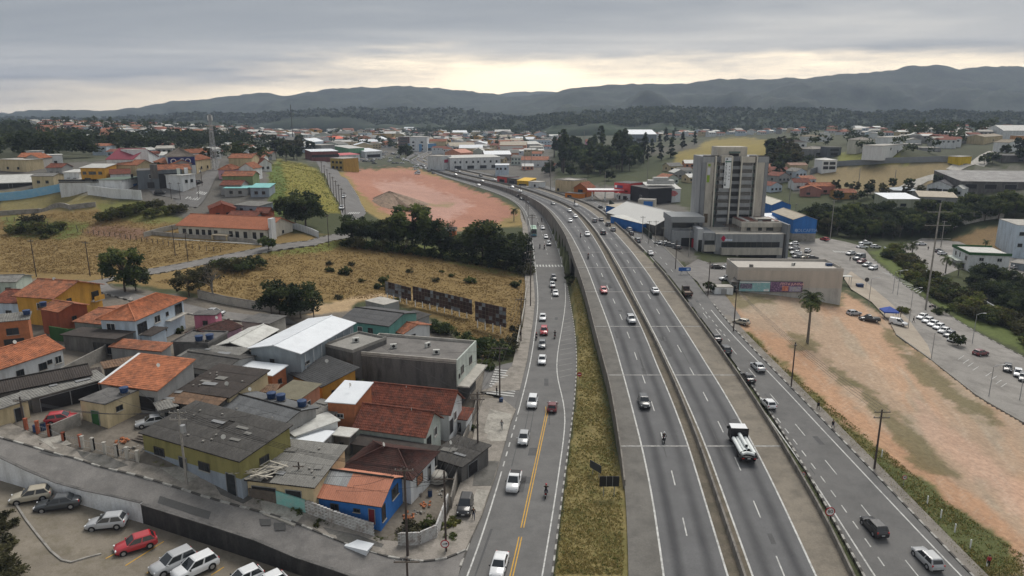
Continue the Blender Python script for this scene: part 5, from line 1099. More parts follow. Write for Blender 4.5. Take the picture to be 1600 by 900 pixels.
lb = M('pale_blue_lettering',(.30,.42,.62),.7,.1)
lettering('ROLCAFTIA',1.75,lb,b2.t,(b2.W*.57,-.05,4.75),FR);mq = MB();mq.prism_dir([(.9,4.8),(1.6,4.0),(2.3,4.8),(1.6,5.6)],'y',-.06,-.01);mq.build('logo',lb,b2.t)
H('blue warehouse with cream gable roof right behind the tower',(1206,320),(1236,320),26.0,7.5,('gy','metal',roofC,1.8),blu,[('l',.5,3,2,1,'k')],'warehouse','warehouse',over=.3)
H('small shed with bright white roof between the blue warehouses',(1206,342),(1232,341),10.0,5.5,('shed','metal',METW,.9),blu,[('f',.5,1,2,2,'k')],'shed','shed',over=.3)
H('big hall with broad white gable roof left of the tower',(1024,352),(1090,348),40.0,4.8,('gy','metal',M('off_white_membrane',(.58,.575,.55),.7,.06,.2,2),4.4),greyD,[('f',.4,0,4,3,'g',black)],'warehouse','warehouse',over=.3)
H('blue-fronted shed with grey roof by the service road',(1004,350),(1034,347),20.0,3.8,('shed','metal',METG,.8),blu,[('f',.3,.2,2,2,'k')],'shed','shed',over=.3)
hs = H('beige block with bright blue panel behind the dark hedge',(997,312),(1023,313),6.0,8.0,('flat','plain',conc,.1),twB,[('l',.5,4,1,1,'k')],'commercial_building','building',over=.05)
Hm(hs,hs.W*.62,-.06,4.2,(hs.W*.55,.1,6.5),blu,name='blue_panel')
H('low tan-roofed building with blue wall behind the petrol station',(972,326),(997,323),10.0,4.0,('shed','metal',roofT,.6),blu,[('f',.5,1,1.2,1,'k')],'commercial_building','building')
polywall('hedge_fence',[(952,322),(975,345),(1000,365),(1018,377)],'dark green screened fence along the right-hand footway',M('dark_screen',(.022,.032,.024),.95,.4,.8,3),2.6,.25,cat='fence')
hm = H('white warehouse painted with flower murals',(1015,295),(1064,295),22.0,7.5,('shed','metal',METG,1.6),wallW,[('f',.2,.3,3,1.6,'k',teal)],'warehouse','warehouse',over=.3)
for x,c1,c2 in ((.26,(.20,.22,.09),(.55,.30,.18)),(.74,(.42,.10,.12),(.62,.30,.25))):
 mp_ = M('mural_%d' % int(x*100),c1,.8,.5,.7,2.5,stain=(*c2,.9));q = MB();q.prism_dir([(hm.W*x+hm.W*.17*math.cos(a)*random.uniform(.8,1.1),5+1.7*math.sin(a)*random.uniform(.7,1.1)) for a in np.linspace(0,6.1,16)],'y',-.04,-.008);q.build('mural',mp_,hm.t)
Hm(hm,hm.W*.45,9,10.3,(14,5,2.2),METG,name='roof_cupola');Hm(hm,hm.W*.45,9,12.2,(8,4,1.4),METG,name='roof_cupola')
H('black-clad building joined to the mural warehouse',(985,290),(1014,295),16.0,8.5,('flat','plain',concD,.1),M('black_cladding',(.022,.022,.024),.7,.2),[('f',.6,3,2,1.5,'w')],'commercial_building','building',over=.05)
hr = H('shop with tall red sign front near the petrol station',(960,285),(985,287),12.0,9.5,('flat','plain',concD,.1),(M('shop_sign_red',(.52,.055,.05),.6,.1),wallW,3.8),[('f',.3,.3,2.5,2.2,'k'),('f',.7,.3,2.5,2.2,'k')],'shop','shop',over=.02)
Hm(hr,hr.W*.36,-.06,7.4,(hr.W*.36,.1,1.5),M('sign_navy',(.10,.05,.12),.6,.2),name='sign_panel');Hm(hr,hr.W*.11,-.06,7.4,(1.4,.1,1.3),white,name='sign_mark');Hm(hr,hr.W*.45,-.06,5.2,(hr.W*.8,.1,.7),M('sign_dark_red',(.10,.03,.02),.6,.3),name='sign_panel')
ho = H('orange timber chalet with terracotta gable roof',(897,293),(917,294),12.0,5.5,('gy','tile',TILE,2.8),M('orange_timber',(.42,.13,.025),.8,.2),[('f',.5,3,3,1.6,'k'),('f',.5,.2,4,2,'k')],over=.8)
H('cream blank-walled block beside the orange chalet',(868,281),(897,283),14.0,7.5,('flat','plain',concL,.1),cream,[('f',.15,1,1.5,1.5,'k')],'commercial_building','building',over=.05,parapet=.5)
H('bright orange kiosk with dark canopy below the orange chalet',(883,301),(906,303),5.0,3.0,('flat','plain',frameD,.1),M('kiosk_orange',(.62,.20,.02),.6,.1),[('f',.3,.6,3,1.2,'k')],'kiosk','kiosk')
def station():
 p = T(945,312);t = thing('petrol_station','petrol station canopy with white and red edge on slim posts','petrol station',p,-.05);W_,D_ = 20,13
 m_ = MB();m_.box((0,0,5.4),(W_,D_,.6));m_.build('canopy_roof',M('canopy_white',(.72,.72,.72),.5,.05),t);r_ = MB()
 for c,d in (((0,-D_/2-.05,5.5),(W_+.2,.1,.9)),((-W_/2-.05,0,5.5),(.1,D_,.9)),((W_/2+.05,0,5.5),(.1,D_,.9))): r_.box(c,d)
 r_.build('canopy_fascia',M('canopy_red',(.45,.03,.04),.5,.1),t)
 for x in (-7,0,7):
  for y in (-3.5,3.5): q = MB();q.box((x,y,2.4),(.4,.4,5.4));q.build('post',white,t)
  q = MB();q.box((x,-1,.9),(.9,.6,1.8));q.box((x,-1.31,1.3),(.6,.02,.5),m=1);q.build('fuel_pump',[white,black],t)
  q = MB();q.box((x,0,5.07),(1.2,1.2,.05));q.build('lamp',M('lamp_glow',(1,.97,.9),.5,.01,emit=6),t)
station()
# left plateau
hc = H('long church hall with one terracotta roof and white pillar',(278,351),(417,358),14.0,3.6,('gx','tile',M('faded_terracotta',(.37,.14,.075),.85,.2,.4,3,.2,stain=(.26,.10,.06,.5)),2.6),W('cream_white_render',(.58,.55,.48)),[('f',x,.1,1.3,2.3,'k') for x in (.07,.14,.22,.29,.36,.43,.60,.67,.76,.86,.94)]+[('r',.6,1,1,1,'k')],'church_hall','hall',over=.7)
Hm(hc,hc.W+.9,1.5,3.2,(1.1,2.4,7.4),wallW,name='pillar');Hm(hc,hc.W*.53,-1.6,1.35,(5.5,2.6,.25),M('porch_beige',(.42,.36,.27),.85,.1),name='porch_roof')
for x in (.45,.61): Hm(hc,hc.W*x,-2.6,.5,(.5,.5,1.7),cream,name='porch_post')
Hm(hc,hc.W*.5,-2.5,-.75,(hc.W*1.25,4.5,.7),concL,name='terrace')
polywall('retaining_wall',[(232,366),(265,369),(330,374),(395,380),(405,384)],'grey retaining wall before the church hall terrace',conc,1.3,.3)
polywall('boundary_wall',[(225,370),(250,363),(282,356)],'cream wall stepping down left of the church hall',concL,1.6,.25)
polywall('boundary_wall',[(455,356),(475,362),(498,372)],'white stepped wall right of the church hall',wallW,2.2,.25)
polywall('boundary_wall',[(-20,337),(60,333),(110,328),(150,323)],'long panelled concrete wall across the upper field',conc,1.7,.2,cap=concL)
polywall('boundary_wall',[(-30,316),(10,313),(60,306),(103,298)],'bright light-blue wall of the industrial yard',M('sky_blue_paint',(.20,.42,.62),.85,.12,.4,4,stain=(.35,.5,.6,.5)),3.2,.25)
polywall('boundary_wall',[(138,305),(175,310),(222,313)],'whitewashed wall below the long white factory',wallW,3.6,.3)
PL = 'buildings of the hilltop quarter on the left'
H('long white factory with strip windows above the upper field',(92,284),(190,283),12,6.5,('shed','metal',METG,1.0),wallW,[('f',x,3.6,6,1.3,'k') for x in (.12,.30,.48,.66,.86)],'factory','factory',group=PL,base=(140,299))
H('white corner building with dark green-grey roof edge',(190,281),(222,276),9,7.5,('flat','plain',M('green_grey_roof',(.12,.16,.13),.9,.2),.1),wallW,[('f',.5,4.5,1.5,2,'k'),('f',.6,.5,3,2.2,'g',blu)],'commercial_building','building',group=PL,over=.5,base=(206,301))
H('open-sided depot with wide grey sheet roof at the left edge',(-40,288),(56,285),22,5.5,('shed','metal',METG,2.0),greyD,[('f',.4,.2,9,3.2,'g',black),('f',.75,.2,9,3.2,'g',black)],'depot','depot',group=PL,base=(20,300))  # black shutters paint the shade within the open sides
hy = H('two-storey bright yellow house with grey lean-to roof',(124,254),(162,254),9,6.3,('shed','metal',METG,1.0),yel,[('f',x,3.6,1.5,1.2,'k') for x in (.15,.4,.55,.8)]+[('f',.25,.8,2.5,1.4,'k')],group=PL)
H('white windowless three-storey block beside the maroon roof',(208,237),(231,236),9,9.5,('flat','plain',concL,.1),wallW,[('f',.25,6,1.5,1.3,'k')],'commercial_building','building',group=PL,over=.05)
H('large hall under wide raspberry-maroon roof',(166,247),(207,247),22,6,('gx','metal',M('raspberry_sheet',(.20,.035,.055),.7,.12,.3,3),4),wallW,[('f',.5,2,4,1.5,'k')],'hall','hall',group=PL)
H('house with orange roof in front of the raspberry-maroon hall',(168,254),(214,255),9,4,('gx','tile',TILE,1.8),cream,[('f',.4,1,1.5,1.2,'k'),('f',.7,1,1.5,1.2,'k')],group=PL)
H('white gable house with dark red tiles below the yellow house',(172,272),(203,271),9,3.6,('gx','tile',TILED,1.6),wallW,[('f',.6,1,1.2,1.2,'k')],group=PL)
hd = H('dark grey modern cube building with deep open front',(213,267),(284,265),12,8.5,('flat','plain',concD,.1),W('graphite_render',(.12,.135,.15)),[('f',.30,4.8,1.6,1.6,'w'),('f',.28,1.0,2.5,2.4,'k')],'commercial_building','building',group=PL,over=.05,base=(248,299))
Hm(hd,hd.W*.68,-.05,hd.h*.42,(hd.W*.42,.15,hd.h*.82),M('opening_shade',(.018,.017,.017),.7,.4,.8,2),name='open_front_shade');Hm(hd,hd.W*.38,1,7.5,(2.6,2.6,5.5),greyD,name='stair_tower');Hm(hd,hd.W*.92,-.4,5,(1.2,.6,7),pgreen,name='light_pier');Hm(hd,hd.W+1.5,1,4,(1.4,2,9),wallW,name='white_pylon')  # near-black slab paints the shade inside the open front
hg = H('shop with navy sign wall lettered in white, at the top of the street',(261,243),(304,242),14,7.5,('hip','tile',M('grey_brown_tiles',(.20,.175,.15),.9,.2,.5,3),3.2),wallW,[('f',.3,.2,4,2,'k')],'shop','shop',group=PL)
Hm(hg,hg.W/2,-.08,5.4,(hg.W*.98,.12,3.4),M('navy_sign',(.02,.03,.13),.6,.1),name='sign_panel');lettering('O GO',3.0,white,hg.t,(hg.W*.47,-.17,5.3),FR)
for lb,A,B,D_,h_,rf,wl in (
 ('cream house under long terracotta roof at the head of the street',(357,247),(393,247),10,5.5,('gx','tile',TILE,1.6),cream),
 ('house with lower terracotta roof joined to the cream house',(393,247),(411,247),9,4.6,('gx','tile',TILE,1.4),wallW),
 ('highest terracotta roof at the back of the street row',(400,240),(424,240),9,4.2,('gx','tile',TILE,1.4),grey),
 ('white gabled house with small square window in the street row',(373,263),(396,263),10,5.0,('gy','tile',TILE,2.0),wallW),
 ('white gabled house at the right end of the street row',(404,256),(424,255),9,3.6,('gy','tile',TILED,2.2),wallW),
 ('house with broad salmon-red roof on the street side of the row',(341,264),(362,264),10,4.0,('hip','tile',TILE,1.8),pink),
 ('green-walled house under pinkish terracotta roof',(347,274),(394,274),8,4.6,('gx','tile',TILE,1.5),W('moss_green_render',(.20,.26,.13))),
 ('grey house with dull red-brown roof below the green-walled house',(344,289),(376,289),8,3.6,('gx','tile',TILED,1.4),grey),
 ('house with flat turquoise roof above the grey row wall',(391,293),(420,293),7,3.6,('shed','metal',M('turquoise_sheet',(.20,.47,.46),.7,.1,.3,3),.9),bluel),
 ('house with thin turquoise awning roof in the middle of the row',(350,294),(385,294),6,3.2,('shed','metal',M('turquoise_sheet',(.20,.47,.46)),.3),grey),
 ('brick-red house with maroon gable and white verges above the church hall',(327,327),(368,325),10,3.6,('gy','tile',TILED,1.7),W('red_brick_wall',(.30,.085,.045))),
 ('low grey-roofed house right of the white-verged maroon gable',(366,320),(403,322),8,3.2,('shed','corr',CORRL,.5),bluel),
 ('house with rusty red sheds roof just behind the church hall',(355,337),(400,338),7,2.8,('gx','tile',TILED,1.2),grey),
 ('small maroon-roofed house nearest the dark trees',(398,333),(418,333),7,3.0,('gx','tile',TILED,1.4),W('red_brick_wall',(.3,.085,.045))),
 ('white villa with shallow awning left of the street crossing',(283,268),(304,266),8,4.0,('flat','plain',METG,.1),wallW),
 ('house with red roof over the dark cube building',(246,262),(298,260),9,5.5,('gx','tile',TILE,1.8),cream),
 ('salmon-roofed house beside the navy-signed shop',(240,253),(268,257),8,4.2,('gx','tile',TILE,1.5),grey),
 ('terracotta house at the upper bend of the street',(306,250),(330,247),9,5.0,('gx','tile',TILE,1.6),cream),
 ('row house with red roof at the very top of the street',(300,242),(331,240),9,5.5,('gx','tile',TILE,1.5),wallW),
 ('cream flat-roofed house at the far left plateau edge',(-2,249),(39,250),9,5.5,('flat','plain',concL,.1),cream),
 ('beige house with orange gable roof near the left edge',(38,247),(62,247),9,5.0,('gy','tile',TILEO,1.6),W('stone_render',(.38,.36,.33))),
 ('beige house whose orange roof meets the neighbouring gable',(58,245),(71,243),8,4.5,('gy','tile',TILEO,1.6),W('stone_render',(.38,.36,.33))),
 ('small white box house behind the orange gables',(40,236),(57,236),6,5.5,('flat','plain',concL,.1),wallW),
 ('white house with broad grey flat roof above the factory',(58,243),(97,242),9,5.0,('flat','plain',METG,.1),wallW),
 ('dusty house with terracotta roof left of the yellow house',(72,262),(96,262),8,4.0,('gx','tile',TILED,1.4),grey),
 ('plain white house between factory and yellow house',(98,264),(122,264),8,4.5,('shed','metal',METG,.6),wallW),
 ('beige house with mossy wall at the edge of the plateau',(48,272),(82,272),8,4.0,('gx','corr',CORRL,1.0),cream),
 ): H(lb,A,B,D_,h_,rf,wl,[('f',.3,1.0,1.3,1.2,'k'),('f',.7,1.0,1.3,1.2,'k')],group=PL)
polywall('boundary_wall',[(372,303),(395,303),(421,302)],'grey rendered wall under the flat turquoise roof',grey,2.6,.25)
# right-hand hillside
RH = 'houses on the right-hand hillside'
wv = W('villa_white',(.66,.67,.67),(.45,.45,.45,.4))
for lb,A,B,D_,h_,rf,wl,ws in (
 ('three-level white villa left-most on the right hillside',(1237,222),(1261,222),12,8.0,('hip','tile',M('villa_grey_roof',(.16,.14,.13),.9,.2),1.6),wv,[('f',.3,4.6,2,1.6,'k'),('f',.75,4.6,2.2,1.6,'k'),('f',.6,.2,4,2.4,'k')]),
 ('long white villa with low beige roof and cubic end block',(1258,213),(1290,213),12,5.0,('hip','tile',M('villa_beige_roof',(.38,.33,.26),.9,.15),1.4),wv,[('f',.3,1.5,2,1.6,'k'),('f',.7,1.5,2,1.6,'k')]),
 ('white cubic block at the end of the long villa',(1286,208),(1298,208),9,7.0,('flat','plain',concL,.1),wv,[('f',.4,3.5,1.2,1.6,'k'),('f',.75,1,1.2,2,'k')]),
 ('grey villa with pale hip roof and glazed front',(1270,232),(1294,231),12,5.6,('hip','tile',M('villa_pale_roof',(.42,.39,.35),.9,.15),1.6),grey,[('f',.5,.5,9,2.2,'k')]),
 ('black cube house with white rear wall',(1294,230),(1315,230),12,6.2,('flat','plain',concD,.1),W('graphite_render',(.12,.135,.15)),[('f',.5,3.6,6,1.4,'k'),('f',.5,.4,5,2,'k')]),
 ('white house with two dark garage openings near the long grey wall',(1286,245),(1309,245),12,6.0,('hip','plain',METG,1.0),wv,[('f',.25,3,3,1.8,'k'),('f',.7,3,3.6,1.8,'k'),('f',.25,.1,3.4,2,'g',black),('f',.7,.1,4,2,'g',black)]),
 ('tall cream villa with balcony and dark garage',(1339,219),(1368,219),13,8.5,('hip','tile',M('villa_pale_roof',(.42,.39,.35)),1.8),W('villa_cream',(.58,.56,.48)),[('f',.6,4.8,2.5,1.8,'k'),('f',.85,4.8,1.8,1.8,'k'),('f',.7,.2,6,2.5,'g',black),('f',.2,4.4,1.6,2,'w')]),
 ('white modern villa with stepped cubes, lower part',(1380,224),(1412,222),12,6.5,('flat','plain',concL,.1),wv,[('f',.4,3.4,1.5,1.6,'k'),('f',.75,1,1.5,2,'k')]),
 ('white modern villa with stepped cubes, upper part',(1388,215),(1412,213),9,8.5,('flat','plain',concL,.1),wv,[('f',.7,5.5,1.2,1.4,'k')]),
 ('unfinished bare concrete house with empty openings',(1412,236),(1440,236),12,6.5,('flat','plain',concL,.1),grey,[('f',.25,3.6,2,1.6,'k'),('f',.65,3.4,1.6,2,'k'),('f',.5,.3,5,2,'k')]),
 ('unfinished concrete frame with deep dark bays',(1440,237),(1470,237),12,5.5,('flat','plain',concL,.1),grey,[('f',.3,.3,6,2.6,'g',black),('f',.75,.3,6,2.6,'g',black)]),  # black shutters stand in for the dark depth of the open bays
 ('small pink-roofed house at the foot of the villas',(1234,258),(1262,258),9,4.0,('gx','tile',M('pinkish_tiles',(.42,.28,.22),.9,.2),1.2),cream,[('f',.5,1,2,1.2,'k')]),
 ('house with maroon roof and white window band',(1241,285),(1267,285),9,4.5,('gx','tile',TILED,1.8),wallW,[('f',.3,1.2,2,1.2,'k'),('f',.75,1.2,2,1.2,'k')]),
 ('pinkish house with wide orange gable roof',(1251,295),(1283,296),9,4.2,('gy','tile',TILEO,1.8),W('rose_brick',(.36,.17,.14)),[('f',.4,1,2,1.3,'k')]),
 ('long orange-roofed house behind the orange gable',(1268,291),(1305,291),9,4.5,('gx','tile',TILEO,1.6),W('rose_brick',(.36,.17,.14)),[('f',.6,1,2,1.3,'k')]),
 ('ochre house with wide brown-orange roof',(1308,301),(1339,301),9,3.6,('gx','tile',TILE,1.5),W('ochre_render',(.40,.22,.07)),[('f',.3,1,1.5,1.2,'k'),('f',.7,1,1.5,1.2,'k')]),
 ('white gabled factory with black spotted roof',(1449,289),(1487,291),34,5.0,('gy','metal',M('black_spotted_roof',(.055,.055,.06),.9,.3,.8,2,stain=(.20,.20,.21,.7)),2.4),wallW,[('f',x,1.8,3,1.4,'k') for x in (.2,.5,.8)]+[('l',x,1.8,1.5,1.4,'k') for x in (.2,.5,.8)]),
 ('narrow white gable joined to the white factory',(1490,294),(1504,295),20,4.6,('gy','metal',METG,1.5),wallW,[('f',.5,1.6,3,1.4,'k')]),
 ('very long grey-roofed warehouse at the right edge',(1503,282),(1660,284),36,4.0,('shed','metal',M('worn_grey_roof',(.25,.24,.23),.9,.25,.15,2,stain=(.45,.45,.44,.5)),3.2),greyD,[('f',x,.2,6,2.4,'g',black) for x in (.1,.3,.5)]),
 ('low bluish-roofed shed before the black-roofed factory',(1397,297),(1434,298),14,3.6,('hip','metal',M('bluish_sheet',(.36,.40,.43),.6,.1),1.2),grey,[('f',.5,.5,3,2,'k')]),
 ('shed with brightest white roof in the right-hand trees',(1388,311),(1437,311),14,4.8,('shed','metal',METW,1.6),W('pale_olive_wall',(.36,.37,.28)),[('f',.5,1,3,1.5,'k')]),
 ('long tan-roofed shed beside the brightest white roof',(1437,307),(1496,309),14,4.0,('shed','metal',roofT,1.6),grey,[('f',.5,1,3,1.5,'k')]),
 ('yellow sign-fronted shop on the hilltop road',(1500,249),(1518,248),7,6.5,('flat','plain',concL,.1),W('signal_yellow',(.60,.42,.03)),[('f',.5,.3,4,2.0,'g',black)]),
 ('dark grey walled warehouse at the right edge beyond the yellow shop',(1566,246),(1640,246),20,5.0,('flat','plain',concD,.1),greyD,[('f',.4,1,3,1.5,'k')]),
 ('pale mansion with red-brown hip roof, far right',(1518,202),(1543,202),14,7.0,('hip','tile',TILED,2.2),W('sand_render',(.48,.42,.34)),[('f',.25,1.5,2,2,'k'),('f',.6,4,2,1.6,'k')]),
 ('house with beige roof stepping below the pale mansion',(1538,214),(1567,212),12,5.0,('gx','tile',M('villa_beige_roof',(.38,.33,.26)),1.6),cream,[('f',.5,1,2,1.5,'k')]),
 ('big white ribbed hall at the far right edge',(1568,206),(1640,206),25,8.0,('gx','metal',METG,4.5),wallW,[('f',.5,2,5,2,'k')]),
 ('orange-walled house at the right edge below the white hall',(1592,212),(1615,212),10,5.5,('flat','plain',concL,.1),W('peach_render',(.58,.30,.14)),[('f',.4,1,2,1.5,'k')]),
 ('white villa facing the curve of the hill road, right edge',(1577,222),(1601,221),10,6.0,('gy','tile',M('villa_beige_roof',(.38,.33,.26)),1.8),wv,[('f',.3,3,2,1.5,'k'),('f',.6,.6,2,1.8,'k')]),
 ('lone white house among the dark trees of the right hillside',(1372,208),(1384,207),8,5.5,('flat','plain',concL,.1),wv,[('f',.5,2,2,1.5,'k')]),
 ): H(lb,A,B,D_,h_,rf,wl,ws,'factory' if 'factory' in lb else 'warehouse' if 'ware' in lb else 'house','factory' if 'factory' in lb else 'warehouse' if 'ware' in lb else 'house',group=RH)
polywall('boundary_wall',[(1266,272),(1290,265),(1310,260),(1360,257),(1420,254),(1480,253)],'long blue-grey wall winding along the right hillside',M('blue_grey_wall',(.22,.235,.25),.9,.15),3.4,.3)
polywall('retaining_wall',[(1488,356),(1510,350),(1540,344),(1568,340)],'curved pale concrete retaining wall below the right-hand trees',concL,5.0,.4)
polywall('boundary_wall',[(1381,390),(1420,414),(1460,436),(1512,462),(1560,488)],'low white wall between the hedge strip and the compound',wallW,1.3,.25)
hq = H('white two-storey office with dark green roof edge in the compound',(1490,385),(1516,397),13,6.6,('flat','plain',METG,.1),wallW,[('f',.2,4,1.2,1.4,'k'),('f',.45,4,.7,1.6,'k'),('f',.82,3.9,1.8,1.5,'k'),('r',.3,4.2,1.6,1.3,'w'),('r',.75,4.2,1.6,1.3,'w'),('f',.7,.2,3,2.2,'g',black),('r',.5,.2,5,2.0,'g',grey)],'office_building','building',over=.3)
for c,d in (((hq.W/2,-.36,6.9),(hq.W+.9,.12,1.0)),((hq.W+.36,hq.D/2,6.9),(.12,hq.D+.6,1.0)),((-.36,hq.D/2,6.9),(.12,hq.D+.6,1.0))): Hm(hq,*c,d,dgreen,name='roof_edge')
Hm(hq,hq.W*.35,-1.2,3.1,(hq.W*.7,2.3,.2),pgreen,name='canopy')
H('tall pale blue building cut by the right edge of the picture',(1590,352),(1650,354),18,13.0,('flat','plain',concL,.1),lblue,[('f',.15,9,1.6,1.4,'k'),('f',.15,4.5,1.6,1.4,'k')],'office_building','building',over=.05)
H('low grey walled garage before the pale blue building',(1580,410),(1640,418),9,3.0,('flat','plain',conc,.1),bgrey,[('f',.5,.3,3,2,'k')],'garage','garage')
H('red-roofed hut with blue side among the row of dark trees',(690,360),(712,360),5,3.2,('gx','corr',CORRL,.8),W('hut_orange',(.50,.16,.06)),[('f',.4,.8,1,1,'k'),('l',.5,.8,1,1,'w',blu)],'hut','hut')
def board_back(A,B,label,h0,h1,cols,rows,leg=white,nleg=5):
 a,b = T(*A),T(*B);d = (b-a).xy;L = d.length;t = thing('billboard',label,'billboard',a,math.atan2(d.y,d.x),'old billboards in the dry field');dz = b.z-a.z
 rust = M('rusty_board',(.075,.045,.04),.85,.4,1,4,stain=(.035,.025,.025,.7),rnd=.4);gm_ = M('zinc_board',(.20,.215,.235),.7,.25,.8,4,rnd=.25);pw,ph = L/cols,(h1-h0)/rows;meh = MB();meh.box((0,0,0),(pw-.03,.04,ph-.03));m1 = meh.mesh('panel',rust)
 rr = random.Random(int(A[0]))
 for i in range(cols):
  for j in range(rows):
   p = new('panel',m1,t);p.location = ((i+.5)*pw,rr.uniform(-.02,.02),h0+(j+.5)*ph+dz*(i+.5)/cols)
   q = rr.random()
   if (i < cols*.6 and A[0] < 610 and q < .8) or q < .2: p.material_slots[0].link = 'OBJECT';p.material_slots[0].material = gm_
 f = MB()
 for j in range(rows+1): f.box((L/2,-.09,h0+j*ph+dz/2),(L,.07,.07),0,ry=-math.atan2(dz,L))
 for i in range(cols+1): f.box((i*pw,-.075,(h0+h1)/2+dz*i/cols),(.06,.055,h1-h0))
 f.build('frame',woodp,t);lm = MB();lm.box((0,0,0),(.18,.18,h0+1.2));lm = lm.mesh('leg',leg)
 for i in range(nleg): l_ = new('leg',lm,t);x = L*(i+.3)/nleg;l_.location = (x,-.12,(h0-.6)/2+dz*x/L)
board_back((603,466),(643,477),'weathered billboard back with most grey zinc panels, leftmost in the field',1.2,4.6,8,4,nleg=4)
board_back((646,478),(738,500),'long rusty billboard back in the middle of the field',1.4,5.2,20,4,nleg=8)
board_back((743,512),(791,523),'darkest billboard back with braced white legs, nearest the avenue',1.8,6.6,9,5,nleg=4)
# the far town
TW = 'commercial buildings of the far town'
for lb,A,B,D_,h_,rf,wl,ws in (
 ('white six-storey block with brown side, tallest of the far town',(640,214),(667,214),24,17,('flat','plain',concL,.1),wallW,[('f',.2,x,2.5,1.8,'k') for x in (2,6,10)]+[('f',.7,x,2.5,1.8,'k') for x in (2,6,10)]),
 ('brown-windowed side block left of the white six-storey block',(622,214),(639,214),24,15,('flat','plain',concD,.1),W('town_brown',(.16,.11,.10)),[('f',.5,x,9,1.6,'w') for x in (2,5.5,9,12)]),
 ('long ochre-yellow three-storey building at the back of the town',(582,209),(614,209),20,12,('flat','plain',concL,.1),W('town_ochre',(.50,.36,.16)),[('f',x,4,3,2,'k') for x in (.2,.5,.8)]),
 ('store with bright red-orange roof in the far town',(525,217),(543,216),24,8,('gx','metal',M('red_orange_sheet',(.62,.10,.035),.6,.1),2.5),wallW,[('f',.5,1,5,2.5,'k')]),
 ('yellow three-storey house at the end of the hillside road',(516,247),(536,248),14,8.5,('flat','plain',concL,.1),W('town_yellow',(.40,.28,.075)),[('f',x,y,2.5,1.6,'k') for x in (.2,.5,.8) for y in (1.5,5)]),
 ('long maroon-fronted building with white roof behind the yellow house',(486,237),(528,236),20,8,('shed','metal',METW,1),W('town_maroon',(.22,.08,.07)),[('f',x,3.5,6,2,'k') for x in (.15,.4,.65,.9)]),
 ('green-fronted store with pale roof in the far town',(545,232),(569,231),24,8,('shed','metal',METG,2),W('town_green',(.16,.33,.20)),[('f',.5,1,8,2.5,'k')]),
 ('white-roofed market hall right of the green-fronted store',(570,237),(597,236),24,6,('shed','metal',METW,2),wallW,[('f',.5,.5,14,2.8,'g',black)]),
 ('low building with long pink-red awning in the far town',(528,243),(562,241),12,5,('shed','metal',M('pink_red_awning',(.50,.12,.13),.7,.1),1),wallW,[('f',.5,.5,14,2.5,'g',black)]),
 ('grey cube building left of the green-fronted store',(502,227),(523,226),20,9,('flat','plain',concL,.1),grey,[('f',.5,2,5,2,'k')]),
 ('blue and white showroom right of the six-storey block',(657,225),(682,224),22,9,('flat','plain',METW,.1),W('town_blue',(.16,.33,.55)),[('f',.5,1,9,3,'w')]),
 ('cream block with salmon roof at the right of the blue showroom',(670,221),(697,221),20,11,('gx','tile',TILE,2.5),cream,[('f',.3,3,3,2,'k'),('f',.7,3,3,2,'k')]),
 ('long white two-storey commercial building by the far motorway',(703,247),(782,245),20,10,('shed','metal',METG,1.2),wallW,[('f',x,5.5,1.6,1.8,'k') for x in (.1,.2,.32,.45,.55,.68,.8,.92)]+[('f',x,.8,6,2.6,'k') for x in (.15,.4,.65,.88)]),
 ('white box with red sign at the left end of the long white building',(691,244),(705,243),16,12,('flat','plain',concL,.1),wallW,[('f',.5,6.5,7,2.6,'k',M('town_sign_red',(.45,.03,.08),.6,.1))]),
 ('pale blue two-storey building beside the far motorway',(774,258),(795,258),16,8.5,('flat','plain',METW,.1),lblue,[('f',x,5,1.6,1.6,'k') for x in (.15,.4,.75)]),
 ('salmon-roofed warehouse behind the long white building',(720,239),(739,238),22,8,('gx','metal',M('salmon_roof',(.50,.24,.17),.8,.1),3),salm,[('f',.5,1,4,2.4,'k')]),
 ('pale arched-roof warehouse next to the salmon-roofed one',(739,236),(756,236),24,8,('gy','metal',METG,3),W('town_sage',(.34,.38,.33)),[('f',.5,1,4,2.4,'k')]),
 ('long grey-roofed depot at the back right of the town',(795,226),(845,225),26,7,('gx','metal',METG,3),grey,[('f',.5,1,9,2.4,'k')]),
 ('wide warehouse with white-striped roof on the wooded ridge',(983,210),(1026,210),34,11,('shed','metal',METW,5),W('town_slate',(.22,.25,.28)),[('f',.5,2,16,4,'w')]),
 ('pink house at the edge of the pine wood',(916,221),(928,221),12,9,('gx','tile',TILE,2),W('town_pink',(.60,.27,.38)),[('f',.5,3,3,2,'w')]),
 ('shop with bright yellow awning by the right-hand footway',(808,282),(826,283),10,4.6,('shed','metal',M('awning_yellow',(.70,.42,.02),.6,.1),1.2),W('awning_yellow_wall',(.58,.36,.03)),[('f',.5,.3,6,2.2,'g',black)]),
 ('low white wall-fronted yard building right of the yellow awning',(826,284),(842,285),8,5,('flat','plain',concL,.1),wallW,[('f',.6,2,1.5,1.5,'k')]),
 ('row of dark shops with red fascia beside the service road',(777,275),(792,277),10,5,('flat','plain',concD,.1),M('shop_sign_red',(.52,.055,.05)),[('f',.5,.3,7,3,'g',black)]),
 ('dark grey shop between red fascia and yellow awning',(792,278),(808,280),10,4.6,('flat','plain',frameD,.1),greyD,[('f',.5,.3,7,3,'g',black)]),
 ('light blue long factory on the far left hill',(72,214),(113,213),30,7,('shed','metal',M('pale_blue_roof',(.40,.50,.58),.6,.1),2),W('factory_blue',(.10,.26,.50)),[('f',.5,2,10,2,'k')]),
 ('orange-roofed long school on the far left hill',(52,198),(70,198),20,8,('gx','tile',TILE,3),salm,[('f',.3,2,4,2,'k'),('f',.7,2,4,2,'k')]),
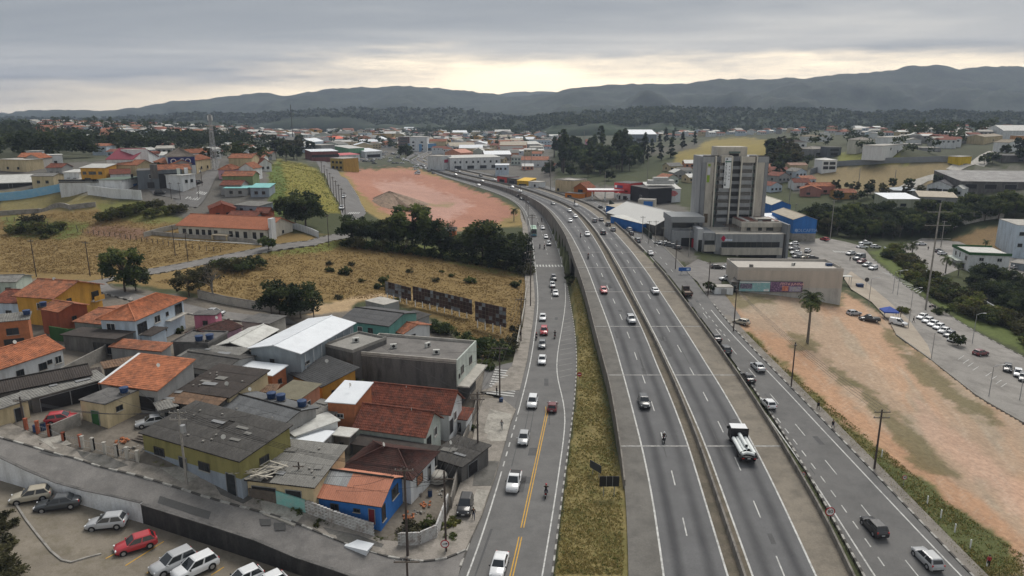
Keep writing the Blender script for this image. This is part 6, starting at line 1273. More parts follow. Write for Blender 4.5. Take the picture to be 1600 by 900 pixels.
 ): H(lb,A,B,D_,h_,rf,wl,ws,'commercial_building','building',group=TW,bot=5)
def gproto(nm,w,d,h,kind,rise,style='plain',nw=3,floors=1):
 t = thing(nm,'far house','house');m_ = MB();m_.box((0,d/2,(h-4)/2),(w,d,h+4))
 if kind == 'gx':
  for x in (-w/2,w/2-.2): m_.prism_dir([(0,h),(d,h),(d/2,h+rise)],'x',x,x+.2)
 if kind == 'gy':
  for y in (0,d-.2): m_.prism_dir([(-w/2,h),(w/2,h),(0,h+rise)],'y',y,y+.2)
 m_.build('wall',wallW,t);r = MB();v = .4
 if kind == 'gx': pl = [((-w/2-v,-v,h-.05),(w/2+v,-v,h-.05),(-w/2-v,d/2,h+rise+.15),(w/2+v,d/2,h+rise+.15)),((w/2+v,d+v,h-.05),(-w/2-v,d+v,h-.05),(w/2+v,d/2,h+rise+.15),(-w/2-v,d/2,h+rise+.15))]
 elif kind == 'gy': pl = [((-w/2-v,d+v,h-.05),(-w/2-v,-v,h-.05),(0,d+v,h+rise+.15),(0,-v,h+rise+.15)),((w/2+v,-v,h-.05),(w/2+v,d+v,h-.05),(0,-v,h+rise+.15),(0,d+v,h+rise+.15))]
 elif kind == 'hip':
  q = min(w,d)/2;ra,rb = (-w/2+q,d/2,h+rise),(w/2-q,d/2,h+rise);c = [(-w/2-v,-v,h-.05),(w/2+v,-v,h-.05),(w/2+v,d+v,h-.05),(-w/2-v,d+v,h-.05)]
  pl = [(c[0],c[1],ra,rb),(c[1],c[2],rb,rb),(c[2],c[3],rb,ra),(c[3],c[0],ra,ra)]
 else: pl = [];r.box((0,d/2,h+.1),(w+.3,d+.3,.3));r.box((w*.2,d*.5,h+.9),(2,2,1.4))
 for p in pl: roof_plane(r,*p,style)
 r.build('roof',TILE,t)
 for f in range(floors):
  for i in range(nw): put_win(t,'k',1.5,1.3,((i+.5)/nw*w-w/2,-.01,1.1+f*3),0)
 put_win(t,'k',1.5,1.3,(w/2+.01,d*.5,1.1),math.pi/2);put_win(t,'k',1.5,1.3,(-w/2-.01,d*.5,1.1),-math.pi/2)
 return Proto(t)
GP = {'h1': gproto('house',10,9,3.4,'gx',1.9),'h2': gproto('house',9,9,6.2,'gx',1.8,floors=2),'h3': gproto('house',9,10,6.5,'flat',.1,floors=2),'h4': gproto('house',12,10,3.6,'hip',2.0),'h5': gproto('house',9,11,4.0,'gy',2.0),'c1': gproto('commercial_building',20,16,7.5,'flat',.1,nw=5,floors=2),'c2': gproto('commercial_building',22,26,7,'gy',3,'metal',nw=3),'c3': gproto('commercial_building',26,16,6.5,'gx',3,'metal',nw=4)}
WC = [('white',wallW),('cream',cream),('grey',grey),('salmon',salm),('pale blue',lblue),('yellow',yel),('white',wv),('pale green',pgreen)]
RC = [('terracotta',TILE),('red-brown',TILED),('red-brown',TILED),('pale grey',METG),('grey',CORRL)]
CC = [('white',METW),('pale grey',METG),('grey',CORRL),('tan',roofT),('terracotta',TILE)]
PLACED = []
def clear_of(x,y,r):
 if any((x-a)**2+(y-b)**2 < (r+c)**2 for a,b,c in PLACED): return False
 for lo,hi in ((lkL,lkR),(hwL,hwR),(rkL,rkR)):
  if y < Y1 and lo.x(y)-r*.8 < x < hi.x(y)+r*.8: return False
 return True
for o in list(COL.objects):
 if o.parent is None and o.type == 'EMPTY' and o.location.y > 200 and not o.name.startswith(('house','commercial_building')) or (o.parent is None and 'label' in o and o.location.y > 200 and o.type == 'EMPTY' and o.location.length > 10):
  PLACED.append((o.location.x+5,o.location.y+5,9))
def scatter_houses(poly,n,kinds,where,rots,seed,sp=9,group='small houses of the far hillsides'):
 rr = random.Random(seed);xs = [p[0] for p in poly];ys = [p[1] for p in poly];k = 0
 for _ in range(n*14):
  if k >= n: break
  px,py = rr.uniform(min(xs),max(xs)),rr.uniform(min(ys),max(ys))
  if not poly_in(np.array([px]),np.array([py]),poly)[0][0]: continue
  p = T(px,py);r = sp*(1.5 if kinds[0][0] == 'c' else 1)
  if not clear_of(p.x,p.y+5,r): continue
  kd = rr.choice(kinds);w_ = rr.choice(WC);r_ = rr.choice(CC if kd[0] == 'c' else RC)
  if kd in ('h3','c1'): r_ = ('flat grey',concL)
  PLACED.append((p.x,p.y+5,r));k += 1
  lb = f"{w_[0]}-walled {'building' if kd[0]=='c' else 'house'} with {r_[0]} roof, small in the distance {where}"
  GP[kd].place(p,rr.choice(rots)+rr.uniform(-.12,.12),lb,group,rr.uniform(.85,1.15),{'wall': w_[1],'roof': r_[1]},'building' if kd[0] == 'c' else 'house')
scatter_houses([(480,206),(600,203),(720,206),(870,214),(870,226),(795,250),(690,240),(620,228),(560,240),(480,236)],75,['c1','c2','c3'],'in the far town',(0,.25,-.3,1.5),5,11,'low commercial buildings of the far town')
scatter_houses([(480,203),(600,200),(720,203),(860,208),(870,226),(795,250),(690,240),(620,228),(560,240),(480,236)],60,['h1','h2','h3','h4'],'in the far town',(0,.25,-.3,1.5),15,7,'small houses of the far town')
scatter_houses([(60,190),(420,190),(480,200),(480,212),(420,218),(300,212),(150,218),(80,208)],85,['h1','h2','h4','h5','h3'],'on the far left hill',(0,.3,-.4,1.2),8,8)
scatter_houses([(1000,196),(1250,190),(1250,206),(1120,212),(1010,214)],45,['h1','h2','h4','h5','h3'],'on the ridge behind the tower',(0,.3,-.4,1.2),9,8)
scatter_houses([(1320,186),(1600,182),(1600,196),(1440,200),(1330,206)],26,['h1','h2','h4','h5','h3'],'on the far right hill',(0,.3,-.4,1.2),10,8)
scatter_houses([(760,252),(800,262),(862,272),(862,256),(800,240)],10,['h1','h2','c3'],'below the dark pine wood',(0,.3,-.4),11,8,'small houses of the far town')
scatter_houses([(1040,268),(1088,262),(1088,288),(1050,288)],7,['h1','h5'],'just left of the tower',(0,.3),12,7)
scatter_houses([(1198,268),(1240,266),(1300,308),(1210,300)],8,['h1','h5','h4'],'just right of the tower',(0,.3),13,7)
def far_houses(zones,seed):
 rr = random.Random(seed);mb = MB();cols = [wallW,cream,grey,salm,lblue,TILE,TILED,METG,concL,glass]
 for poly,n,lo,hi in zones:
  xs = [p[0] for p in poly];ys = [p[1] for p in poly];k = 0
  for _ in range(n*12):
   if k >= n: break
   px,py = rr.uniform(min(xs),max(xs)),rr.uniform(min(ys),max(ys))
   if not poly_in(np.array([px]),np.array([py]),poly)[0][0]: continue
   p = T(px,py)
   if not clear_of(p.x,p.y,4): continue
   PLACED.append((p.x,p.y,4));k += 1;w,d,h = rr.uniform(lo,hi),rr.uniform(8,11),rr.choice((3.2,3.4,6,6.2));a = rr.choice((0,.3,-.4,1.2));R = Matrix.Rotation(a,3,'Z');wm,rm = rr.choice((0,0,0,1,2,4)),rr.choice((5,6,6,7,7,8,8));r = 1.5;v = .4
   def q(x,y,z): return R @ Vector((x,y,z))+p
   mb.box(p+Vector((0,0,h/2-2)),(w,d,h+4),a,wm);X,Y = w/2+v,d/2+v
   mb.add([q(-X,-Y,h),q(X,-Y,h),q(X,Y,h),q(-X,Y,h),q(-X+.5,0,h+r),q(X-.5,0,h+r)],[(0,1,5,4),(2,3,4,5),(1,2,5),(3,0,4)],rm)
   for i in range(3): c = q((i-1)*w*.3,-d/2-.03,h-1.5);mb.box(c,(1.5,.06,1.1),a,9)
 props(mb.build('far_houses',cols),'closely packed small houses filling the far hillsides and town','houses',kind='stuff')
far_houses([([(30,190),(440,189),(480,200),(480,214),(420,220),(300,213),(150,219),(80,210)],300,8,13),([(470,198),(600,195),(760,200),(880,206),(870,228),(800,254),(690,244),(620,230),(480,240)],300,8,18),([(1000,194),(1260,188),(1260,208),(1120,214),(1000,216)],150,8,13),([(1250,188),(1600,182),(1600,204),(1480,232),(1300,210)],120,8,14),([(150,240),(345,238),(345,262),(240,262)],14,8,11),([(330,228),(430,232),(425,240),(330,242)],12,8,11)],99)
# trees
def leafm(name,c):
 m = M(name,c,.75,.4,.9,5,rnd=.38,spec=.2);nt = m.node_tree;b = nt.nodes['Principled BSDF'];o = [n for n in nt.nodes if n.type == 'OUTPUT_MATERIAL'][0];tl = N(nt,'ShaderNodeBsdfTranslucent');mx = N(nt,'ShaderNodeMixShader',i_Fac=.38)
 nt.links.new(b.inputs['Base Color'].links[0].from_socket,tl.inputs['Color']);nt.links.new(b.outputs[0],mx.inputs[1]);nt.links.new(tl.outputs[0],mx.inputs[2]);nt.links.new(mx.outputs[0],o.inputs['Surface']);return m
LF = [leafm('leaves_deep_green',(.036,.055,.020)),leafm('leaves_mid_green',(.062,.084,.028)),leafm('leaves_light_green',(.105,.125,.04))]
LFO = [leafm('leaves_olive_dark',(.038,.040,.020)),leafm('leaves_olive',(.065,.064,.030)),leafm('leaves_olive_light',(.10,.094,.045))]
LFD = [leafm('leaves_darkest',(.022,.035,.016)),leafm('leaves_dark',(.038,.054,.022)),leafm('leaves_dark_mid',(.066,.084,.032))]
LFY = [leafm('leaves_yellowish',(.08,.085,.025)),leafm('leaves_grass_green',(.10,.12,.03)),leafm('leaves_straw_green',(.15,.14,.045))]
bark = M('bark',(.075,.06,.05),.95,.3,2,9,.3);barkG = M('pale_bark',(.16,.145,.125),.95,.3,2,9,.3)
def leaves(cl,per,size,rng,flat=.6):
 """many small leaf-sprig faces in clumps; cl: rows of x, y, z, radius, tone"""
 cl = np.array(cl);c = np.repeat(cl,per,0);n = len(c)
 d = rng.normal(size=(n,3));d /= np.linalg.norm(d,axis=1)[:,None];r = rng.random(n)**.45
 p = c[:,:3]+d*(r*c[:,3])[:,None]*np.array([1,1,.75])
 a = rng.normal(size=(n,3));a[:,2] *= flat;a /= np.linalg.norm(a,axis=1)[:,None];b = np.cross(a,rng.normal(size=(n,3)));b /= np.linalg.norm(b,axis=1)[:,None]
 s = size*rng.uniform(.55,1.25,n)[:,None];a = a*s*1.3;b = b*s*.6
 v = np.stack([p-a,p+b,p+a,p-b],1).reshape(-1,3);f = np.arange(n*4).reshape(n,4);return v,f,c[:,4].astype(int)
def tree_proto(kind,seed,H_,R,lf,bk=bark,per=70,size=.36,ncl=42,lean=0,open_=.0,name='broadleaf_tree'):
 rng = np.random.default_rng(seed);rr = random.Random(seed);t = thing(name,'tree','tree');tb = MB();h0 = H_*(.28 if kind != 'tall' else .5);cl = []
 top = Vector((lean,0,H_*.62));pts = [Vector((0,0,-.6)),Vector((rr.uniform(-.15,.15),rr.uniform(-.15,.15),h0*.6)),Vector((lean*.5,rr.uniform(-.2,.2),h0*1.25)),top]
 r0 = H_*.026+.05
 for i in range(3): tb.tube(pts[i],pts[i+1],r0*(1-.25*i),r0*(1-.25*(i+1)),7)
 for i in range(ncl):
  a = rr.uniform(0,6.28);u = rr.random()
  if kind == 'cone': z = .12+.86*u;rad = R*(1-z)**.8*rr.uniform(.3,1);cr = .5+R*.2*(1-z)
  elif kind == 'tall': z = .45+.5*u;rad = R*math.sin(math.pi*min(1,(z-.38)/.64))*rr.uniform(.1,1);cr = R*.33
  else: z = .36+.56*u;rad = R*math.sqrt(max(.05,1-((z-.58)/.46)**2))*rr.uniform(.25,1)**.6;cr = R*rr.uniform(.2,.36)
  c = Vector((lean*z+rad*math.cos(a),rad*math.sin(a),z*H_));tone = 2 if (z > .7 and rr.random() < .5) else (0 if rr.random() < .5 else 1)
  cl.append((*c,cr,tone))
  if i % 3 == 0 and kind != 'cone':
   q = Vector((lean*.5,0,h0+(c.z-h0)*.35));tb.tube(q,q.lerp(c,.5)+Vector((0,0,.3)),r0*.4,r0*.25,5);tb.tube(q.lerp(c,.5)+Vector((0,0,.3)),c,r0*.25,r0*.08,5)
 if kind == 'cone': tb.tube(top,(lean,0,H_*.98),r0*.25,.03,5)
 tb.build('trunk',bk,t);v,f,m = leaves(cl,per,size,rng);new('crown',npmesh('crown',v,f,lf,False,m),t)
 return Proto(t)
def bare_proto(seed,H_,R,spr=.06):
 rr = random.Random(seed);t = thing('bare_tree','bare tree','tree');tb = MB()
 def br(p,d,L,r,k):
  q = p+d*L;tb.tube(p,q,r,r*.65,5 if k > 1 else 3,cap=False)
  if k == 0: return
  for i in range(3 if k > 1 else 4):
   e = (d+Vector((rr.uniform(-1,1),rr.uniform(-1,1),rr.uniform(-.25,.6)))*.75).normalized();br(p.lerp(q,rr.uniform(.6,1)),e,L*rr.uniform(.6,.85),r*.6,k-1)
 br(Vector((0,0,-.4)),Vector((.05,0,1)),H_*.3,H_*.03,5);tb.build('trunk',barkG,t);rng = np.random.default_rng(seed)
 cl = [(rr.uniform(-R,R),rr.uniform(-R,R),H_*rr.uniform(.5,.95),R*.35,rr.randrange(3)) for _ in range(14)];v,f,m = leaves(cl,22,.2,rng);new('crown',npmesh('crown',v,f,LFO,False,m),t);return Proto(t)
def palm_proto(seed,H_,L=2.6,nf=18,twin=False,name='palm_tree'):
 rr = random.Random(seed);t = thing(name,'palm','tree');stems = [(0,0,H_,.0)]+([(.9,.3,H_*.93,.7)] if twin else [])
 for sx,sy,hh,ln in stems:
  tb = MB();pts = [Vector((sx,sy,-.4)),Vector((sx+ln*.2,sy,hh*.5)),Vector((sx+ln,sy,hh))]
  for a,b,r1,r2 in ((pts[0],pts[1],.20,.16),(pts[1],pts[2],.16,.12)): tb.tube(a,b,r1,r2,8)
  for i in range(int(hh/.5)): z = .4+i*.5;tb.tube((sx+ln*(z/hh)**1.5,sy,z),(sx+ln*(z/hh)**1.5,sy,z+.06),.205-.07*z/hh,n=8)
  tb.build('trunk',barkG,t);fb = MB()
  for i in range(nf):
   a = 6.283*i/nf+rr.uniform(-.2,.2);el = rr.uniform(-.5,1.1);d = Vector((math.cos(a),math.sin(a),0));s = Vector((-d.y,d.x,0));p = pts[2].copy();prev = p;Lf = L*rr.uniform(.8,1.1)
   for k in range(8):
    e = el-1.9*(k/7)**1.3;p = prev+(d*math.cos(e)+Vector((0,0,math.sin(e))))*Lf/8;fb.tube(prev,p,.03,.02,3,cap=False,m=1)
    w = L*.26*math.sin(math.pi*(k+1.2)/9.5)+.08
    for sd in (-1,1):
     for j in (0,.5): o = prev.lerp(p,j);tip = o+s*sd*w+d*.25-Vector((0,0,w*.55));fb.add([o,o+(p-prev)*.42,tip],[(0,1,2)],rr.randrange(0,2)*2)
    prev = p
  fb.build('fronds',LF,t)
 return Proto(t)
B1 = tree_proto('round',1,9.5,5.2,LFD);B2 = tree_proto('round',2,10.5,4.6,LF,ncl=46);B3 = tree_proto('round',3,8.5,5.6,LFD,lean=.5,ncl=40,bk=barkG);B4 = tree_proto('tall',4,15,3.0,LFO,bk=barkG,ncl=34,name='slender_tree');B5 = tree_proto('round',5,8,4.2,LFO,per=46,size=.3)
C1 = tree_proto('cone',6,13,3.4,LFD,per=46,size=.5,name='pine_tree');S1 = tree_proto('round',7,4.2,2.2,LF,per=46,size=.24,ncl=22,name='small_tree')
FAR = [tree_proto('round',21+i,10+i,5.2-.3*i,l,per=16,size=.95,ncl=26) for i,l in enumerate((LFD,LF,LFD,LFO))]
FARC = [tree_proto('cone',31,14,3.6,LFD,per=14,size=.9,ncl=26,name='pine_tree'),tree_proto('tall',32,19,3.4,LFD,per=16,size=.9,ncl=24,name='slender_tree')]
BARE = bare_proto(41,8.5,3.2);PALM = palm_proto(51,10,3.0,22,True);PALMS = palm_proto(52,4.6,2.4,15);PALMT = palm_proto(53,9,2.8,18)
def shrub_proto(seed,R,H_,lf,per=34,size=.2,n=16,name='shrub'):
 rng = np.random.default_rng(seed);rr = random.Random(seed);t = thing(name,'shrub','shrub');cl = [(rr.uniform(-R,R)*.8,rr.uniform(-R,R)*.8,H_*rr.uniform(.2,.85),R*.4,rr.randrange(3)) for _ in range(n)]
 v,f,m = leaves(cl,per,size,rng);new('foliage',npmesh('foliage',v,f,lf,False,m),t);s = MB()
 for i in range(5): c = cl[i];s.tube((c[0]*.2,c[1]*.2,-.2),c[:3],.03,.015,4)
 s.build('stem',bark,t);return Proto(t)
SH = [shrub_proto(61,1.3,1.3,LF),shrub_proto(62,1.6,1.6,LFO),shrub_proto(63,1.2,1.1,LFY),shrub_proto(64,2.3,2.6,LF,n=24,size=.26),shrub_proto(65,2.2,2.4,LFY,n=24,size=.26),shrub_proto(66,2.4,2.8,LFO,n=24,size=.26)]
def plant(pr,px,py,label,group=None,s=1.0,sd=None,squash=1.0):
 p = T(px,py);p.z = float(gz(p.x,p.y))-.05;r = random.Random(int(px*7+py*13));return pr.place(p,r.uniform(0,6.28),label,group,(s,s,s*squash))
TR = 'dark trees in the row behind the dry field'
for px,py,pr,s,lb in ((552,381,B1,.95,'leftmost rounded dark tree at the end of the field row'),(573,383,B3,1.05,'second dark tree from the left in the field row'),(598,387,B2,.85,'green-crowned tree in the field row below the earth mound'),(620,389,B1,.85,'broad dark tree left of the bare tree in the field row'),
  (643,391,B2,1.0,'tallest rounded tree in the middle of the field row'),(664,394,B3,1.0,'spreading dark tree left of the small hut'),(688,398,B1,.72,'low dark tree in front of the small hut'),(709,402,B3,.78,'low spreading tree right of the small hut'),(731,407,B1,.85,'dark tree in the right half of the field row'),
  (754,412,B2,.95,'full green tree in the right half of the field row'),(776,416,B1,1.0,'dark tree third from the avenue in the field row'),(797,420,B3,.95,'dark tree second from the avenue in the field row'),(814,423,B1,.8,'last dark tree of the row, beside the avenue poles'),
  (610,376,B5,.75,'thin olive tree behind the field row, left'),(745,395,B5,.9,'thin olive tree behind the field row, right'),(790,400,B2,.8,'green tree behind the last dark trees by the avenue')): plant(pr,px,py,lb,TR,s*1.18*(.75+.55*((int(px)*37) % 100)/100))
for i in range(26): q = i/25;plant(SH[3+i % 3 % 2*2],546+q*276,386+q*42-3*math.sin(q*3.1),'dark undergrowth bush below the trees of the field row, '+('left','middle','right')[min(2,int(q*3))]+' part','undergrowth of the field row',1.0+.4*math.sin(i*2.3))
plant(PALMT,768,408,'palm standing among the dark trees of the field row',None,.95);plant(PALMS,803,346,'single small palm on the red-earth lot edge above the avenue',None,1.2)
plant(BARE,706,374,'bare leafless tree above the small hut',None,.9);plant(BARE,632,398,'pale bare tree in front of the field row',None,.65)
plant(B1,478,356,'big dark tree right of the church hall',None,1.35);plant(B3,462,352,'dark tree just left of the biggest one by the church hall',None,1.0);plant(B2,446,343,'smaller dark tree at the green slope above the church hall',None,.8)
plant(B2,196,456,'dense dark tree beside the lane bend at the yellow house',None,.95,squash=1.15);plant(B1,212,454,'lower dark tree pressed against the one at the lane bend',None,.62)
plant(BARE,334,468,'large half-bare tree beside the old grey lane wall',None,1.15);plant(B5,296,464,'thin olive tree left of the half-bare tree',None,.8);plant(B5,312,455,'thin olive tree directly behind the half-bare tree',None,.75)
plant(B1,438,497,'spreading dark tree on the field edge, left of the pair',None,.92);plant(B3,470,497,'spreading dark tree on the field edge, right of the pair',None,.9)
plant(S1,420,391,'small round tree beside the field road',None,1.25);plant(S1,378,428,'small bushy tree at the field road with dark shrubs',None,.9)
for i,(px,py,k,s) in enumerate(((40,362,3,1.4),(60,365,4,1.6),(80,364,3,1.3),(52,354,5,1.5),(95,358,4,1.1),(25,366,4,1.2),(70,372,2,1.2),(165,345,4,1.3),(185,340,4,1.5),(205,336,4,1.6),(225,330,4,1.4),(245,328,5,1.3),(262,334,4,1.3),(280,332,5,1.2),(235,340,4,1.3),(400,418,3,1.2),(380,420,3,1.3),(360,424,5,1.2),(345,418,3,1.1),(515,425,0,1.0),(539,428,0,1.4),(515,413,1,.7),(600,440,0,1.2),(592,450,0,1.1),(606,452,2,1.1),(735,443,0,1.4),(706,432,0,.8),(806,447,0,1.4),(550,415,1,.7),(565,440,2,.8),(640,425,1,.7),(680,440,1,.8),(690,425,2,.6),(620,470,2,.7),(478,455,2,.8),(530,468,1,.7),(685,519,3,1.0),(670,517,0,1.3),(695,523,3,1.0),(660,522,0,1.0),(725,534,3,.9),(748,545,3,1.1),(765,548,3,1.2),(780,552,3,1.1),(795,548,5,.9),(772,560,0,1.5),(760,575,0,1.4),(745,560,3,1.0),(800,530,1,1.0),(805,515,1,.9))):
 plant(SH[k],px,py,('shrub standing alone in the dry grass of the field' if k < 3 else 'leafy thicket shrub at the edge of the dry field')+', '+spot(px,py,(20,830),(325,580)),'shrubs around the dry field',s)
MASS = []
def massw(poly,n,protos,label,group,sp,seed,smin=.75,smax=1.25): MASS.append((poly,n,group,sp,seed,smin,smax))
def wood(poly,n,protos,label,group,sp,seed,smin=.75,smax=1.25,tries=20):
 rr = random.Random(seed);xs = [p[0] for p in poly];ys = [p[1] for p in poly];k = 0;loc = []
 for _ in range(n*tries):
  if k >= n: break
  px,py = rr.uniform(min(xs),max(xs)),rr.uniform(min(ys),max(ys))
  if not poly_in(np.array([px]),np.array([py]),poly)[0][0]: continue
  p = T(px,py)
  if any((p.x-a)**2+(p.y-b)**2 < sp*sp for a,b in loc) or not clear_of(p.x,p.y,1): continue
  loc.append((p.x,p.y));k += 1;p.z = float(gz(p.x,p.y))-.1;s = rr.uniform(smin,smax);rr.choice(protos).place(p,rr.uniform(0,6.28),label+', '+spot(px,py,xs,ys),group,(s,s,s*rr.uniform(.9,1.15)))
wood([(1245,352),(1290,346),(1400,346),(1490,346),(1500,356),(1480,370),(1400,374),(1340,374),(1290,366)],66,[B1,B2,B3,B2,B5],'dark round-crowned tree in the wood right of the tower','trees in the wood right of the tower',4,71,.65,1.1)
wood([(1500,335),(1640,318),(1640,345),(1570,345),(1500,350)],24,[B1,B2,B3],'dark tree above the curved retaining wall','trees above the retaining wall',5,72,.6,1.0)
wood([(862,240),(930,232),(1000,236),(1010,262),(960,272),(880,272)],70,FAR[:3]+[FARC[1]],'dark tree of the pine wood above the petrol station','trees of the dark wood above the petrol station',6,73,1.0,1.5)
for px,py,s in ((1008,228,1.1),(1018,240,1.0),(1030,234,1.1),(1040,222,1.3),(1048,246,1.2),(1052,222,1.0),(1066,232,1.1),(1085,226,1.0),(1033,250,.9),(1012,250,.9),(1002,256,1.0)): plant(FARC[0],px,py,'single conical pine on the bare slope left of the tower','conical pines on the slope left of the tower',s)
massw([(0,212),(60,206),(120,214),(200,222),(340,218),(420,226),(425,238),(330,240),(200,242),(110,250),(0,252)],250,FAR,'tree in the dark valley wood behind the hilltop quarter','trees of the dark valley wood on the left',7,74,.8,1.25)
wood([(425,226),(480,226),(490,244),(450,256),(430,250)],18,FAR,'tree at the top of the green slope','trees at the top of the green slope',6,75,.8,1.1)
wood([(1200,236),(1236,232),(1245,262),(1225,280),(1200,275)],26,FAR,'tree on the slope just right of the tower','trees right behind the tower',6,76,.7,1.1)
massw([(1300,188),(1420,184),(1560,188),(1560,206),(1500,228),(1425,222),(1380,205),(1310,204)],80,FAR,'tree in the dark belt behind the white villas','trees behind the white villas',9,77,.8,1.4)
wood([(1305,296),(1480,292),(1500,312),(1430,318),(1300,316)],26,FAR,'tree between the sheds on the right','trees between the sheds on the right',7,78,.35,.6)
massw([(1232,205),(1320,203),(1480,206),(1480,235),(1420,248),(1310,262),(1232,262)],16,FAR,'dark trees between the villas of the right hillside','dark garden trees between the villas of the right hillside',8,88,.4,.8)
massw([(340,226),(430,228),(425,262),(345,262)],10,FAR,'','trees between the houses at the head of the uphill street',8,89,.4,.7)
wood([(1505,262),(1600,258),(1600,240),(1545,244)],6,FAR,'tree beside the hilltop road','trees beside the hilltop road',8,79,.6,.9)
massw([(490,212),(860,212),(860,232),(700,238),(500,236)],60,FAR,'tree standing between the buildings of the far town','trees between the buildings of the far town',14,80,.7,1.2)
massw([(80,192),(440,190),(470,208),(100,210)],70,FAR,'tree between the houses of the far left hill','trees on the far left hill',14,81,.7,1.2)
massw([(1000,192),(1260,188),(1260,206),(1120,212),(1000,212)],50,FAR,'tree between the houses on the ridge behind the tower','trees on the ridge behind the tower',14,82,.7,1.2)
wood([(840,262),(960,274),(950,286),(850,278)],14,FAR,'tree at the lower edge of the pine wood','trees at the lower edge of the pine wood',7,83,.5,.8)
wood([(150,262),(340,244),(345,270),(250,300),(160,290)],12,FAR,'tree between the houses of the hilltop quarter','trees in the hilltop quarter',12,84,.4,.7)
plant(FAR[1],634,246,'large tree standing alone at the end of the red-earth lot',None,1.5);plant(FAR[0],875,300,'tree by the motorway bend near the cream block',None,.5)
wood([(1383,402),(1398,392),(1440,425),(1500,460),(1580,500),(1640,540),(1640,565),(1560,520),(1480,478),(1420,440)],74,[SH[4],SH[4],SH[5],SH[3],SH[4]],'yellow-green bush in the hedge strip beside the car-park road','bushes of the hedge strip',1.9,85,.8,1.5)
wood([(1500,440),(1640,440),(1640,520),(1580,490),(1520,462)],60,[B1,B3,SH[3],S1],'dark bushy tree inside the compound behind the hedge strip','dark trees inside the compound',3.0,86,.45,.7)
wood([(860,300),(872,335),(884,395),(893,440),(899,452),(890,455),(880,405),(866,345)],30,[SH[0],SH[3],SH[1]],'dark shrub growing against the motorway wall','shrubs against the motorway wall',1.6,87,.6,1.0)
for i,(px,py,s) in enumerate(((1407,392,.8),(1414,400,.9),(1424,405,1.3),(1477,427,1.3),(1497,431,.9),(1519,434,.8),(1542,440,1.1),(1567,450,1.1),(1592,452,1.1),(1539,390,.8))): plant(PALMS,px,py,'small garden palm along the compound drive','garden palms along the compound drive',s)
plant(PALM,1261,534,'tall twin-stemmed palm standing alone on the dirt lot',None,1.1);plant(S1,1110,456,'small brownish tree on the traffic island',None,.9);plant(SH[3],1468,490,'roundish bush at the end of the parked car row',None,.9);plant(SH[4],1412,488,'yellowish bush beside the parked white cars',None,.8);plant(S1,1497,540,'small spreading tree in the car-park island',None,.9)
def mass(name,label,pts,per,size,lf,seed,r=4.0,cat='woods'):
 rng = np.random.default_rng(seed);cl = [(x,y,z+rng.uniform(1.5,5.5),r*rng.uniform(.6,1.2),rng.integers(3)) for x,y,z in pts];v,f,m = leaves(cl,per,size,rng);o = new(name,npmesh(name,v,f,lf,False,m));return props(o,label,cat,kind='stuff')
def hillpts(V,n,seed):
 rng = np.random.default_rng(seed);nr,nc = V.shape[:2];i = rng.integers(6,27,n);j = rng.integers(0,nc,n);p = V[i,j]+np.stack([rng.uniform(-6,6,n),rng.uniform(-6,6,n),np.zeros(n)],1);return p
mass('far_woods','forest covering the low hill beyond the motorway',hillpts(VH,7000,1),12,2.3,LFD,91,5.5);mass('far_woods','forest belt on the far western rise',hillpts(VW,6500,2),10,2.8,LFD,92,6)
def landpts(poly,n,seed):
 rr = random.Random(seed);xs = [p[0] for p in poly];ys = [p[1] for p in poly];out = []
 while len(out) < n:
  px,py = rr.uniform(min(xs),max(xs)),rr.uniform(min(ys),max(ys))
  if poly_in(np.array([px]),np.array([py]),poly)[0][0]:
   p = T(px,py)
   if clear_of(p.x,p.y,2): out.append((p.x,p.y,p.z))
 return out
mass('far_woods','scattered scrub and trees filling the gaps of the far town',landpts([(0,190),(420,188),(700,199),(860,204),(1250,186),(1600,182),(1600,190),(1250,198),(870,212),(480,206),(0,205)],900,3),14,1.5,LFD,93,5)
for poly,n,lb,sp,seed,s0,s1 in MASS:
 rr = random.Random(seed);pts = []
 for x,y,z in landpts(poly,int(n*1.5),seed):
  h = rr.uniform(s0,s1)*10
  for _ in range(5): pts.append((x+rr.uniform(-3,3),y+rr.uniform(-3,3),z+h*rr.uniform(.15,.75)))
 mass('tree_mass',lb,pts,18,.95,LFD,seed,2.9)
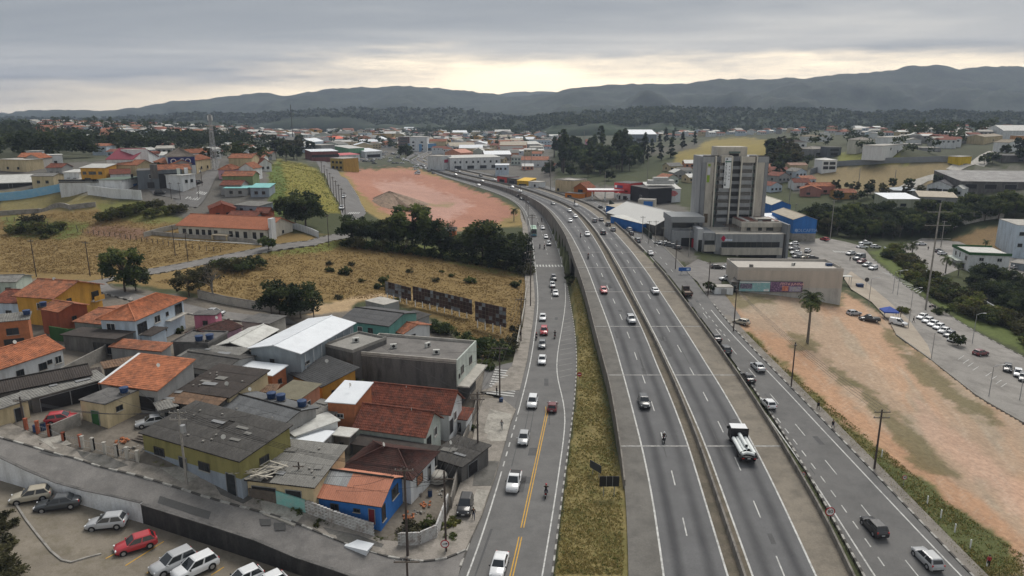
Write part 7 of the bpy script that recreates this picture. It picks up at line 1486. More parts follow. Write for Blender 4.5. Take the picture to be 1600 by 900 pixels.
# grass
def tufts(name,label,poly,n,h,col,seed,w=.05,world=None,zlim=None,blades=5):
 rng = np.random.default_rng(seed);pw = np.array([T(*p)[:2] for p in poly]);x0,y0 = pw.min(0);x1,y1 = pw.max(0)
 x = rng.uniform(x0,x1,n);y = y0+(y1-y0)*rng.random(n)**1.25;ins,_ = poly_in(x,y,[tuple(p) for p in pw]);k = ins & (fbm(x*.3,y*.3,seed)+rng.random(n)*.35 > .5)
 for lo,hi in ((lkL,lkR),(hwL,hwR),(rkL,rkR)): k &= ~((x > lo.x(y)-.6) & (x < hi.x(y)+.6))
 for nm,pts,*_ in SHEETS:
  pa = np.array(pts);bb = k & (x > pa[:,0].min()) & (x < pa[:,0].max()) & (y > pa[:,1].min()) & (y < pa[:,1].max())
  if bb.any(): q,_ = poly_in(x[bb],y[bb],pts);kk = k[bb];kk &= ~q;k[bb] = kk
 x,y = x[k],y[k];z = gz(x,y)-.04;x = np.repeat(x,blades);y = np.repeat(y,blades);z = np.repeat(z,blades);m = len(x);a = rng.uniform(0,6.28,m);hh = h*rng.uniform(.5,1.3,m);ww = w*rng.uniform(.7,1.4,m);ln = rng.normal(0,.45,(m,2))*hh[:,None]
 ox = rng.normal(0,w*2.2,m);oy = rng.normal(0,w*2.2,m);x = x+ox;y = y+oy;dx,dy = np.cos(a)*ww,np.sin(a)*ww
 v = np.stack([np.stack([x-dx,y-dy,z],1),np.stack([x+dx,y+dy,z],1),np.stack([x+ln[:,0]+dx*.3,y+ln[:,1]+dy*.3,z+hh],1)],1).reshape(-1,3)
 return props(new(name,npmesh(name,v,np.arange(m*3).reshape(m,3),col,False,rng.integers(0,len(col),m))),label,'grass',kind='stuff')
G1 = [M('straw_%d' % i,tuple(q*1.35 for q in c),.9,.25,1,5) for i,c in enumerate(((.30,.235,.09),(.24,.19,.065),(.18,.16,.05),(.34,.27,.12)))];G2 = [M('green_blade_%d' % i,tuple(q*1.3 for q in c),.9,.25,1,5) for i,c in enumerate(((.07,.11,.025),(.10,.13,.03),(.14,.14,.045)))];G3 = [M('dry_field_blade_%d' % i,tuple(q*1.08 for q in c),.9,.25,1,5) for i,c in enumerate(((.27,.18,.075),(.22,.145,.055),(.17,.115,.045),(.31,.21,.09)))]
tufts('grass','straw-coloured grass on the slope between avenue and motorway',[(862,905),(880,800),(905,600),(903,500),(893,450),(900,450),(955,620),(978,800),(985,905)],26000,.22,G1,1,.06)
tufts('grass','greener grass tufts on the slope between avenue and motorway',[(862,905),(880,800),(905,600),(903,500),(893,450),(900,450),(955,620),(978,800),(985,905)],5000,.24,G2,2,.06)
tufts('grass','green and straw grass on the verge of the service road',[(1150,520),(1170,520),(1215,562),(1290,630),(1390,712),(1500,800),(1600,868),(1600,905),(1533,905),(1375,742),(1225,587)],14000,.24,G2+G1,3,.06)
tufts('grass','dry golden grass over the wide field',[(240,440),(420,395),(540,372),(700,400),(830,425),(826,480),(800,540),(760,555),(690,495),(600,465),(420,475)],34000,.24,G3,4,.10,blades=4)
tufts('grass','dry golden grass on the upper field',[(0,345),(150,330),(300,352),(420,375),(300,405),(150,430),(0,425)],26000,.24,G3,5,.11,blades=4)
tufts('grass','weeds along the kerbs and yards of the sloping street',[(240,735),(400,778),(520,815),(640,860),(700,860),(730,800),(720,760),(690,800),(600,840),(480,790),(240,715)],5000,.22,G2+[G1[2]],6,.04)
tufts('grass','tall yellow-green grass on the slope above the hillside road',[(422,262),(437,250),(480,258),(497,265),(530,325),(530,335),(440,335),(418,320)],16000,.3,G2+[G1[0],G1[1]],7,.2,blades=4)
# vehicles
KIND = {  # length, width, height, belt; body top line (x/L, z, width); cabin base and roof x/L
 'hatch': (3.95,1.72,1.50,.93,[(-.5,.62,.84),(-.49,.90,.93),(-.44,.96,.98),(-.1,.96,1),(.2,.95,1),(.27,.93,.99),(.40,.83,.96),(.47,.74,.9),(.5,.56,.84)],(-.475,.235),(-.36,.03)),
 'sedan': (4.45,1.75,1.46,.93,[(-.5,.62,.84),(-.49,.88,.92),(-.46,.97,.96),(-.32,.99,1),(.15,.95,1),(.22,.93,.99),(.40,.82,.96),(.47,.74,.9),(.5,.56,.84)],(-.37,.235),(-.22,.06)),
 'suv': (4.35,1.83,1.68,1.05,[(-.5,.66,.86),(-.49,1.0,.94),(-.45,1.07,.98),(-.1,1.07,1),(.2,1.06,1),(.27,1.04,.99),(.42,.98,.97),(.48,.86,.92),(.5,.62,.86)],(-.475,.255),(-.40,.05)),
 'pickup': (5.1,1.88,1.78,1.10,[(-.5,.70,.9),(-.495,1.06,.96),(-.2,1.10,1),(.15,1.10,1),(.22,1.08,.99),(.38,1.02,.97),(.47,.92,.92),(.5,.66,.86)],(-.12,.27),(-.06,.10)),
 'van': (4.3,1.72,1.86,1.05,[(-.5,.66,.9),(-.495,1.0,.97),(-.1,1.05,1),(.2,1.05,1),(.27,1.02,.99),(.42,.92,.97),(.48,.80,.92),(.5,.6,.86)],(-.49,.28),(-.47,.10)),
}
lampW = M('headlamp_glass',(.72,.74,.76),.15,.05,spec=.7);lampR = M('tail_lamp_red',(.45,.012,.012),.3,.1,spec=.6);plateM = M('number_plate',(.55,.56,.56),.6,.05)
PAINT = {k: paint(k,c) for k,c in dict(white=(.72,.73,.74),silver=(.40,.41,.42),grey=(.16,.17,.18),dark=(.045,.05,.055),black=(.014,.014,.016),red=(.42,.02,.03),darkred=(.14,.015,.02),beige=(.40,.36,.28),blue=(.05,.09,.2)).items()}
def car_shapes(kind):
 L,Wd,Hh,belt,st,cb,cr = KIND[kind];hw = Wd/2;b = MB();vs = [];n = 10
 for x,zt,w in st:
  zl = .20 if abs(x) < .47 else .30;w = w*hw
  half = [(w*.92,zl),(w,zl+.16),(w*1.0,zt-.28),(w*.955,zt-.07),(w*.82,zt)]
  vs += [(x*L,y,z) for y,z in half]+[(x*L,-y,z) for y,z in half[::-1]]
 k = len(st);fs = [(i*n+j,i*n+(j+1) % n,(i+1)*n+(j+1) % n,(i+1)*n+j) for i in range(k-1) for j in range(n)];b.add(vs,fs,0,True);b.add(vs,[tuple(range(n))[::-1],tuple(range((k-1)*n,k*n))],0)
 wb,wr = hw*.93,hw*.76;zb,zr = belt-.06,Hh;x0,x1,r0,r1 = cb[0]*L,cb[1]*L,cr[0]*L,cr[1]*L
 C = [(x0,-wb,zb),(x1,-wb,zb),(x1,wb,zb),(x0,wb,zb)];R = [(r0,-wr,zr-.05),(r1,-wr,zr-.05),(r1,wr,zr-.05),(r0,wr,zr-.05)];R2 = [(r0+.10,-wr*.8,zr),(r1-.12,-wr*.8,zr),(r1-.12,wr*.8,zr),(r0+.10,wr*.8,zr)]
 b.add(C+R+R2,[(0,1,5,4),(1,2,6,5),(2,3,7,6),(3,0,4,7),(4,5,9,8),(5,6,10,9),(6,7,11,10),(7,4,8,11),(8,9,10,11)],0)
 b.box((L*.487,0,.40),(.12,Wd*.72,.22),m=1);b.box((-L*.490,0,.38),(.10,Wd*.74,.16),m=1)
 for s in (-1,1): b.box((0,s*(hw-.005),.27),(L*.46,.05,.12),m=1)
 wx = (L*.315,-L*.30);wr_ = .31 if kind in ('hatch','sedan','van') else .36
 for x in wx:
  for s in (-1,1): b.tube((x,s*(hw-.16),wr_),(x,s*(hw+.004),wr_),wr_+.06,n=14,m=1)
 if kind == 'pickup': b.box((-L*.31,0,1.10),(L*.33,Wd*.80,.05),m=1)
 G = {}
 def pane(nm,q,off,sh=(.08,.10)):
  a,b_,c,d = map(Vector,q);nrm = (b_-a).cross(d-a).normalized();m_ = (a+b_+c+d)/4
  if nrm.dot(Vector(off)) < 0: nrm = -nrm
  u = sh[0];v = sh[1]
  def bl(s,t): return a.lerp(b_,s).lerp(d.lerp(c,s),t)+nrm*.012
  g = MB();g.add([bl(u,v),bl(1-u,v),bl(1-u,1-v*.7),bl(u,1-v*.7)],[(0,1,2,3)]);G.setdefault(nm,[]).append(g)
 pane('windscreen',(C[1],C[2],R[2],R[1]),(1,0,.3),(.07,.06));pane('rear_window',(C[3],C[0],R[0],R[3]),(-1,0,.3),(.10,.2))
 for s in (-1,1):
  lo,hi = ((C[0],C[1]),(R[0],R[1])) if s < 0 else ((C[3],C[2]),(R[3],R[2]));mid = .5 if kind != 'van' else .62;lo = list(map(Vector,lo));hi = list(map(Vector,hi))
  ml,mh = lo[0].lerp(lo[1],mid),hi[0].lerp(hi[1],mid)
  if kind != 'van': pane('side_window',(lo[0],ml,mh,hi[0]),(0,s,0),(.07,.14))
  pane('side_window',(ml,lo[1],hi[1],mh),(0,s,0),(.07,.14))
 P_ = []
 for nm,gs in G.items():
  for g in gs: P_.append((nm,g,glass))
 for s in (-1,1):
  h_ = MB();h_.box((L*.472,s*hw*.68,.68*belt/.93),(.14,hw*.36,.14),rz=-s*.35);P_.append(('headlight',h_,lampW));q = MB();q.box((-L*.484,s*hw*.80,.80*belt/.93),(.08,hw*.22,.22 if kind != 'suv' else .30));P_.append(('tail_light',q,lampR))
  mi = MB();mi.box((L*.20,s*(hw+.08),belt+.04),(.12,.18,.13));P_.append(('side_mirror',mi,None))
 for x in (L*.502,-L*.506): q = MB();q.box((x,0,.52 if x > 0 else .60),(.02,.42,.13));P_.append(('number_plate',q,plateM))
 return b,P_,[(x,s*(hw-.09),wr_) for x in wx for s in (-1,1)],wr_
CARP = {};LOD = {}
def car_proto(kind):
 b,P_,wh,wr_ = car_shapes(kind);t = thing('car','car','car');b.build('body',[PAINT['silver'],black],t)
 for nm,g,m_ in P_: g.build(nm,[m_ or PAINT['silver']],t)
 ty = MB();ty.tube((0,-.10,0),(0,.10,0),wr_,n=16);tm = ty.mesh('wheel',tyre);ri = MB();ri.tube((0,-.106,0),(0,.106,0),wr_*.62,n=12);rm = ri.mesh('rim',rimm)
 for c in wh: w_ = new('wheel',tm,t);w_.location = c;new('rim',rm,w_)
 return Proto(t)
def car_lod(kind):
 b,P_,wh,wr_ = car_shapes(kind);m_ = MB();ix = {glass: 1,None: 0,lampW: 3,lampR: 4,plateM: 3}
 def merge(s,f): m_.add(s.v,[],0);k = len(m_.v)-len(s.v);[(m_.f.append([i+k for i in q]),m_.m.append(f(mm)),m_.sm.append(sm)) for q,mm,sm in zip(s.f,s.m,s.sm)]
 merge(b,lambda q: 2 if q else 0)
 for nm,g,mm in P_: merge(g,lambda q,mm=mm: ix[mm])
 for c in wh: w_ = MB();w_.tube((c[0],c[1]-.1,c[2]),(c[0],c[1]+.1,c[2]),wr_,n=10);merge(w_,lambda q: 2)
 return m_.mesh('car',[PAINT['silver'],glass,black,lampW,lampR])
def lane_dir(zf,y,far=False):
 A = {id(LZ): lwL,id(HZ): L2,id(RZ): rwR}[id(zf)];return math.atan2(4,float(A.x(y+4))-float(A.x(y)))
def car(kind,px,py,col,label,zf=None,rz=0,toward=False,s=1.0,group=None,roofless=None,cp=False,lod=None,cat='car'):
 if cp: p = on_cp(px,py)
 elif zf: p = on(px,py,zf);p.z += .01;rz = lane_dir(zf,p.y)+(math.pi if toward else 0)
 else:
  p = T(px,py);p.z = float(gz(p.x,p.y))
  for nm,pts,mt,dz,st,zfun,kd in SHEETS:
   if poly_in(np.array([p.x]),np.array([p.y]),pts)[0][0]: p.z = max(p.z,hb(p.x,p.y)+dz)
  p.z += .02
 m_ = PAINT[col]
 if (lod if lod is not None else p.y > 235):
  if kind not in LOD: LOD[kind] = car_lod(kind)
  o = new('car',LOD[kind]);o.location = p;o.rotation_euler.z = rz;o.material_slots[0].link = 'OBJECT';o.material_slots[0].material = m_;o.scale = (s,)*3;return props(o,label,cat,group)
 if kind not in CARP: CARP[kind] = car_proto(kind)
 return CARP[kind].place(p,rz,label,group,s,{'body': m_,'side_mirror': m_ if col != 'white' else black},cat)
AV = 'vehicles driving on the avenue';MW = 'vehicles driving on the motorway';SR = 'vehicles driving on the service road'
for a in ((('sedan',780,889,'white','white sedan nearest the camera on the avenue, cut by the bottom edge'),1),(('pickup',803,758,'white','white pickup-style car coming down the avenue by the double yellow line'),1),(('hatch',818,690,'silver','silver-white hatchback coming down the avenue left of the yellow line'),1),(('suv',832,633,'white','boxy white off-roader with dark windscreen beside the dark red hatchback'),1),
  (('hatch',863,640,'darkred','dark red hatchback driving away where the yellow line begins'),0),(('sedan',847,566,'white','white sedan in the avenue queue, nearest the camera'),1),(('hatch',847,542,'grey','grey hatchback in the avenue queue, behind the white sedan'),1),(('suv',850,521,'red','red car in the avenue queue between two motorcycles'),1),(('sedan',848,499,'white','white sedan in the avenue queue behind the red car'),1),
  (('sedan',868,461,'white','white sedan right of the motorcycle, before the zebra crossing'),1),(('hatch',863,448,'silver','silver hatchback between white sedan and dark car near the zebra crossing'),1),(('suv',865,437,'dark','dark blue-grey car nearest the zebra crossing'),1),(('suv',857.5,383,'silver','silver van-like car just beyond the zebra crossing'),1),(('sedan',853,372,'white','white sedan behind the silver van-like car'),1),(('sedan',848,358,'white','white sedan beside the green and blue bus'),1),
  (('sedan',827,317,'white','white car on the far bend of the avenue'),1),(('suv',809,308,'dark','dark truck-like car on the far bend of the avenue'),0)): car(*a[0],zf=LZ,toward=bool(a[1]),group=AV)
for a in ((('suv',1006,633,'dark','dark grey car coming towards the camera on the left carriageway'),1),(('suv',986,503,'silver','silver off-roader coming towards the camera on the left carriageway'),1),(('hatch',943,457,'red','red hatchback on the left motorway carriageway'),1),(('sedan',917.5,368,'white','white sedan on the left carriageway next to a motorcycle'),1),(('hatch',891,347,'white','white hatchback on the viaduct curve, left lane'),1),(('sedan',899,340,'white','white sedan on the viaduct curve, right lane'),1),(('sedan',890,331,'white','white sedan furthest of the trio on the viaduct curve'),1),(('sedan',864,320,'grey','grey sedan alone on the far viaduct curve'),1),
  (('sedan',1023,457,'white','white sedan driving away on the right carriageway'),0),(('suv',929,347,'grey','grey car driving away, leftmost of the far group'),0),(('sedan',939.5,345,'dark','dark sedan driving away, upper right of the far group'),0),(('suv',950,353,'black','black boxy car driving away in the far group'),0),(('suv',942,366,'black','black car driving away, nearest of the left lane in the far group'),0),(('hatch',958,361,'grey','grey hatchback driving away, right lane of the far group'),0),(('sedan',900,322,'white','white sedan far up the right carriageway beside a motorcycle'),0)): car(*a[0],zf=HZ,toward=bool(a[1]),group=MW)
for a in ((('suv',1365,829,'black','black car with lit tail lights, nearer to the white dashes on the service road'),),(('suv',1448,879,'silver','silver car at the bottom right end of the service road'),),(('hatch',1200,635,'white','white hatchback driving up the service road beside the flatbed truck'),),(('sedan',1168,594,'black','black sedan in the left lane of the service road'),),(('sedan',1184,577,'silver','silver sedan in the right lane of the service road'),),(('suv',1132,550,'dark','dark car, second of two behind each other on the service road'),),(('sedan',1118,531,'black','black sedan, first of two behind each other on the service road'),),
  (('sedan',1016,398,'white','white sedan on the service road left of the parked dark cars'),),(('suv',996,378,'grey','grey car on the service road by the green screen fence'),),(('hatch',986,367,'dark','dark hatchback behind a silver car by the green screen fence'),),(('suv',983,361,'silver','silver car touching the dark hatchback by the green screen fence'),),(('sedan',950,334,'white','white sedan at the petrol station end of the service road'),),(('sedan',947,330,'white','second white sedan at the petrol station end of the service road'),),(('hatch',938,325,'dark','dark hatchback leaving the petrol station'),)): car(*a[0],zf=RZ,group=SR)
CPK = 'cars parked in the lower left car park'
for k,px,py,c,rz,lb in (('hatch',50,781,'beige',3.55,'old silver-beige hatchback in the corner of the car park by the white wall'),('sedan',92,793,'dark',3.48,'dark grey sedan parked next to the old silver-beige hatchback'),('hatch',168,823,'silver',3.35,'silver hatchback parked alone before the end of the white wall'),('hatch',213,857,'red',3.75,'red hatchback in the middle of the car park'),('suv',272,887,'silver',3.98,'silver minivan between the red hatchback and the white car'),('suv',306,894,'white',3.98,'white compact car with black roof trim right of the silver minivan'),('hatch',380,912,'white',3.9,'white car cut by the bottom edge, left of another white roof'),('hatch',418,921,'white',3.9,'white car roof at the bottom edge, rightmost in the car park')): car(k,px,py,c,lb,rz=rz,cp=True,group=CPK,s=1.12)
car('hatch',98,660,'red','bright red estate car inside the brick-pillared yard',rz=.35,s=1.05);car('sedan',239,664,'silver','silver sedan on the dirt yard beside the olive workshop',rz=3.6);car('sedan',335,492,'silver','silver sedan parked by the lane behind the pink house',rz=-.1);car('suv',727,797,'black','black car parked on the footway beside the corner yard',rz=-1.65,s=1.0)
car('hatch',1158,508,'beige','beige hatchback parked on the dirt beside the footway',rz=2.4)
PK = 'cars parked in the lot on the right'
car('hatch',1334,492,'silver','silver hatchback alone on the dirt lot, left of the pickup',rz=.25);car('pickup',1358,502,'black','black pickup on the dirt lot before the blue tent',rz=2.95,cat='pickup');car('van',1403,508,'white','small white delivery van beside the blue tent',rz=-.75,cat='van')
for i,(px,py,c,lb) in enumerate(((1441,498,'white','first white car of the slanted row beside the tent bushes'),(1449,504,'white','second white car of the slanted parked row'),(1458,509,'white','third white car of the slanted parked row'),(1466,514,'white','fourth white car of the slanted parked row'),(1475,520,'white','fifth white car of the slanted row, next to the grey one'),(1483,526,'grey','grey car closing the slanted parked row'),(1490,533,'white','white car half hidden by the island tree'))): car('hatch' if i % 2 else 'sedan',px,py,c,lb,rz=3.75,group=PK)
for px,py,c,rz,lb in ((1532,555,'darkred',.35,'dark red sedan parked beyond the island tree'),(1574,579,'black',4.1,'black hatchback in the bays at the right edge'),(1590,587,'white',4.1,'white hatchback in the bays at the right edge'),(1598,594,'grey',4.1,'grey car cut by the right edge in the bays'),
  (1288,376,'red',1.9,'red car driving at the far end of the car-park road'),(1329,398,'silver',3.7,'silver car first in the row along the far kerb'),(1346,411,'darkred',3.7,'dark red car beside the grey van along the far kerb'),(1355,416,'silver',3.7,'silver-blue car along the far kerb'),(1364,421,'white',3.7,'white car last in the row along the far kerb'),(1347,388,'white',.1,'white car by the trees at the end of the hedge strip'),(1368,387,'white',.1,'second white car by the trees at the end of the hedge strip'),
  (1240,383,'white',3.3,'white car at the back of the lot beside the podium'),(1241,390,'silver',3.3,'silver car second from the back beside the podium'),(1243,397,'white',3.3,'white car third from the back beside the podium'),(1246,403,'grey',3.3,'grey car nearest the beige building beside the podium'),(1262,394,'white',.9,'white car parked facing the dark sedan beside the podium'),(1269,405,'black',.05,'black sedan parked across behind the beige building'),(1258,404,'beige',3.4,'beige car between black sedan and podium'),
  (1439,383,'white',.1,'white car alone in the compound below the trees'),(1466,394,'dark',.3,'dark car beside a white one in the compound'),(1472,398,'white',.3,'white car beside the dark one in the compound'),(1547,400,'darkred',.2,'dark red car behind the green-edged office'),(1545,420,'black',.05,'black van-like car right of the green-edged office'),(1586,420,'silver',.3,'silver car by the pale blue building'),(1582,378,'white',.5,'upper white car beside the pale blue building'),(1588,383,'white',.5,'lower white car beside the pale blue building'),
  (1031,386,'dark',3.0,'leftmost dark car parked at the office wing'),(1037,388,'silver',3.0,'silver car parked at the office wing'),(1043,390,'black',3.0,'black car third at the office wing'),(1049,391,'dark',3.0,'dark car fourth at the office wing'),(1056,393,'black',3.0,'black car last in the row at the office wing'),(1120,420,'black',.05,'black car before the podium shopfront'),(1135,420,'white',3.3,'white car before the podium shopfront'),(1134,438,'white',3.3,'white car on the grass by the porch of the beige building'),
  (250,303,'black',.2,'black car on the crossing street of the hilltop quarter'),(308,270,'white',1.4,'white car parked near the top of the uphill street'),(310,287,'black',1.3,'black car on the uphill street'),(537,309,'white',-1.5,'white car driving on the hillside road, farther one'),(534,327,'white',-1.5,'white car driving on the hillside road, nearer one'),(978,311,'silver',.3,'silver car at the red-signed shop'),(984,312,'dark',.3,'dark car at the red-signed shop'),(905,311,'silver',1.2,'pale car beside the petrol station')): car('sedan' if px % 2 else 'hatch',px,py,c,lb,rz=rz,group=PK if px > 1200 else None)
car('van',1342,406,'grey','grey van in the row along the far kerb',rz=3.7,s=1.25,cat='van');car('pickup',1352,381,'white','white pickup standing before the dark wood',rz=3.1,cat='pickup')
rr = random.Random(77);k = 0
while k < 60:
 px,py = rr.choice((rr.uniform(560,640),rr.uniform(640,770))),0;py = rr.uniform(238,256) if px < 640 else rr.uniform(248,275);p = T(px,py)
 if not clear_of(p.x,p.y,2.2): continue
 PLACED.append((p.x,p.y,1.5));c = rr.choice(('white','silver','dark','white','grey'));car('sedan',px,py,c,f'{c} car parked far off among the town buildings',rz=rr.choice((.2,1.4)),lod=True,group='cars parked in the far town');k += 1
for i in range(26):
 y = 420+i*19+rr.uniform(-6,6);A,B,zf,tw = rr.choice(((L1,L2,HZ,math.pi),(R1,R2,HZ,0),(lwL,lwR,LZ,math.pi)));x = float(A.x(y))*.5+float(B.x(y))*.5+rr.choice((-1.7,1.7));c = rr.choice(('white','silver','dark','white'))
 o = new('car',LOD['sedan']);o.location = (x,y,float(A.z(y))+.02);o.rotation_euler.z = math.atan2(6,float(A.x(y+6))-float(A.x(y)))+tw;o.material_slots[0].link = 'OBJECT';o.material_slots[0].material = PAINT[c];props(o,f'{c} car far away where the road runs into the town','car','cars on the far stretch of road')
def truck():
 p = on(1159,705,HZ);t = thing('flatbed_truck','black flatbed truck with white cab roof carrying white tubes','truck',p,lane_dir(HZ,p.y));L,Wd = 8.6,2.65
 def bx(nm,c,d,m_,par=t,**k): q = MB();q.box(c,d,**k);return q.build(nm,m_,par)
 bx('chassis',(0,0,.75),(L,1.0,.3),black);bx('bed',(-1.2,0,1.08),(6.2,Wd,.18),black);bx('cab',(3.2,0,1.65),(2.0,Wd,1.9),black,taper=.95);bx('cab_roof',(3.2,0,2.68),(1.9,Wd*.93,.16),PAINT['white']);bx('headboard',(1.95,0,1.95),(.12,Wd,1.9),black);bx('windscreen',(4.19,0,2.1),(.06,Wd*.86,.9),glass)
 for s in (-1,1): bx('side_board',(-1.2,s*1.17,1.27),(6.2,.06,.22),black);bx('side_window',(3.5,s*1.19,2.1),(1.0,.04,.7),glass);bx('tail_light',(-4.32,s*.85,.95),(.05,.35,.14),lampR);bx('side_mirror',(4.1,s*1.4,2.1),(.12,.25,.45),black)
 bx('number_plate',(-4.33,0,.95),(.02,.42,.14),plateM);ty = MB();ty.tube((0,-.15,0),(0,.15,0),.48,n=16);tm = ty.mesh('wheel',tyre)
 for x in (3.1,-2.0,-3.2):
  for s in (-1,1): w_ = new('wheel',tm,t);w_.location = (x,s*1.02,.48)
 for i,(y,x0,x1,z,r) in enumerate(((-.92,-3.8,1.6,1.47,.30),(-.3,-2.6,1.8,1.48,.31),(.32,-3.0,1.5,1.48,.31),(.94,-3.6,1.4,1.47,.30),(0,-2.3,1.8,2.02,.28))):
  q = MB();q.tube((x0,y,z),(x1,y+.1,z),r,n=14);q.tube((x0-.006,y,z),(x0+.2,y,z),r*.8,n=12,m=1);o = q.build('tube',[M('white_tube',(.70,.73,.72),.45,.08),black]);o.location = p;o.rotation_euler.z = t.rotation_euler.z;props(o,'white metal tube lying on the flatbed truck','tube','white tubes on the flatbed truck')
 q = MB();pts = [Vector((-3.9+.5*math.sin(a),-.9+1.9*a/3,1.42)) for a in np.linspace(0,3,10)];q.path(pts,.24,12);o = q.build('tube',MATS['white_tube']);o.location = p;o.rotation_euler.z = t.rotation_euler.z;props(o,'curved white tube across the rear of the flatbed truck','tube')
truck()
def bus():
 p = on(833.5,366,LZ);t = thing('city_bus','pale green and blue city bus driving down the avenue','bus',p,lane_dir(LZ,p.y)+math.pi);gm = paint('bus_green',(.40,.58,.42));bm = paint('bus_blue',(.04,.22,.32))
 def bx(nm,c,d,m_): q = MB();q.box(c,d);return q.build(nm,m_,t)
 bx('body',(0,0,1.95),(11,2.5,2.5),gm);bx('lower_body',(0,0,.62),(11.04,2.54,.72),bm);bx('windscreen',(5.52,0,1.9),(.06,2.3,1.5),glass);bx('destination_sign',(5.54,0,2.9),(.05,1.8,.35),black)
 for s in (-1,1):
  for i in range(7): bx('side_window',(-4.4+i*1.45,s*1.26,2.2),(1.3,.04,.9),glass)
  bx('headlight',(5.54,s*.95,.7),(.05,.4,.25),lampW)
  for x in (3.6,-2.8): q = MB();q.tube((x,s*.98,.5),(x,s*1.3,.5),.5,n=14);q.build('wheel',tyre,t)
 bx('roof_unit',(-1.5,0,3.3),(3,1.6,.25),gm)
bus()
def flat_truck():
 p = on(1073,461,RZ);t = thing('pickup_truck','dark brown small truck with open empty bed','truck',p,lane_dir(RZ,p.y));br = paint('truck_brown',(.05,.03,.028))
 def bx(nm,c,d,m_,**k): q = MB();q.box(c,d,**k);return q.build(nm,m_,t)
 bx('chassis',(0,0,.6),(5.6,1.2,.3),black);bx('cab',(1.9,0,1.35),(1.7,2.0,1.7),br,taper=.9);bx('windscreen',(2.72,0,1.65),(.06,1.6,.6),glass);bx('rear_window',(1.02,0,1.75),(.04,1.4,.5),glass);bx('bed',(-1,0,.92),(3.8,2.1,.14),M('bed_planks',(.28,.22,.18),.9,.2))
 for s in (-1,1): bx('side_board',(-1,s*1.06,1.2),(3.8,.06,.5),br);bx('tail_light',(-2.94,s*.8,.75),(.04,.25,.12),lampR)
 bx('tail_board',(-2.92,0,1.2),(.06,2.04,.5),br)
 for x in (1.9,-1.8):
  for s in (-1,1): q = MB();q.tube((x,s*.75,.4),(x,s*1.0,.4),.4,n=14);q.build('wheel',tyre,t)
flat_truck()
# people and motorcycles
skinM = M('skin',(.30,.17,.11),.6,.08);hairM = M('dark_hair',(.012,.01,.009),.7,.1);shoeM = M('dark_shoe',(.02,.02,.022),.7,.1)
CL = {k: M('cloth_'+k,c,.9,.12,3,9) for k,c in dict(black=(.012,.012,.014),grey=(.20,.21,.22),blue=(.03,.05,.12),white=(.55,.55,.55),red=(.35,.03,.04),jeans=(.04,.055,.10)).items()}
BODY = {}
def body_mesh(pose,top,bottom):
 key = (pose,top,bottom)
 if key in BODY: return BODY[key]
 sit = pose == 'ride';st = .28 if pose == 'walk' else .06;V = [];E = [];R = [];B = []
 def v(p,r,par,b): V.append(p);R.append(r);B.append(b);(E.append((par,len(V)-1)) if par is not None else None);return len(V)-1
 hz = .86 if not sit else .92;pel = v((0,0,hz),.125,None,2);wa = v((.03 if sit else 0,0,hz+.2),.12,pel,1);ch = v((.16 if sit else .02,0,hz+.42),.145,wa,1);nk = v((.22 if sit else .03,0,hz+.60),.055,ch,0);hd = v((.25 if sit else .05,0,hz+.70),.085,nk,0);v((.27 if sit else .055,0,hz+.82),.075,hd,0)
 for s in (-1,1):
  hp = v((0,s*.10,hz-.05),.10,pel,2)
  kn,an,toe = ((.38,s*.2,.72),(.22,s*.22,.36),(.40,s*.22,.32)) if sit else ((s*st*.55+.04,s*.1,.48),(s*st-.05*abs(st),s*.1,.09),(s*st+.12,s*.11,.05))
  k_ = v(kn,.068,hp,2);a_ = v(an,.045,k_,2);v(toe,.042,a_,3)
  sh = v((ch and V[ch][0],s*.19,hz+.48),.065,ch,1);el,wr = ((.42,s*.30,hz+.26),(.62,s*.32,hz+.20)) if sit else ((-s*st*.35-.02,s*.27,hz+.22),(-s*st*.6+.06,s*.28,hz-.0))
  e_ = v(el,.045,sh,1);w_ = v(wr,.033,e_,1);d = Vector(wr)-Vector(el);d.normalize();pm = Vector(wr)+d*.06;m_ = v(tuple(pm),.036,w_,0)
  for i in range(4):
   o = Vector((0,0,1)) if sit else Vector((1,0,0));o = o.cross(d).cross(d) if False else Vector((d.z,0,-d.x)).normalized();f1 = pm+d*.045+o*(i-1.5)*.02;q = v(tuple(f1),.010,m_,0);v(tuple(f1+d*(.035+.006*(i in (1,2)))+Vector((.012,-s*.012,-.01))),.008,q,0)
  v(tuple(pm+Vector((d.z,0,-d.x)).normalized()*-.045+d*.025),.010,m_,0)
 me = bpy.data.meshes.new('body');me.from_pydata(V,E,[]);o = bpy.data.objects.new('tmp',me);COL.objects.link(o);md = o.modifiers.new('s','SKIN');o.modifiers.new('u','SUBSURF').levels = 1
 for i,r in enumerate(R): me.skin_vertices[0].data[i].radius = (r,r)
 me.skin_vertices[0].data[0].use_root = True;dg = bpy.context.evaluated_depsgraph_get();out = bpy.data.meshes.new_from_object(o.evaluated_get(dg));bpy.data.objects.remove(o)
 out.materials.clear();[out.materials.append(m_) for m_ in (skinM,CL[top],CL[bottom],shoeM)];va = np.array(V);seg = [(va[a],va[b],B[b]) for a,b in E]
 for f in out.polygons:
  c = np.array(f.center);best = min(seg,key=lambda s_: np.linalg.norm(c-(s_[0]+(s_[1]-s_[0])*np.clip(np.dot(c-s_[0],s_[1]-s_[0])/(np.dot(s_[1]-s_[0],s_[1]-s_[0])+1e-9),0,1))));f.material_index = best[2];f.use_smooth = True
 out.name = 'person';BODY[key] = (out,V[hd]);return BODY[key]
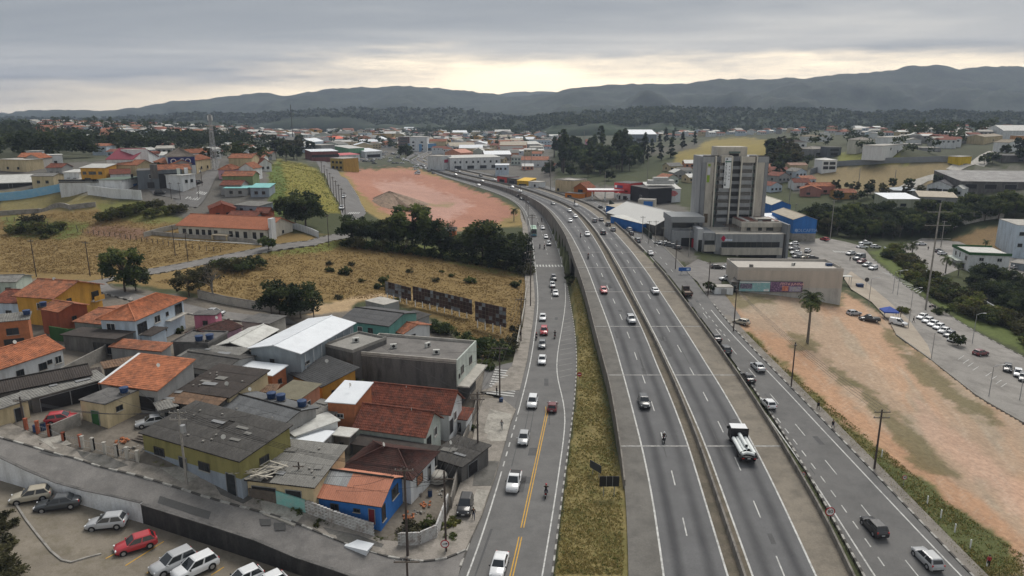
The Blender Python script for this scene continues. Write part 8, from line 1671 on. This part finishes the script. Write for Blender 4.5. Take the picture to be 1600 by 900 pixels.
def person(px,py,pose,top,bottom,label,rz=0,p=None,group=None,helmet=None,zadd=0):
 if p is None:
  p = T(px,py);p.z = float(gz(p.x,p.y))
  for nm,pts,mt,dz,st,zfun,kd in SHEETS:
   if poly_in(np.array([p.x]),np.array([p.y]),pts)[0][0]: p.z = max(p.z,hb(p.x,p.y)+dz)
 me,h = body_mesh(pose,top,bottom);o = new('person',me);o.location = (p.x,p.y,p.z+zadd);o.rotation_euler.z = rz;props(o,label,'person',group);q = MB()
 if helmet: q.ball((h[0],0,h[2]+.05),.15,10,7);q.build('helmet',helmet,o);v_ = MB();v_.box((h[0]+.125,0,h[2]+.05),(.06,.17,.08));v_.build('visor',glass,o)
 else:
  q.ball((h[0]-.02,0,h[2]+.075),.102,10,6);q.build('hair',hairM,o);f = MB();f.box((h[0]+.085,0,h[2]+.03),(.035,.022,.045));f.build('nose',skinM,o);e = MB();[e.ball((h[0]+.075,s*.032,h[2]+.055),.011,5,4) for s in (-1,1)];e.box((h[0]+.078,0,h[2]-.022),(.012,.045,.008));e.build('eyes_and_mouth',hairM,o)
 return o
for px,py,ps,a,b,rz,lb in ((740,812,'walk','black','jeans',-1.5,'person in black jacket walking on the footway beside the parked black car'),(784,672,'walk','grey','grey',1.5,'person in grey walking up the avenue footway'),(776,617,'stand','black','black',.4,'person in black standing beside the pole at the zebra crossing'),(812,524,'stand','black','black',1.5,'dark figure at the pole by the billboard field'),(1278,641,'walk','black','black',1.6,'person in black on the right footway, farther of two'),(1301,669,'walk','black','jeans',-1.4,'person in black on the right footway, nearer of two'),(1065,427,'walk','black','black',1.2,'person in black crossing the access road near the blue sign'),(1328,408,'walk','black','black',1.6,'person in dark clothes walking among the parked cars of the far kerb'),
  (1400,492,'stand','black','jeans',2.5,'person standing at the right of the blue tent, left one'),(1405,489,'stand','blue','black',2.5,'person standing at the right of the blue tent, rear one'),(1407,496,'stand','black','black',2.8,'person standing at the right of the blue tent, front one'),(1427,504,'walk','black','black',-.5,'person in black walking between the tent and the white cars'),(1381,499,'stand','white','black',0,'person in white top left of the tent near the pickup'),(1318,437,'stand','black','black',1,'person waiting under the metal bus shelter'),(1450,391,'stand','black','black',1,'left one of two people standing in the compound'),(1458,397,'stand','black','jeans',2,'right one of two people standing in the compound'),(1584,431,'walk','red','black',.5,'person in red on the compound drive'),(826,383,'stand','black','black',1,'person on the avenue footway by the dark kiosk'),(823,386,'stand','grey','black',2,'person in grey on the avenue footway by the dark kiosk')): person(px,py,ps,a,b,lb,rz)
person(1543,889,'stand','red','black','person in red at the bottom right corner of the verge',1.5)
def moto_proto():
 t = thing('motorcycle','motorcycle','motorcycle');ty = MB()
 for x in (.66,-.62): w_ = MB();w_.tube((x,-.055,.31),(x,.055,.31),.31,n=16);w_.build('wheel',tyre,t).name = 'wheel'
 b = MB();b.box((0,0,.48),(.7,.26,.34));b.tube((.66,0,.31),(.48,0,1.0),.035,n=6);b.tube((-.62,0,.31),(-.1,0,.5),.03,n=6);b.build('frame',black,t);k = MB();k.ball((.15,0,.80),.24,10,6,sq=(1.2,.65,.6));k.build('fuel_tank',PAINT['darkred'],t);s = MB();s.box((-.38,0,.80),(.75,.28,.10),ry=.06);s.build('seat',black,t)
 h = MB();h.tube((.46,-.36,1.04),(.46,.36,1.04),.018,n=6);h.build('handlebar',black,t);l = MB();l.ball((.58,0,.90),.09,8,6);l.build('headlight',lampW,t);r = MB();r.box((-.80,0,.72),(.05,.18,.09));r.build('tail_light',lampR,t);f = MB();f.box((-.85,0,.52),(.02,.18,.14));f.build('number_plate',plateM,t);return Proto(t)
MOTO = moto_proto();HEL = (black,PAINT['red'],white)
for px,py,zf,tw,lb in ((853,775,LZ,0,'nearest to the camera on the right side of the avenue'),(838,530,LZ,1,'left of the red car in the avenue queue'),(867,528,LZ,0,'right of the red car on the avenue'),(862,456,LZ,1,'behind the white sedan near the zebra crossing'),(843.5,388,LZ,1,'left one of a pair beyond the zebra crossing'),(850.5,389,LZ,1,'right one of a pair beyond the zebra crossing'),(860.5,377,LZ,0,'passing the silver van-like car beyond the zebra crossing'),(846.5,346,LZ,0,'beyond the green and blue bus'),(840.5,353,LZ,0,'right beside the green and blue bus'),(1037,690,HZ,1,'nearest the camera on the motorway'),(919,404,HZ,1,'alone on the left motorway carriageway'),(907,371,HZ,1,'beside a white sedan on the left motorway carriageway'),(898,317,HZ,0,'far up the right carriageway')):
 p = on(px,py,zf);rz = lane_dir(zf,p.y)+(math.pi if tw else 0);p.z += .01;MOTO.place(p,rz,'motorcycle '+lb,'motorcycles in the traffic',1.08);person(0,0,'ride','black','black' if tw else 'jeans','rider in black on motorcycle '+lb,rz,p=p,group='motorcycle riders',helmet=HEL[int(px) % 3])
MOTO.place(T(1457,481)+Vector((0,0,.05)),2.6,'motorcycle parked by the kerb of the car-park road','motorcycles in the traffic',1.0)
# poles, lamps, signs, wires
poleW = M('pole_wood',(.07,.055,.048),.95,.25,1,8,.2);insul = M('insulator',(.30,.30,.29),.4,.1);WIRES = []
def pole(base,top,label,arms=((0,2.2),),mat=poleW,r=.15,name='utility_pole',group=None,tr=False,zf=None,wire=True,rz=0,sheet_z=0):
 p = T(*base) if not zf else on(*base,zf);p.z = float(gz(p.x,p.y)) if not zf else p.z;q = PY(top[0],top[1],p.y);Hh = max(3,min(q.z-p.z,45));t = thing(name,label,'pole',p,rz,group);m_ = MB();m_.tube((0,0,-.6),(0,0,Hh),r,r*.7,9);m_.build('pole',mat,t);ends = []
 for dz,w in arms:
  z = Hh-.35-dz;a = MB();a.box((0,-r*.9,z),(w,.11,.13));a.build('crossarm',mat if mat != poleW else woodp,t);ins = MB()
  for x in np.linspace(-w/2+.1,w/2-.1,4): ins.tube((x,-r*.9,z+.065),(x,-r*.9,z+.27),.045,n=6);ends.append((x,-r*.9,z+.27))
  ins.build('insulators',insul,t)['kind'] = 'stuff'
 if tr: b = MB();b.tube((.38,-.1,Hh*.72),(.38,-.1,Hh*.72+.95),.33,n=12);b.box((.15,-.1,Hh*.72+.5),(.3,.12,.12));b.build('transformer',steel,t)
 if wire: R3 = Matrix.Rotation(rz,3,'Z');t['n'] = len(ends);WIRES.append((p,[p+R3 @ Vector(e) for e in ends]))
 return t
A1 = pole((292,757),(283,640),'concrete pole with transformer before the olive workshop',((0,2.2),(.9,2.2)),conc,.17,tr=True);A2 = pole((637,869),(630,730),'leaning dark pole at the street corner beside the blue house',((0,2.2),),poleW,.17)
A3 = pole((697,862),(695,736),'dark pole with arrow sign at the corner yard',((.6,2.4),));A4 = pole((747,722),(743,612),'dark pole with two crossarms by the white tiled house',((0,2.2),(.8,2.2)));A5 = pole((781,627),(781,541),'pole with white crossarm beside the zebra crossing on the left',((0,3.0),),poleW,.16)
A6 = pole((814,533),(815,464),'pole on the footway beside the dry billboard field',((.2,2.2),));A7 = pole((829,478),(829,391),'tall pole on the avenue footway with two crossarms',((0,2.2),(2.2,2.2)));A8 = pole((831,405),(829,335),'avenue pole just beyond the tree row',((0,2.2),(.8,2.2)))
for i,(b,tp) in enumerate((((825,352),(824,310)),((822,330),(821,305)),((813,312),(812,290)),((795,303),(794,284)))): pole(b,tp,'slim pole on the far left side of the avenue',((0,2),),group='poles along the far avenue')
pole((39,668),(26,620),'thin pole at the cream-walled garage on the sloping street',((.2,1.8),));pole((470,772),(467,722),'thin dark pole before the dilapidated workshop',((.2,1.4),));pole((640,985),(636,872),'pole top with crossarm rising at the bottom edge of the picture',((0,2.6),));pole((717,715),(717,688),'short dark post on the fibre-roofed shed wall',((0,.6),),wire=False)
pole((1236,605),(1241,535),'slim dark pole on the right verge below the palm',((.2,.5),));pole((1366,733),(1372,640),'dark pole with two double crossarms on the right verge',((0,2.4),(.9,2.4)),poleW,.17);pole((1146,518),(1148,450),'pole beside the dirt lot entrance left of the beige building',((.2,.6),));pole((1106,462),(1107,408),'pole at the mouth of the access road',((.2,1.6),));pole((1055,425),(1056,375),'pole beside the blue road sign',((.2,1.6),))
for b,tp in (((1036,392),(1037,355)),((1003,378),(1004,338)),((1013,386),(1014,345)),((1023,393),(1024,345)),((1076,400),(1077,355))): pole(b,tp,'grey pole on the right footway near the office wing',((0,1.8),),conc,.14,group='grey poles by the office wing')
for b,tp,lb in (((57,432),(53,374),'left pole in the upper dry field'),((141,432),(136,377),'middle pole in the upper dry field'),((160,437),(150,398),'pole at the bend of the lane by the dry field'),((294,408),(296,362),'pole beside the field road below the church hall'),((491,503),(489,466),'pole at the field edge above the white warehouse'),((425,500),(420,462),'pole among the pair of dark trees'),((274,400),(272,352),'thin pole before the church hall'),((514,384),(513,335),'pole beside the field road near the hillside road')): pole(b,tp,lb,((.1,1.4),),r=.13)
for i in range(9): x = 503+i*4.6;y = 272+i*8.6;pole((x,y),(x,y-20-i*2.6),'pole in the row along the hillside road',((.1,1.6),),r=.15,group='poles along the hillside road')
for i,(b,tp) in enumerate((((268,311),(268,285)),((282,312),(281,285)),((316,290),(315,262)),((311,310),(311,290)))): pole(b,tp,'pole at the crossing of the hilltop quarter',((.1,1.4),),group='poles of the hilltop quarter',r=.12)
pole((1446,484),(1463,318),'tall concrete power pole with three wide crossarms over the hedge strip',((2,7),(5.8,7.4),(9.6,8)),conc,.27,name='power_pole',wire=False);pole((1470,386),(1472,345),'smaller concrete pole behind the tall power pole',((0,2),),conc,.2);pole((1297,374),(1298,312),'tall grey pole where the car-park road meets the wood',((0,2),),conc,.2);pole((1241,352),(1242,318),'grey pole beside the blue warehouses',((0,1.5),),conc,.15)
for b,tp in (((1011,292),(1012,244)),((945,296),(945,268)),((860,300),(859,246)),((830,262),(830,232)),((912,250),(910,205)),((820,268),(819,240)),((1098,262),(1100,240)),((1232,330),(1233,265)),((1340,300),(1340,262)),((1397,291),(1397,265))): pole(b,tp,'tall slim mast rising above the middle distance',(),conc,.22,'mast','masts of the middle distance',wire=False)
pole((458,222),(457,147),'tallest thin dark mast above the far left town',(),frameD,.5,'mast',wire=False);pole((281,192),(279,148),'thin far mast with small head above the left hill',((0,5),),frameD,.5,'mast',wire=False)
def lattice():
 p = T(336,266);q = PY(333,178,p.y);Hh = q.z-p.z;t = thing('lattice_tower','slender lattice radio tower at the top of the uphill street','tower',p);n = 14;lg = MB();br = MB();w0,w1 = 2.4,.7;cs = ((-1,-1),(1,-1),(1,1),(-1,1))
 def c(k,i): w = (w0+(w1-w0)*k/n)/2;return Vector((cs[i][0]*w,cs[i][1]*w,Hh*k/n))
 for i in range(4):
  g = MB();[g.tube(c(k,i),c(k+1,i),.11,n=4,cap=False) for k in range(n)];g.build('leg',steel,t)
  for k in range(n): j = (i+1) % 4;br.tube(c(k,i),c(k+1,j),.05,n=3,cap=False);br.tube(c(k,j),c(k+1,i),.05,n=3,cap=False);br.tube(c(k,i),c(k,j),.05,n=3,cap=False)
 o = br.build('bracing',steel,t);a = MB();[a.box((.9*s,0,Hh*.93),(.25,.3,2.2)) for s in (-1,1)];a.build('antenna',white,t)
lattice()
def lamp(base,top,label,arm=1.6,rz=0):
 t = pole(base,top,label,(),steel,.09,'street_lamp','lamp posts around the right-hand car park',wire=False,rz=rz);Hh = max(v.co.z for v in t.children[0].data.vertices);t['category'] = 'street lamp';a = MB();a.path([Vector((0,0,Hh)),Vector((arm*.5,0,Hh+.35)),Vector((arm,0,Hh+.45))],.045,6);a.build('arm',steel,t);h = MB();h.box((arm+.3,0,Hh+.42),(.75,.28,.12));h.build('lamp_head',M('lamp_head_grey',(.45,.46,.46),.5,.05),t)
for b,tp,lb in (((1357,476),(1360,436),'lamp post on the sandy plaza'),((1419,512),(1423,452),'lamp post left of the parked white cars'),((1455,561),(1458,520),'lamp post at the lot kerb below the white cars'),((1545,619),(1548,573),'lamp post at the lot kerb near the right edge'),((1593,625),(1598,592),'lamp post at the lot kerb cut by the right edge'),((1519,537),(1524,492),'curved lamp post between lot and car-park road'),((1395,458),(1397,425),'lamp post pair member beside the hatched island, left'),((1402,461),(1404,424),'lamp post pair member beside the hatched island, right')): lamp(b,tp,lb)
for (p,e),(p2,e2) in [(WIRES[i],WIRES[j]) for i,j in ((0,1),(1,2),(2,3),(3,4),(4,5),(5,6),(6,7),(7,8),(8,9),(0,12),(12+4,12+5))]:
 m_ = MB()
 for a,b in list(zip(e,e2))[:4]: pts = [a.lerp(b,s)-Vector((0,0,1.2*4*s*(1-s))) for s in np.linspace(0,1,9)];m_.path(pts,.026,3)
 props(m_.build('power_cable',black),'thin black power cables sagging between two street poles','cable','power cables between the poles')
def sign(base,hgt,r,label,face,zf=None,rz=0,pos=None):
 p = pos or (on(*base,zf) if zf else T(*base));t = thing('road_sign',label,'sign',p,rz);m_ = MB();m_.tube((0,0,-.4),(0,0,hgt+r*.6),.04,n=8);m_.build('post',steel,t);d = MB();d.tube((0,-.09,hgt),(0,-.05,hgt),r,n=28);d.build('disc',face[0],t)
 if face[1]: e = MB();e.tube((0,-.096,hgt),(0,-.091,hgt),r*.78,n=28);e.build('disc_face',face[1],t)
 return t
sred = M('sign_red',(.35,.015,.025),.5,.08);swh = M('sign_white',(.70,.69,.68),.5,.06);p80 = on(1287,826,HZ);yy = p80.y
s1 = sign(None,1.7,.62,'round red-rimmed speed sign reading 80 on the motorway barrier',(sred,swh),pos=Vector((float(hwR.x(yy))+.15,yy,float(hwR.z(yy))+.75)));lettering('80',.72,black,s1,(0,-.10,1.72),FR)
s2 = sign((697,864),1.4,.52,'round red-rimmed sign with black arrow on the corner pole',(sred,swh),pos=T(696,864)+Vector((0,-.35,.1)));q = MB();q.box((-.06,-.1,1.4),(.42,.01,.09),ry=-.12);q.add([(.12,-.1,1.27),(.12,-.1,1.58),(.34,-.1,1.46)],[(0,1,2)]);q.build('arrow',black,s2)
s3 = sign(None,2.0,.45,'red no-entry disc at the kerb of the grass slope',(sred,None),pos=Vector((float(lkR.x(on(899,600,LZ).y))+.8,on(899,600,LZ).y,.1)));q = MB();q.box((0,-.1,2.0),(.6,.012,.15));q.build('bar',swh,s3)
for b,lb,zf in (((1411,762),'small round speed sign reading 40 on the right verge',None),((1253,757),'small round speed sign at the edge strip beside the motorway barrier',RZ)): s4 = sign(b,1.7,.36,lb,(sred,swh),zf=zf);lettering('40',.42,black,s4,(0,-.10,1.72),FR)
s5 = sign((1339,455),2.5,.7,'dark round road sign seen from behind on the sandy plaza',(frameD,None),pos=T(1353,449))
def board(base,w,h,z,mat,label,posts=2,rz=0,name='road_sign',txt=None):
 p = T(*base);p.z = float(gz(p.x,p.y));t = thing(name,label,'sign',p,rz);m_ = MB();m_.box((0,-.1,z+h/2),(w,.06,h));m_.build('panel',mat,t)
 for i in range(posts): q = MB();q.tube(((i/(max(posts-1,1))-.5)*w*.55,0,-.4),((i/(max(posts-1,1))-.5)*w*.55,0,z+h*.95),.06,n=7);q.build('post',steel,t)
 return t
bs = board((1069,430),3.6,1.1,1.3,M('sign_blue',(.02,.11,.38),.5,.06),'blue direction sign with pale panel at the access road',2);q = MB();q.box((1.05,-.14,1.85),(.9,.02,.6));q.build('sign_panel',M('sign_pale_blue',(.45,.60,.80),.5,.05),bs)
bb = board((951,776),2.7,1.55,1.6,black,'black back of a large road sign on the grass slope');
for x in (-.4,.45): q = MB();q.box((x,-.15,2.37),(.05,.03,1.55));q.build('rib',steel,bb)
b3 = board((931,742),2.4,1.2,1.0,M('sign_dark_grating',(.05,.055,.06),.7,.2),'dark sign panel seen nearly edge-on beside the black sign back',2,rz=-.95)
def tent():
 p = T(1388,497);t = thing('canopy_tent','blue pop-up canopy tent beside the white van','tent',p,-.15);c = [(-1.9,-1.9,2.2),(1.9,-1.9,2.2),(1.9,1.9,2.2),(-1.9,1.9,2.2),(0,0,3.3)];m_ = MB();m_.add(c+[(x,y,z-.35) for x,y,z in c[:4]],[(0,1,4),(1,2,4),(2,3,4),(3,0,4),(0,5,6,1),(1,6,7,2),(2,7,8,3),(3,8,5,0)]);m_.build('canopy',M('tent_blue',(.02,.07,.36),.6,.1),t)
 for x,y in ((-1.8,-1.8),(1.8,-1.8),(1.8,1.8),(-1.8,1.8)): q = MB();q.box((x,y,1.1),(.06,.06,2.3));q.build('leg',steel,t)
tent()
def boxthing(name,cat,label,px,py,d,mat,rz=0,parts=()):
 p = T(px,py);p.z = float(gz(p.x,p.y));t = thing(name,label,cat,p,rz);m_ = MB();m_.box((0,0,d[2]/2),d,taper=.96);m_.build('body',mat,t)
 for nm,c,dd,mm in parts: q = MB();q.box(c,dd);q.build(nm,mm,t)
for x,lb in ((1288,'left teal portable toilet at the end of the beige building'),(1296,'right teal portable toilet at the end of the beige building')): boxthing('portable_toilet','toilet',lb,x,466,(1.15,1.15,2.2),teal,0,(('door',(0,-.6,1.05),(.75,.05,1.8),dgreen),('roof',(0,0,2.28),(1.2,1.2,.15),white)))
boxthing('waste_container','container','dark blue waste container on the sandy plaza',1343,448,(2.0,1.3,1.3),M('bin_blue',(.015,.035,.10),.5,.1),0,(('lid',(0,0,1.37),(2.06,1.36,.14),tankm),));boxthing('waste_bin','bin','blue bin at the foot of the pole by the zebra crossing',783,628,(.7,.7,1.1),tankm,0,(('lid',(0,0,1.15),(.76,.76,.1),tankm),));boxthing('waste_bin','bin','blue bin inside the brick-pillared yard',57,675,(.55,.55,.9),tankm,0,(('lid',(0,0,.93),(.6,.6,.08),tankm),))
boxthing('street_kiosk','kiosk','dark blue kiosk on the avenue footway at the last trees',818,385,(2.4,2.2,2.5),M('kiosk_navy',(.02,.03,.055),.6,.1),0,(('roof',(0,0,2.58),(2.8,2.6,.14),concL),('hatch',(0,-1.1,1.4),(1.6,.06,.8),frameD)))
boxthing('white_cabinet','cabinet','white metal cabinet lying on the footway of the sloping street',560,855,(3.0,1.5,.7),METW,-.35,(('lid',(.1,.05,.76),(3.1,1.6,.09),METW),('loose_panel',(.7,1.3,.25),(.9,.7,.06),METG)))
t = thing('bus_shelter','slim metal bus shelter frame right of the beige building','shelter',T(1317,444),0);pz = t.location
for x in (-2.2,2.2):
 for y in (-.7,.7): q = MB();q.box((x,y,1.3),(.1,.1,2.6));q.build('post',steel,t)
q = MB();q.box((0,0,2.65),(4.8,1.9,.12));q.build('roof',METG,t);q = MB();q.box((0,.4,.48),(2.6,.4,.08));q.build('bench',woodp,t)
bo = MB();bo.tube((0,0,-.3),(0,0,1.25),.09,n=8);bme = bo.mesh('bollard',white)
for px,py,w in ((1377,717,'topmost, near the dark double-armed pole'),(1448,791,'second from the top'),(1469,813,'third from the top'),(1491,835,'third from the bottom'),(1515,860,'second from the bottom'),(1541,888,'lowest, near the red figure')): o = new('bollard',bme);p = T(px,py);o.location = (p.x,p.y,float(gz(p.x,p.y)));props(o,'white verge post beside the service road, '+w,'post','white posts on the right verge')
def mound():
 p = T(609,319);m_ = MB();n = 26;rings = 9;R0,Hm_ = 15.0,6.6;vs = []
 for j in range(rings+1):
  for i in range(n): a = 6.283*i/n;r = R0*(1-j/rings)*(1+.22*math.sin(a*3+1)+.10*math.sin(a*7));z = Hm_*(j/rings)**.9*(1+.05*math.sin(a*5))-.6;vs.append((r*math.cos(a),r*math.sin(a)*.8,z))
 m_.add(vs,[(j*n+i,j*n+(i+1) % n,(j+1)*n+(i+1) % n,(j+1)*n+i) for j in range(rings) for i in range(n)],0,False);o = m_.build('earth_mound',M('mound_earth',(.30,.22,.165),.95,.3,.25,1.5,.5,stain=(.15,.12,.085,.8)));o.location = p;props(o,'big conical heap of brown earth on the red-earth lot','mound')
mound()
q = MB();q.tube((0,0,0),(0,0,.9),1.35,n=24);q.ball((0,0,.9),1.3,20,6,sq=(1,1,.25));o = q.build('water_cistern',concL);o.location = T(684,752)+Vector((0,0,.2));props(o,'round concrete cistern in the yard of the dark maroon roofed house','cistern')
# yard clutter, slabs, patches
rr = random.Random(5);CLP = {}
def clut(nm,cat,fn):
 t = thing(nm,nm,cat);fn(t);CLP[nm] = Proto(t)
def _heap(t,m1):
 for i in range(14): q = MB();q.box((0,0,0),(rr.uniform(.2,.6),rr.uniform(.15,.4),rr.uniform(.1,.3)));o = q.build('rubble',m1,t);o.location = (rr.gauss(0,.6),rr.gauss(0,.5),rr.uniform(.05,.3));o.rotation_euler = (rr.uniform(-.4,.4),rr.uniform(-.4,.4),rr.uniform(0,3))
def _planks(t):
 for i in range(8): q = MB();q.box((0,0,0),(rr.uniform(1.6,2.8),.18,.05));o = q.build('plank',woodp,t);o.location = (rr.gauss(0,.15),rr.gauss(0,.25),.05+.05*i);o.rotation_euler.z = rr.gauss(0,.12)
def _barrel(t): q = MB();q.tube((0,0,0),(0,0,.9),.3,n=12);q.build('barrel',tankm,t);q = MB();q.tube((0,0,.9),(0,0,.93),.31,n=12);q.build('lid',black,t)
def _dish(t): q = MB();q.tube((0,0,0),(0,0,.7),.03,n=6);q.build('mast',steel,t);q = MB();q.tube((.0,-.02,.7),(.12,-.12,.76),.06,.38,12);q.build('dish',METG,t)
def _ac(t): q = MB();q.box((0,0,.35),(.9,.4,.6));q.build('case',METG,t);q = MB();q.tube((0,-.21,.35),(0,-.2,.35),.22,n=12);q.build('fan',black,t)
clut('rubble_heap','rubble',lambda t: _heap(t,conc));clut('brick_heap','rubble',lambda t: _heap(t,BRICK));clut('plank_stack','planks',_planks);clut('barrel','barrel',_barrel);clut('satellite_dish','dish',_dish);clut('vent_unit','vent unit',_ac)
for nm,lb,g,pts in (('rubble_heap','grey rubble heap on bare yard ground','rubble heaps in the yards',((255,690),(235,700),(205,700),(430,790),(560,838),(655,800),(690,770),(345,745),(530,500),(180,590))),('brick_heap','orange brick heap on bare yard ground','brick heaps in the yards',((190,690),(665,790),(640,808),(300,560),(120,520))),('plank_stack','stack of old planks on bare yard ground','plank stacks in the yards',((225,686),(60,690),(650,770),(735,735),(245,645),(410,690))),('barrel','dark blue barrel standing in a yard','barrels in the yards',((68,672),(170,665),(672,775),(738,708),(262,668),(455,775),(722,738)))):
 for px,py in pts: p = T(px,py);p.z = float(gz(p.x,p.y));CLP[nm].place(p,rr.uniform(0,6),lb,g,rr.uniform(.5,.9) if 'heap' in nm else rr.uniform(.8,1.2))
for i,(h,x,y) in enumerate(((h3,.7,.5),(h8,.3,.4),(h13,.85,.15),(h21,.4,.5),(h22,.7,.5),(h23,.4,.45),(h26,.2,.5),(h16,.5,.6),(h4,.6,.5),(h5,.4,.5),(h9,.6,.5),(h20,.5,.5),(h31,.3,.4),(w1,.75,.2))):
 zz = h.h+(.9 if h in (h13,h31,w1,h20) else 1.6);CLP['satellite_dish'].place(h.world(x*h.W,y*h.D,zz),rr.uniform(-.5,.5),'small satellite dish on the roof of the '+h.t['label'].split(' under ')[0].split(' with ')[0],'satellite dishes on roofs',.8)
for h,x,y in ((h17,.3,.4),(h17,.6,.6),(h17,.75,.3),(hb1,.6,.5),(h17b,.5,.5)): CLP['vent_unit'].place(h.world(x*h.W,y*h.D,h.h+.15),rr.uniform(0,1),'grey vent unit on a flat roof','vent units on flat roofs',1.3)
def roofpatch(h,n,seed):
 r2 = random.Random(seed);pm = [CORRL,CORRL,M('patch_zinc',(.22,.225,.23),.7,.2,1,4)]
 for i in range(n): q = MB();q.box((0,0,0),(r2.uniform(.9,2.4),r2.uniform(.5,1.1),.04));o = q.build('roof_patch',r2.choice(pm),h.t);x,y = r2.uniform(.1,.9)*h.W,r2.uniform(.15,.85)*h.D;sl = h.slope;o.location = (x,y,h.h+sl*y/h.D+.20);o.rotation_euler = (math.atan2(sl,h.D),0,r2.uniform(-.15,.15))
for h,n,sl in ((w1,7,1.0),(h25,6,.9),(h13,4,.8),(h13b,3,.35),(h31,4,.3),(h30,4,.4),(h12b,3,.35),(h36,3,.3)): h.slope = sl;roofpatch(h,n//2+1,int(h.W*100))
for h,sl in ((w1,1.0),(h13,.8),(h25,.9),(h26,.1)):
 for i in range(7): q = MB();q.box((0,0,0),(.3,.22,.14));o = q.build('roof_stone',conc,h.t);y = rr.uniform(.1,.9);o.location = (rr.uniform(.05,.95)*h.W,y*h.D*(.5 if h is h26 else 1),h.h+sl*y+.22);o.rotation_euler.z = rr.uniform(0,3)
for px,py,k,s in ((300,700,1,.5),(405,783,0,.5),(465,800,0,.6),(500,818,2,.7),(590,842,0,.5),(640,832,1,.8),(668,820,0,.8),(700,820,2,.9),(712,812,2,.8),(340,575,0,.6),(545,600,3,.8),(555,612,3,.7),(560,590,3,.9),(590,600,0,.9),(620,605,3,.8),(650,612,0,.9),(240,560,0,.6),(280,520,0,.8),(190,520,0,.7),(520,590,3,.6),(265,675,1,.6),(740,668,0,.6),(705,840,0,.7),(40,575,0,.6),(20,900,5,.6),(0,880,5,.7),(6,850,1,.8),(-14,825,5,.7),(12,815,1,.7),(0,795,1,.7)): plant(SH[k],px,py,'weedy shrub in a yard or kerb corner of the sloping street, '+spot(px,py,(-20,745),(510,905)),'shrubs among the houses',s)
zinc = M('zinc_roof_sheet',(.30,.31,.31),.6,.2,1,4,rnd=.12)
for o in COL.objects:
 if o.parent is h24.roof and o.name.startswith('roof_sheet') and h24.W*.02 < o.location.x < h24.W*.40 and o.location.y > h24.D*.2 and o.location.y < h24.D*.5: o.material_slots[0].link = 'OBJECT';o.material_slots[0].material = zinc;o['label'] = 'grey zinc roof sheet'
# air
def haze():
 m = bpy.data.materials.new('haze_air');m.use_nodes = True;nt = m.node_tree;nt.nodes.clear();o = N(nt,'ShaderNodeOutputMaterial');v = N(nt,'ShaderNodeVolumePrincipled')
 v.inputs['Color'].default_value = (.54,.65,.86,1);v.inputs['Density'].default_value = .00013;v.inputs['Anisotropy'].default_value = .1;nt.links.new(v.outputs[0],o.inputs['Volume'])
 mb = MB();mb.box((0,3000,175),(24000,6900,430));b = mb.build('haze',m);props(b,'pale blue haze filling the valley air','haze',kind='stuff')
haze()
DROP = MB();rr = random.Random(9)
for i,hs_ in ((0,(w1,h2,h13,h26,h3)),(1,(h24,h25,h23)),(3,(h21,h22,h31,h17)),(2,(h24,h23)),(4,(h17,h21))):
 e = WIRES[i][1]
 for h in hs_:
  a = rr.choice(e)-Vector((0,0,rr.uniform(0,.8)));b = h.world(rr.uniform(.2,.8)*h.W,rr.uniform(.1,.4)*h.D,h.h+.5);DROP.path([a.lerp(b,s)-Vector((0,0,1.8*s*(1-s))) for s in np.linspace(0,1,8)],.022,3)
o = DROP.build('service_cable',black);props(o,'thin black service cables dropping from street poles to the house roofs','cable',kind='stuff')
for pr in ALLP:
 if not pr.used:
  for c,_ in pr.tree: bpy.data.objects.remove(c)
  bpy.data.objects.remove(pr.root)
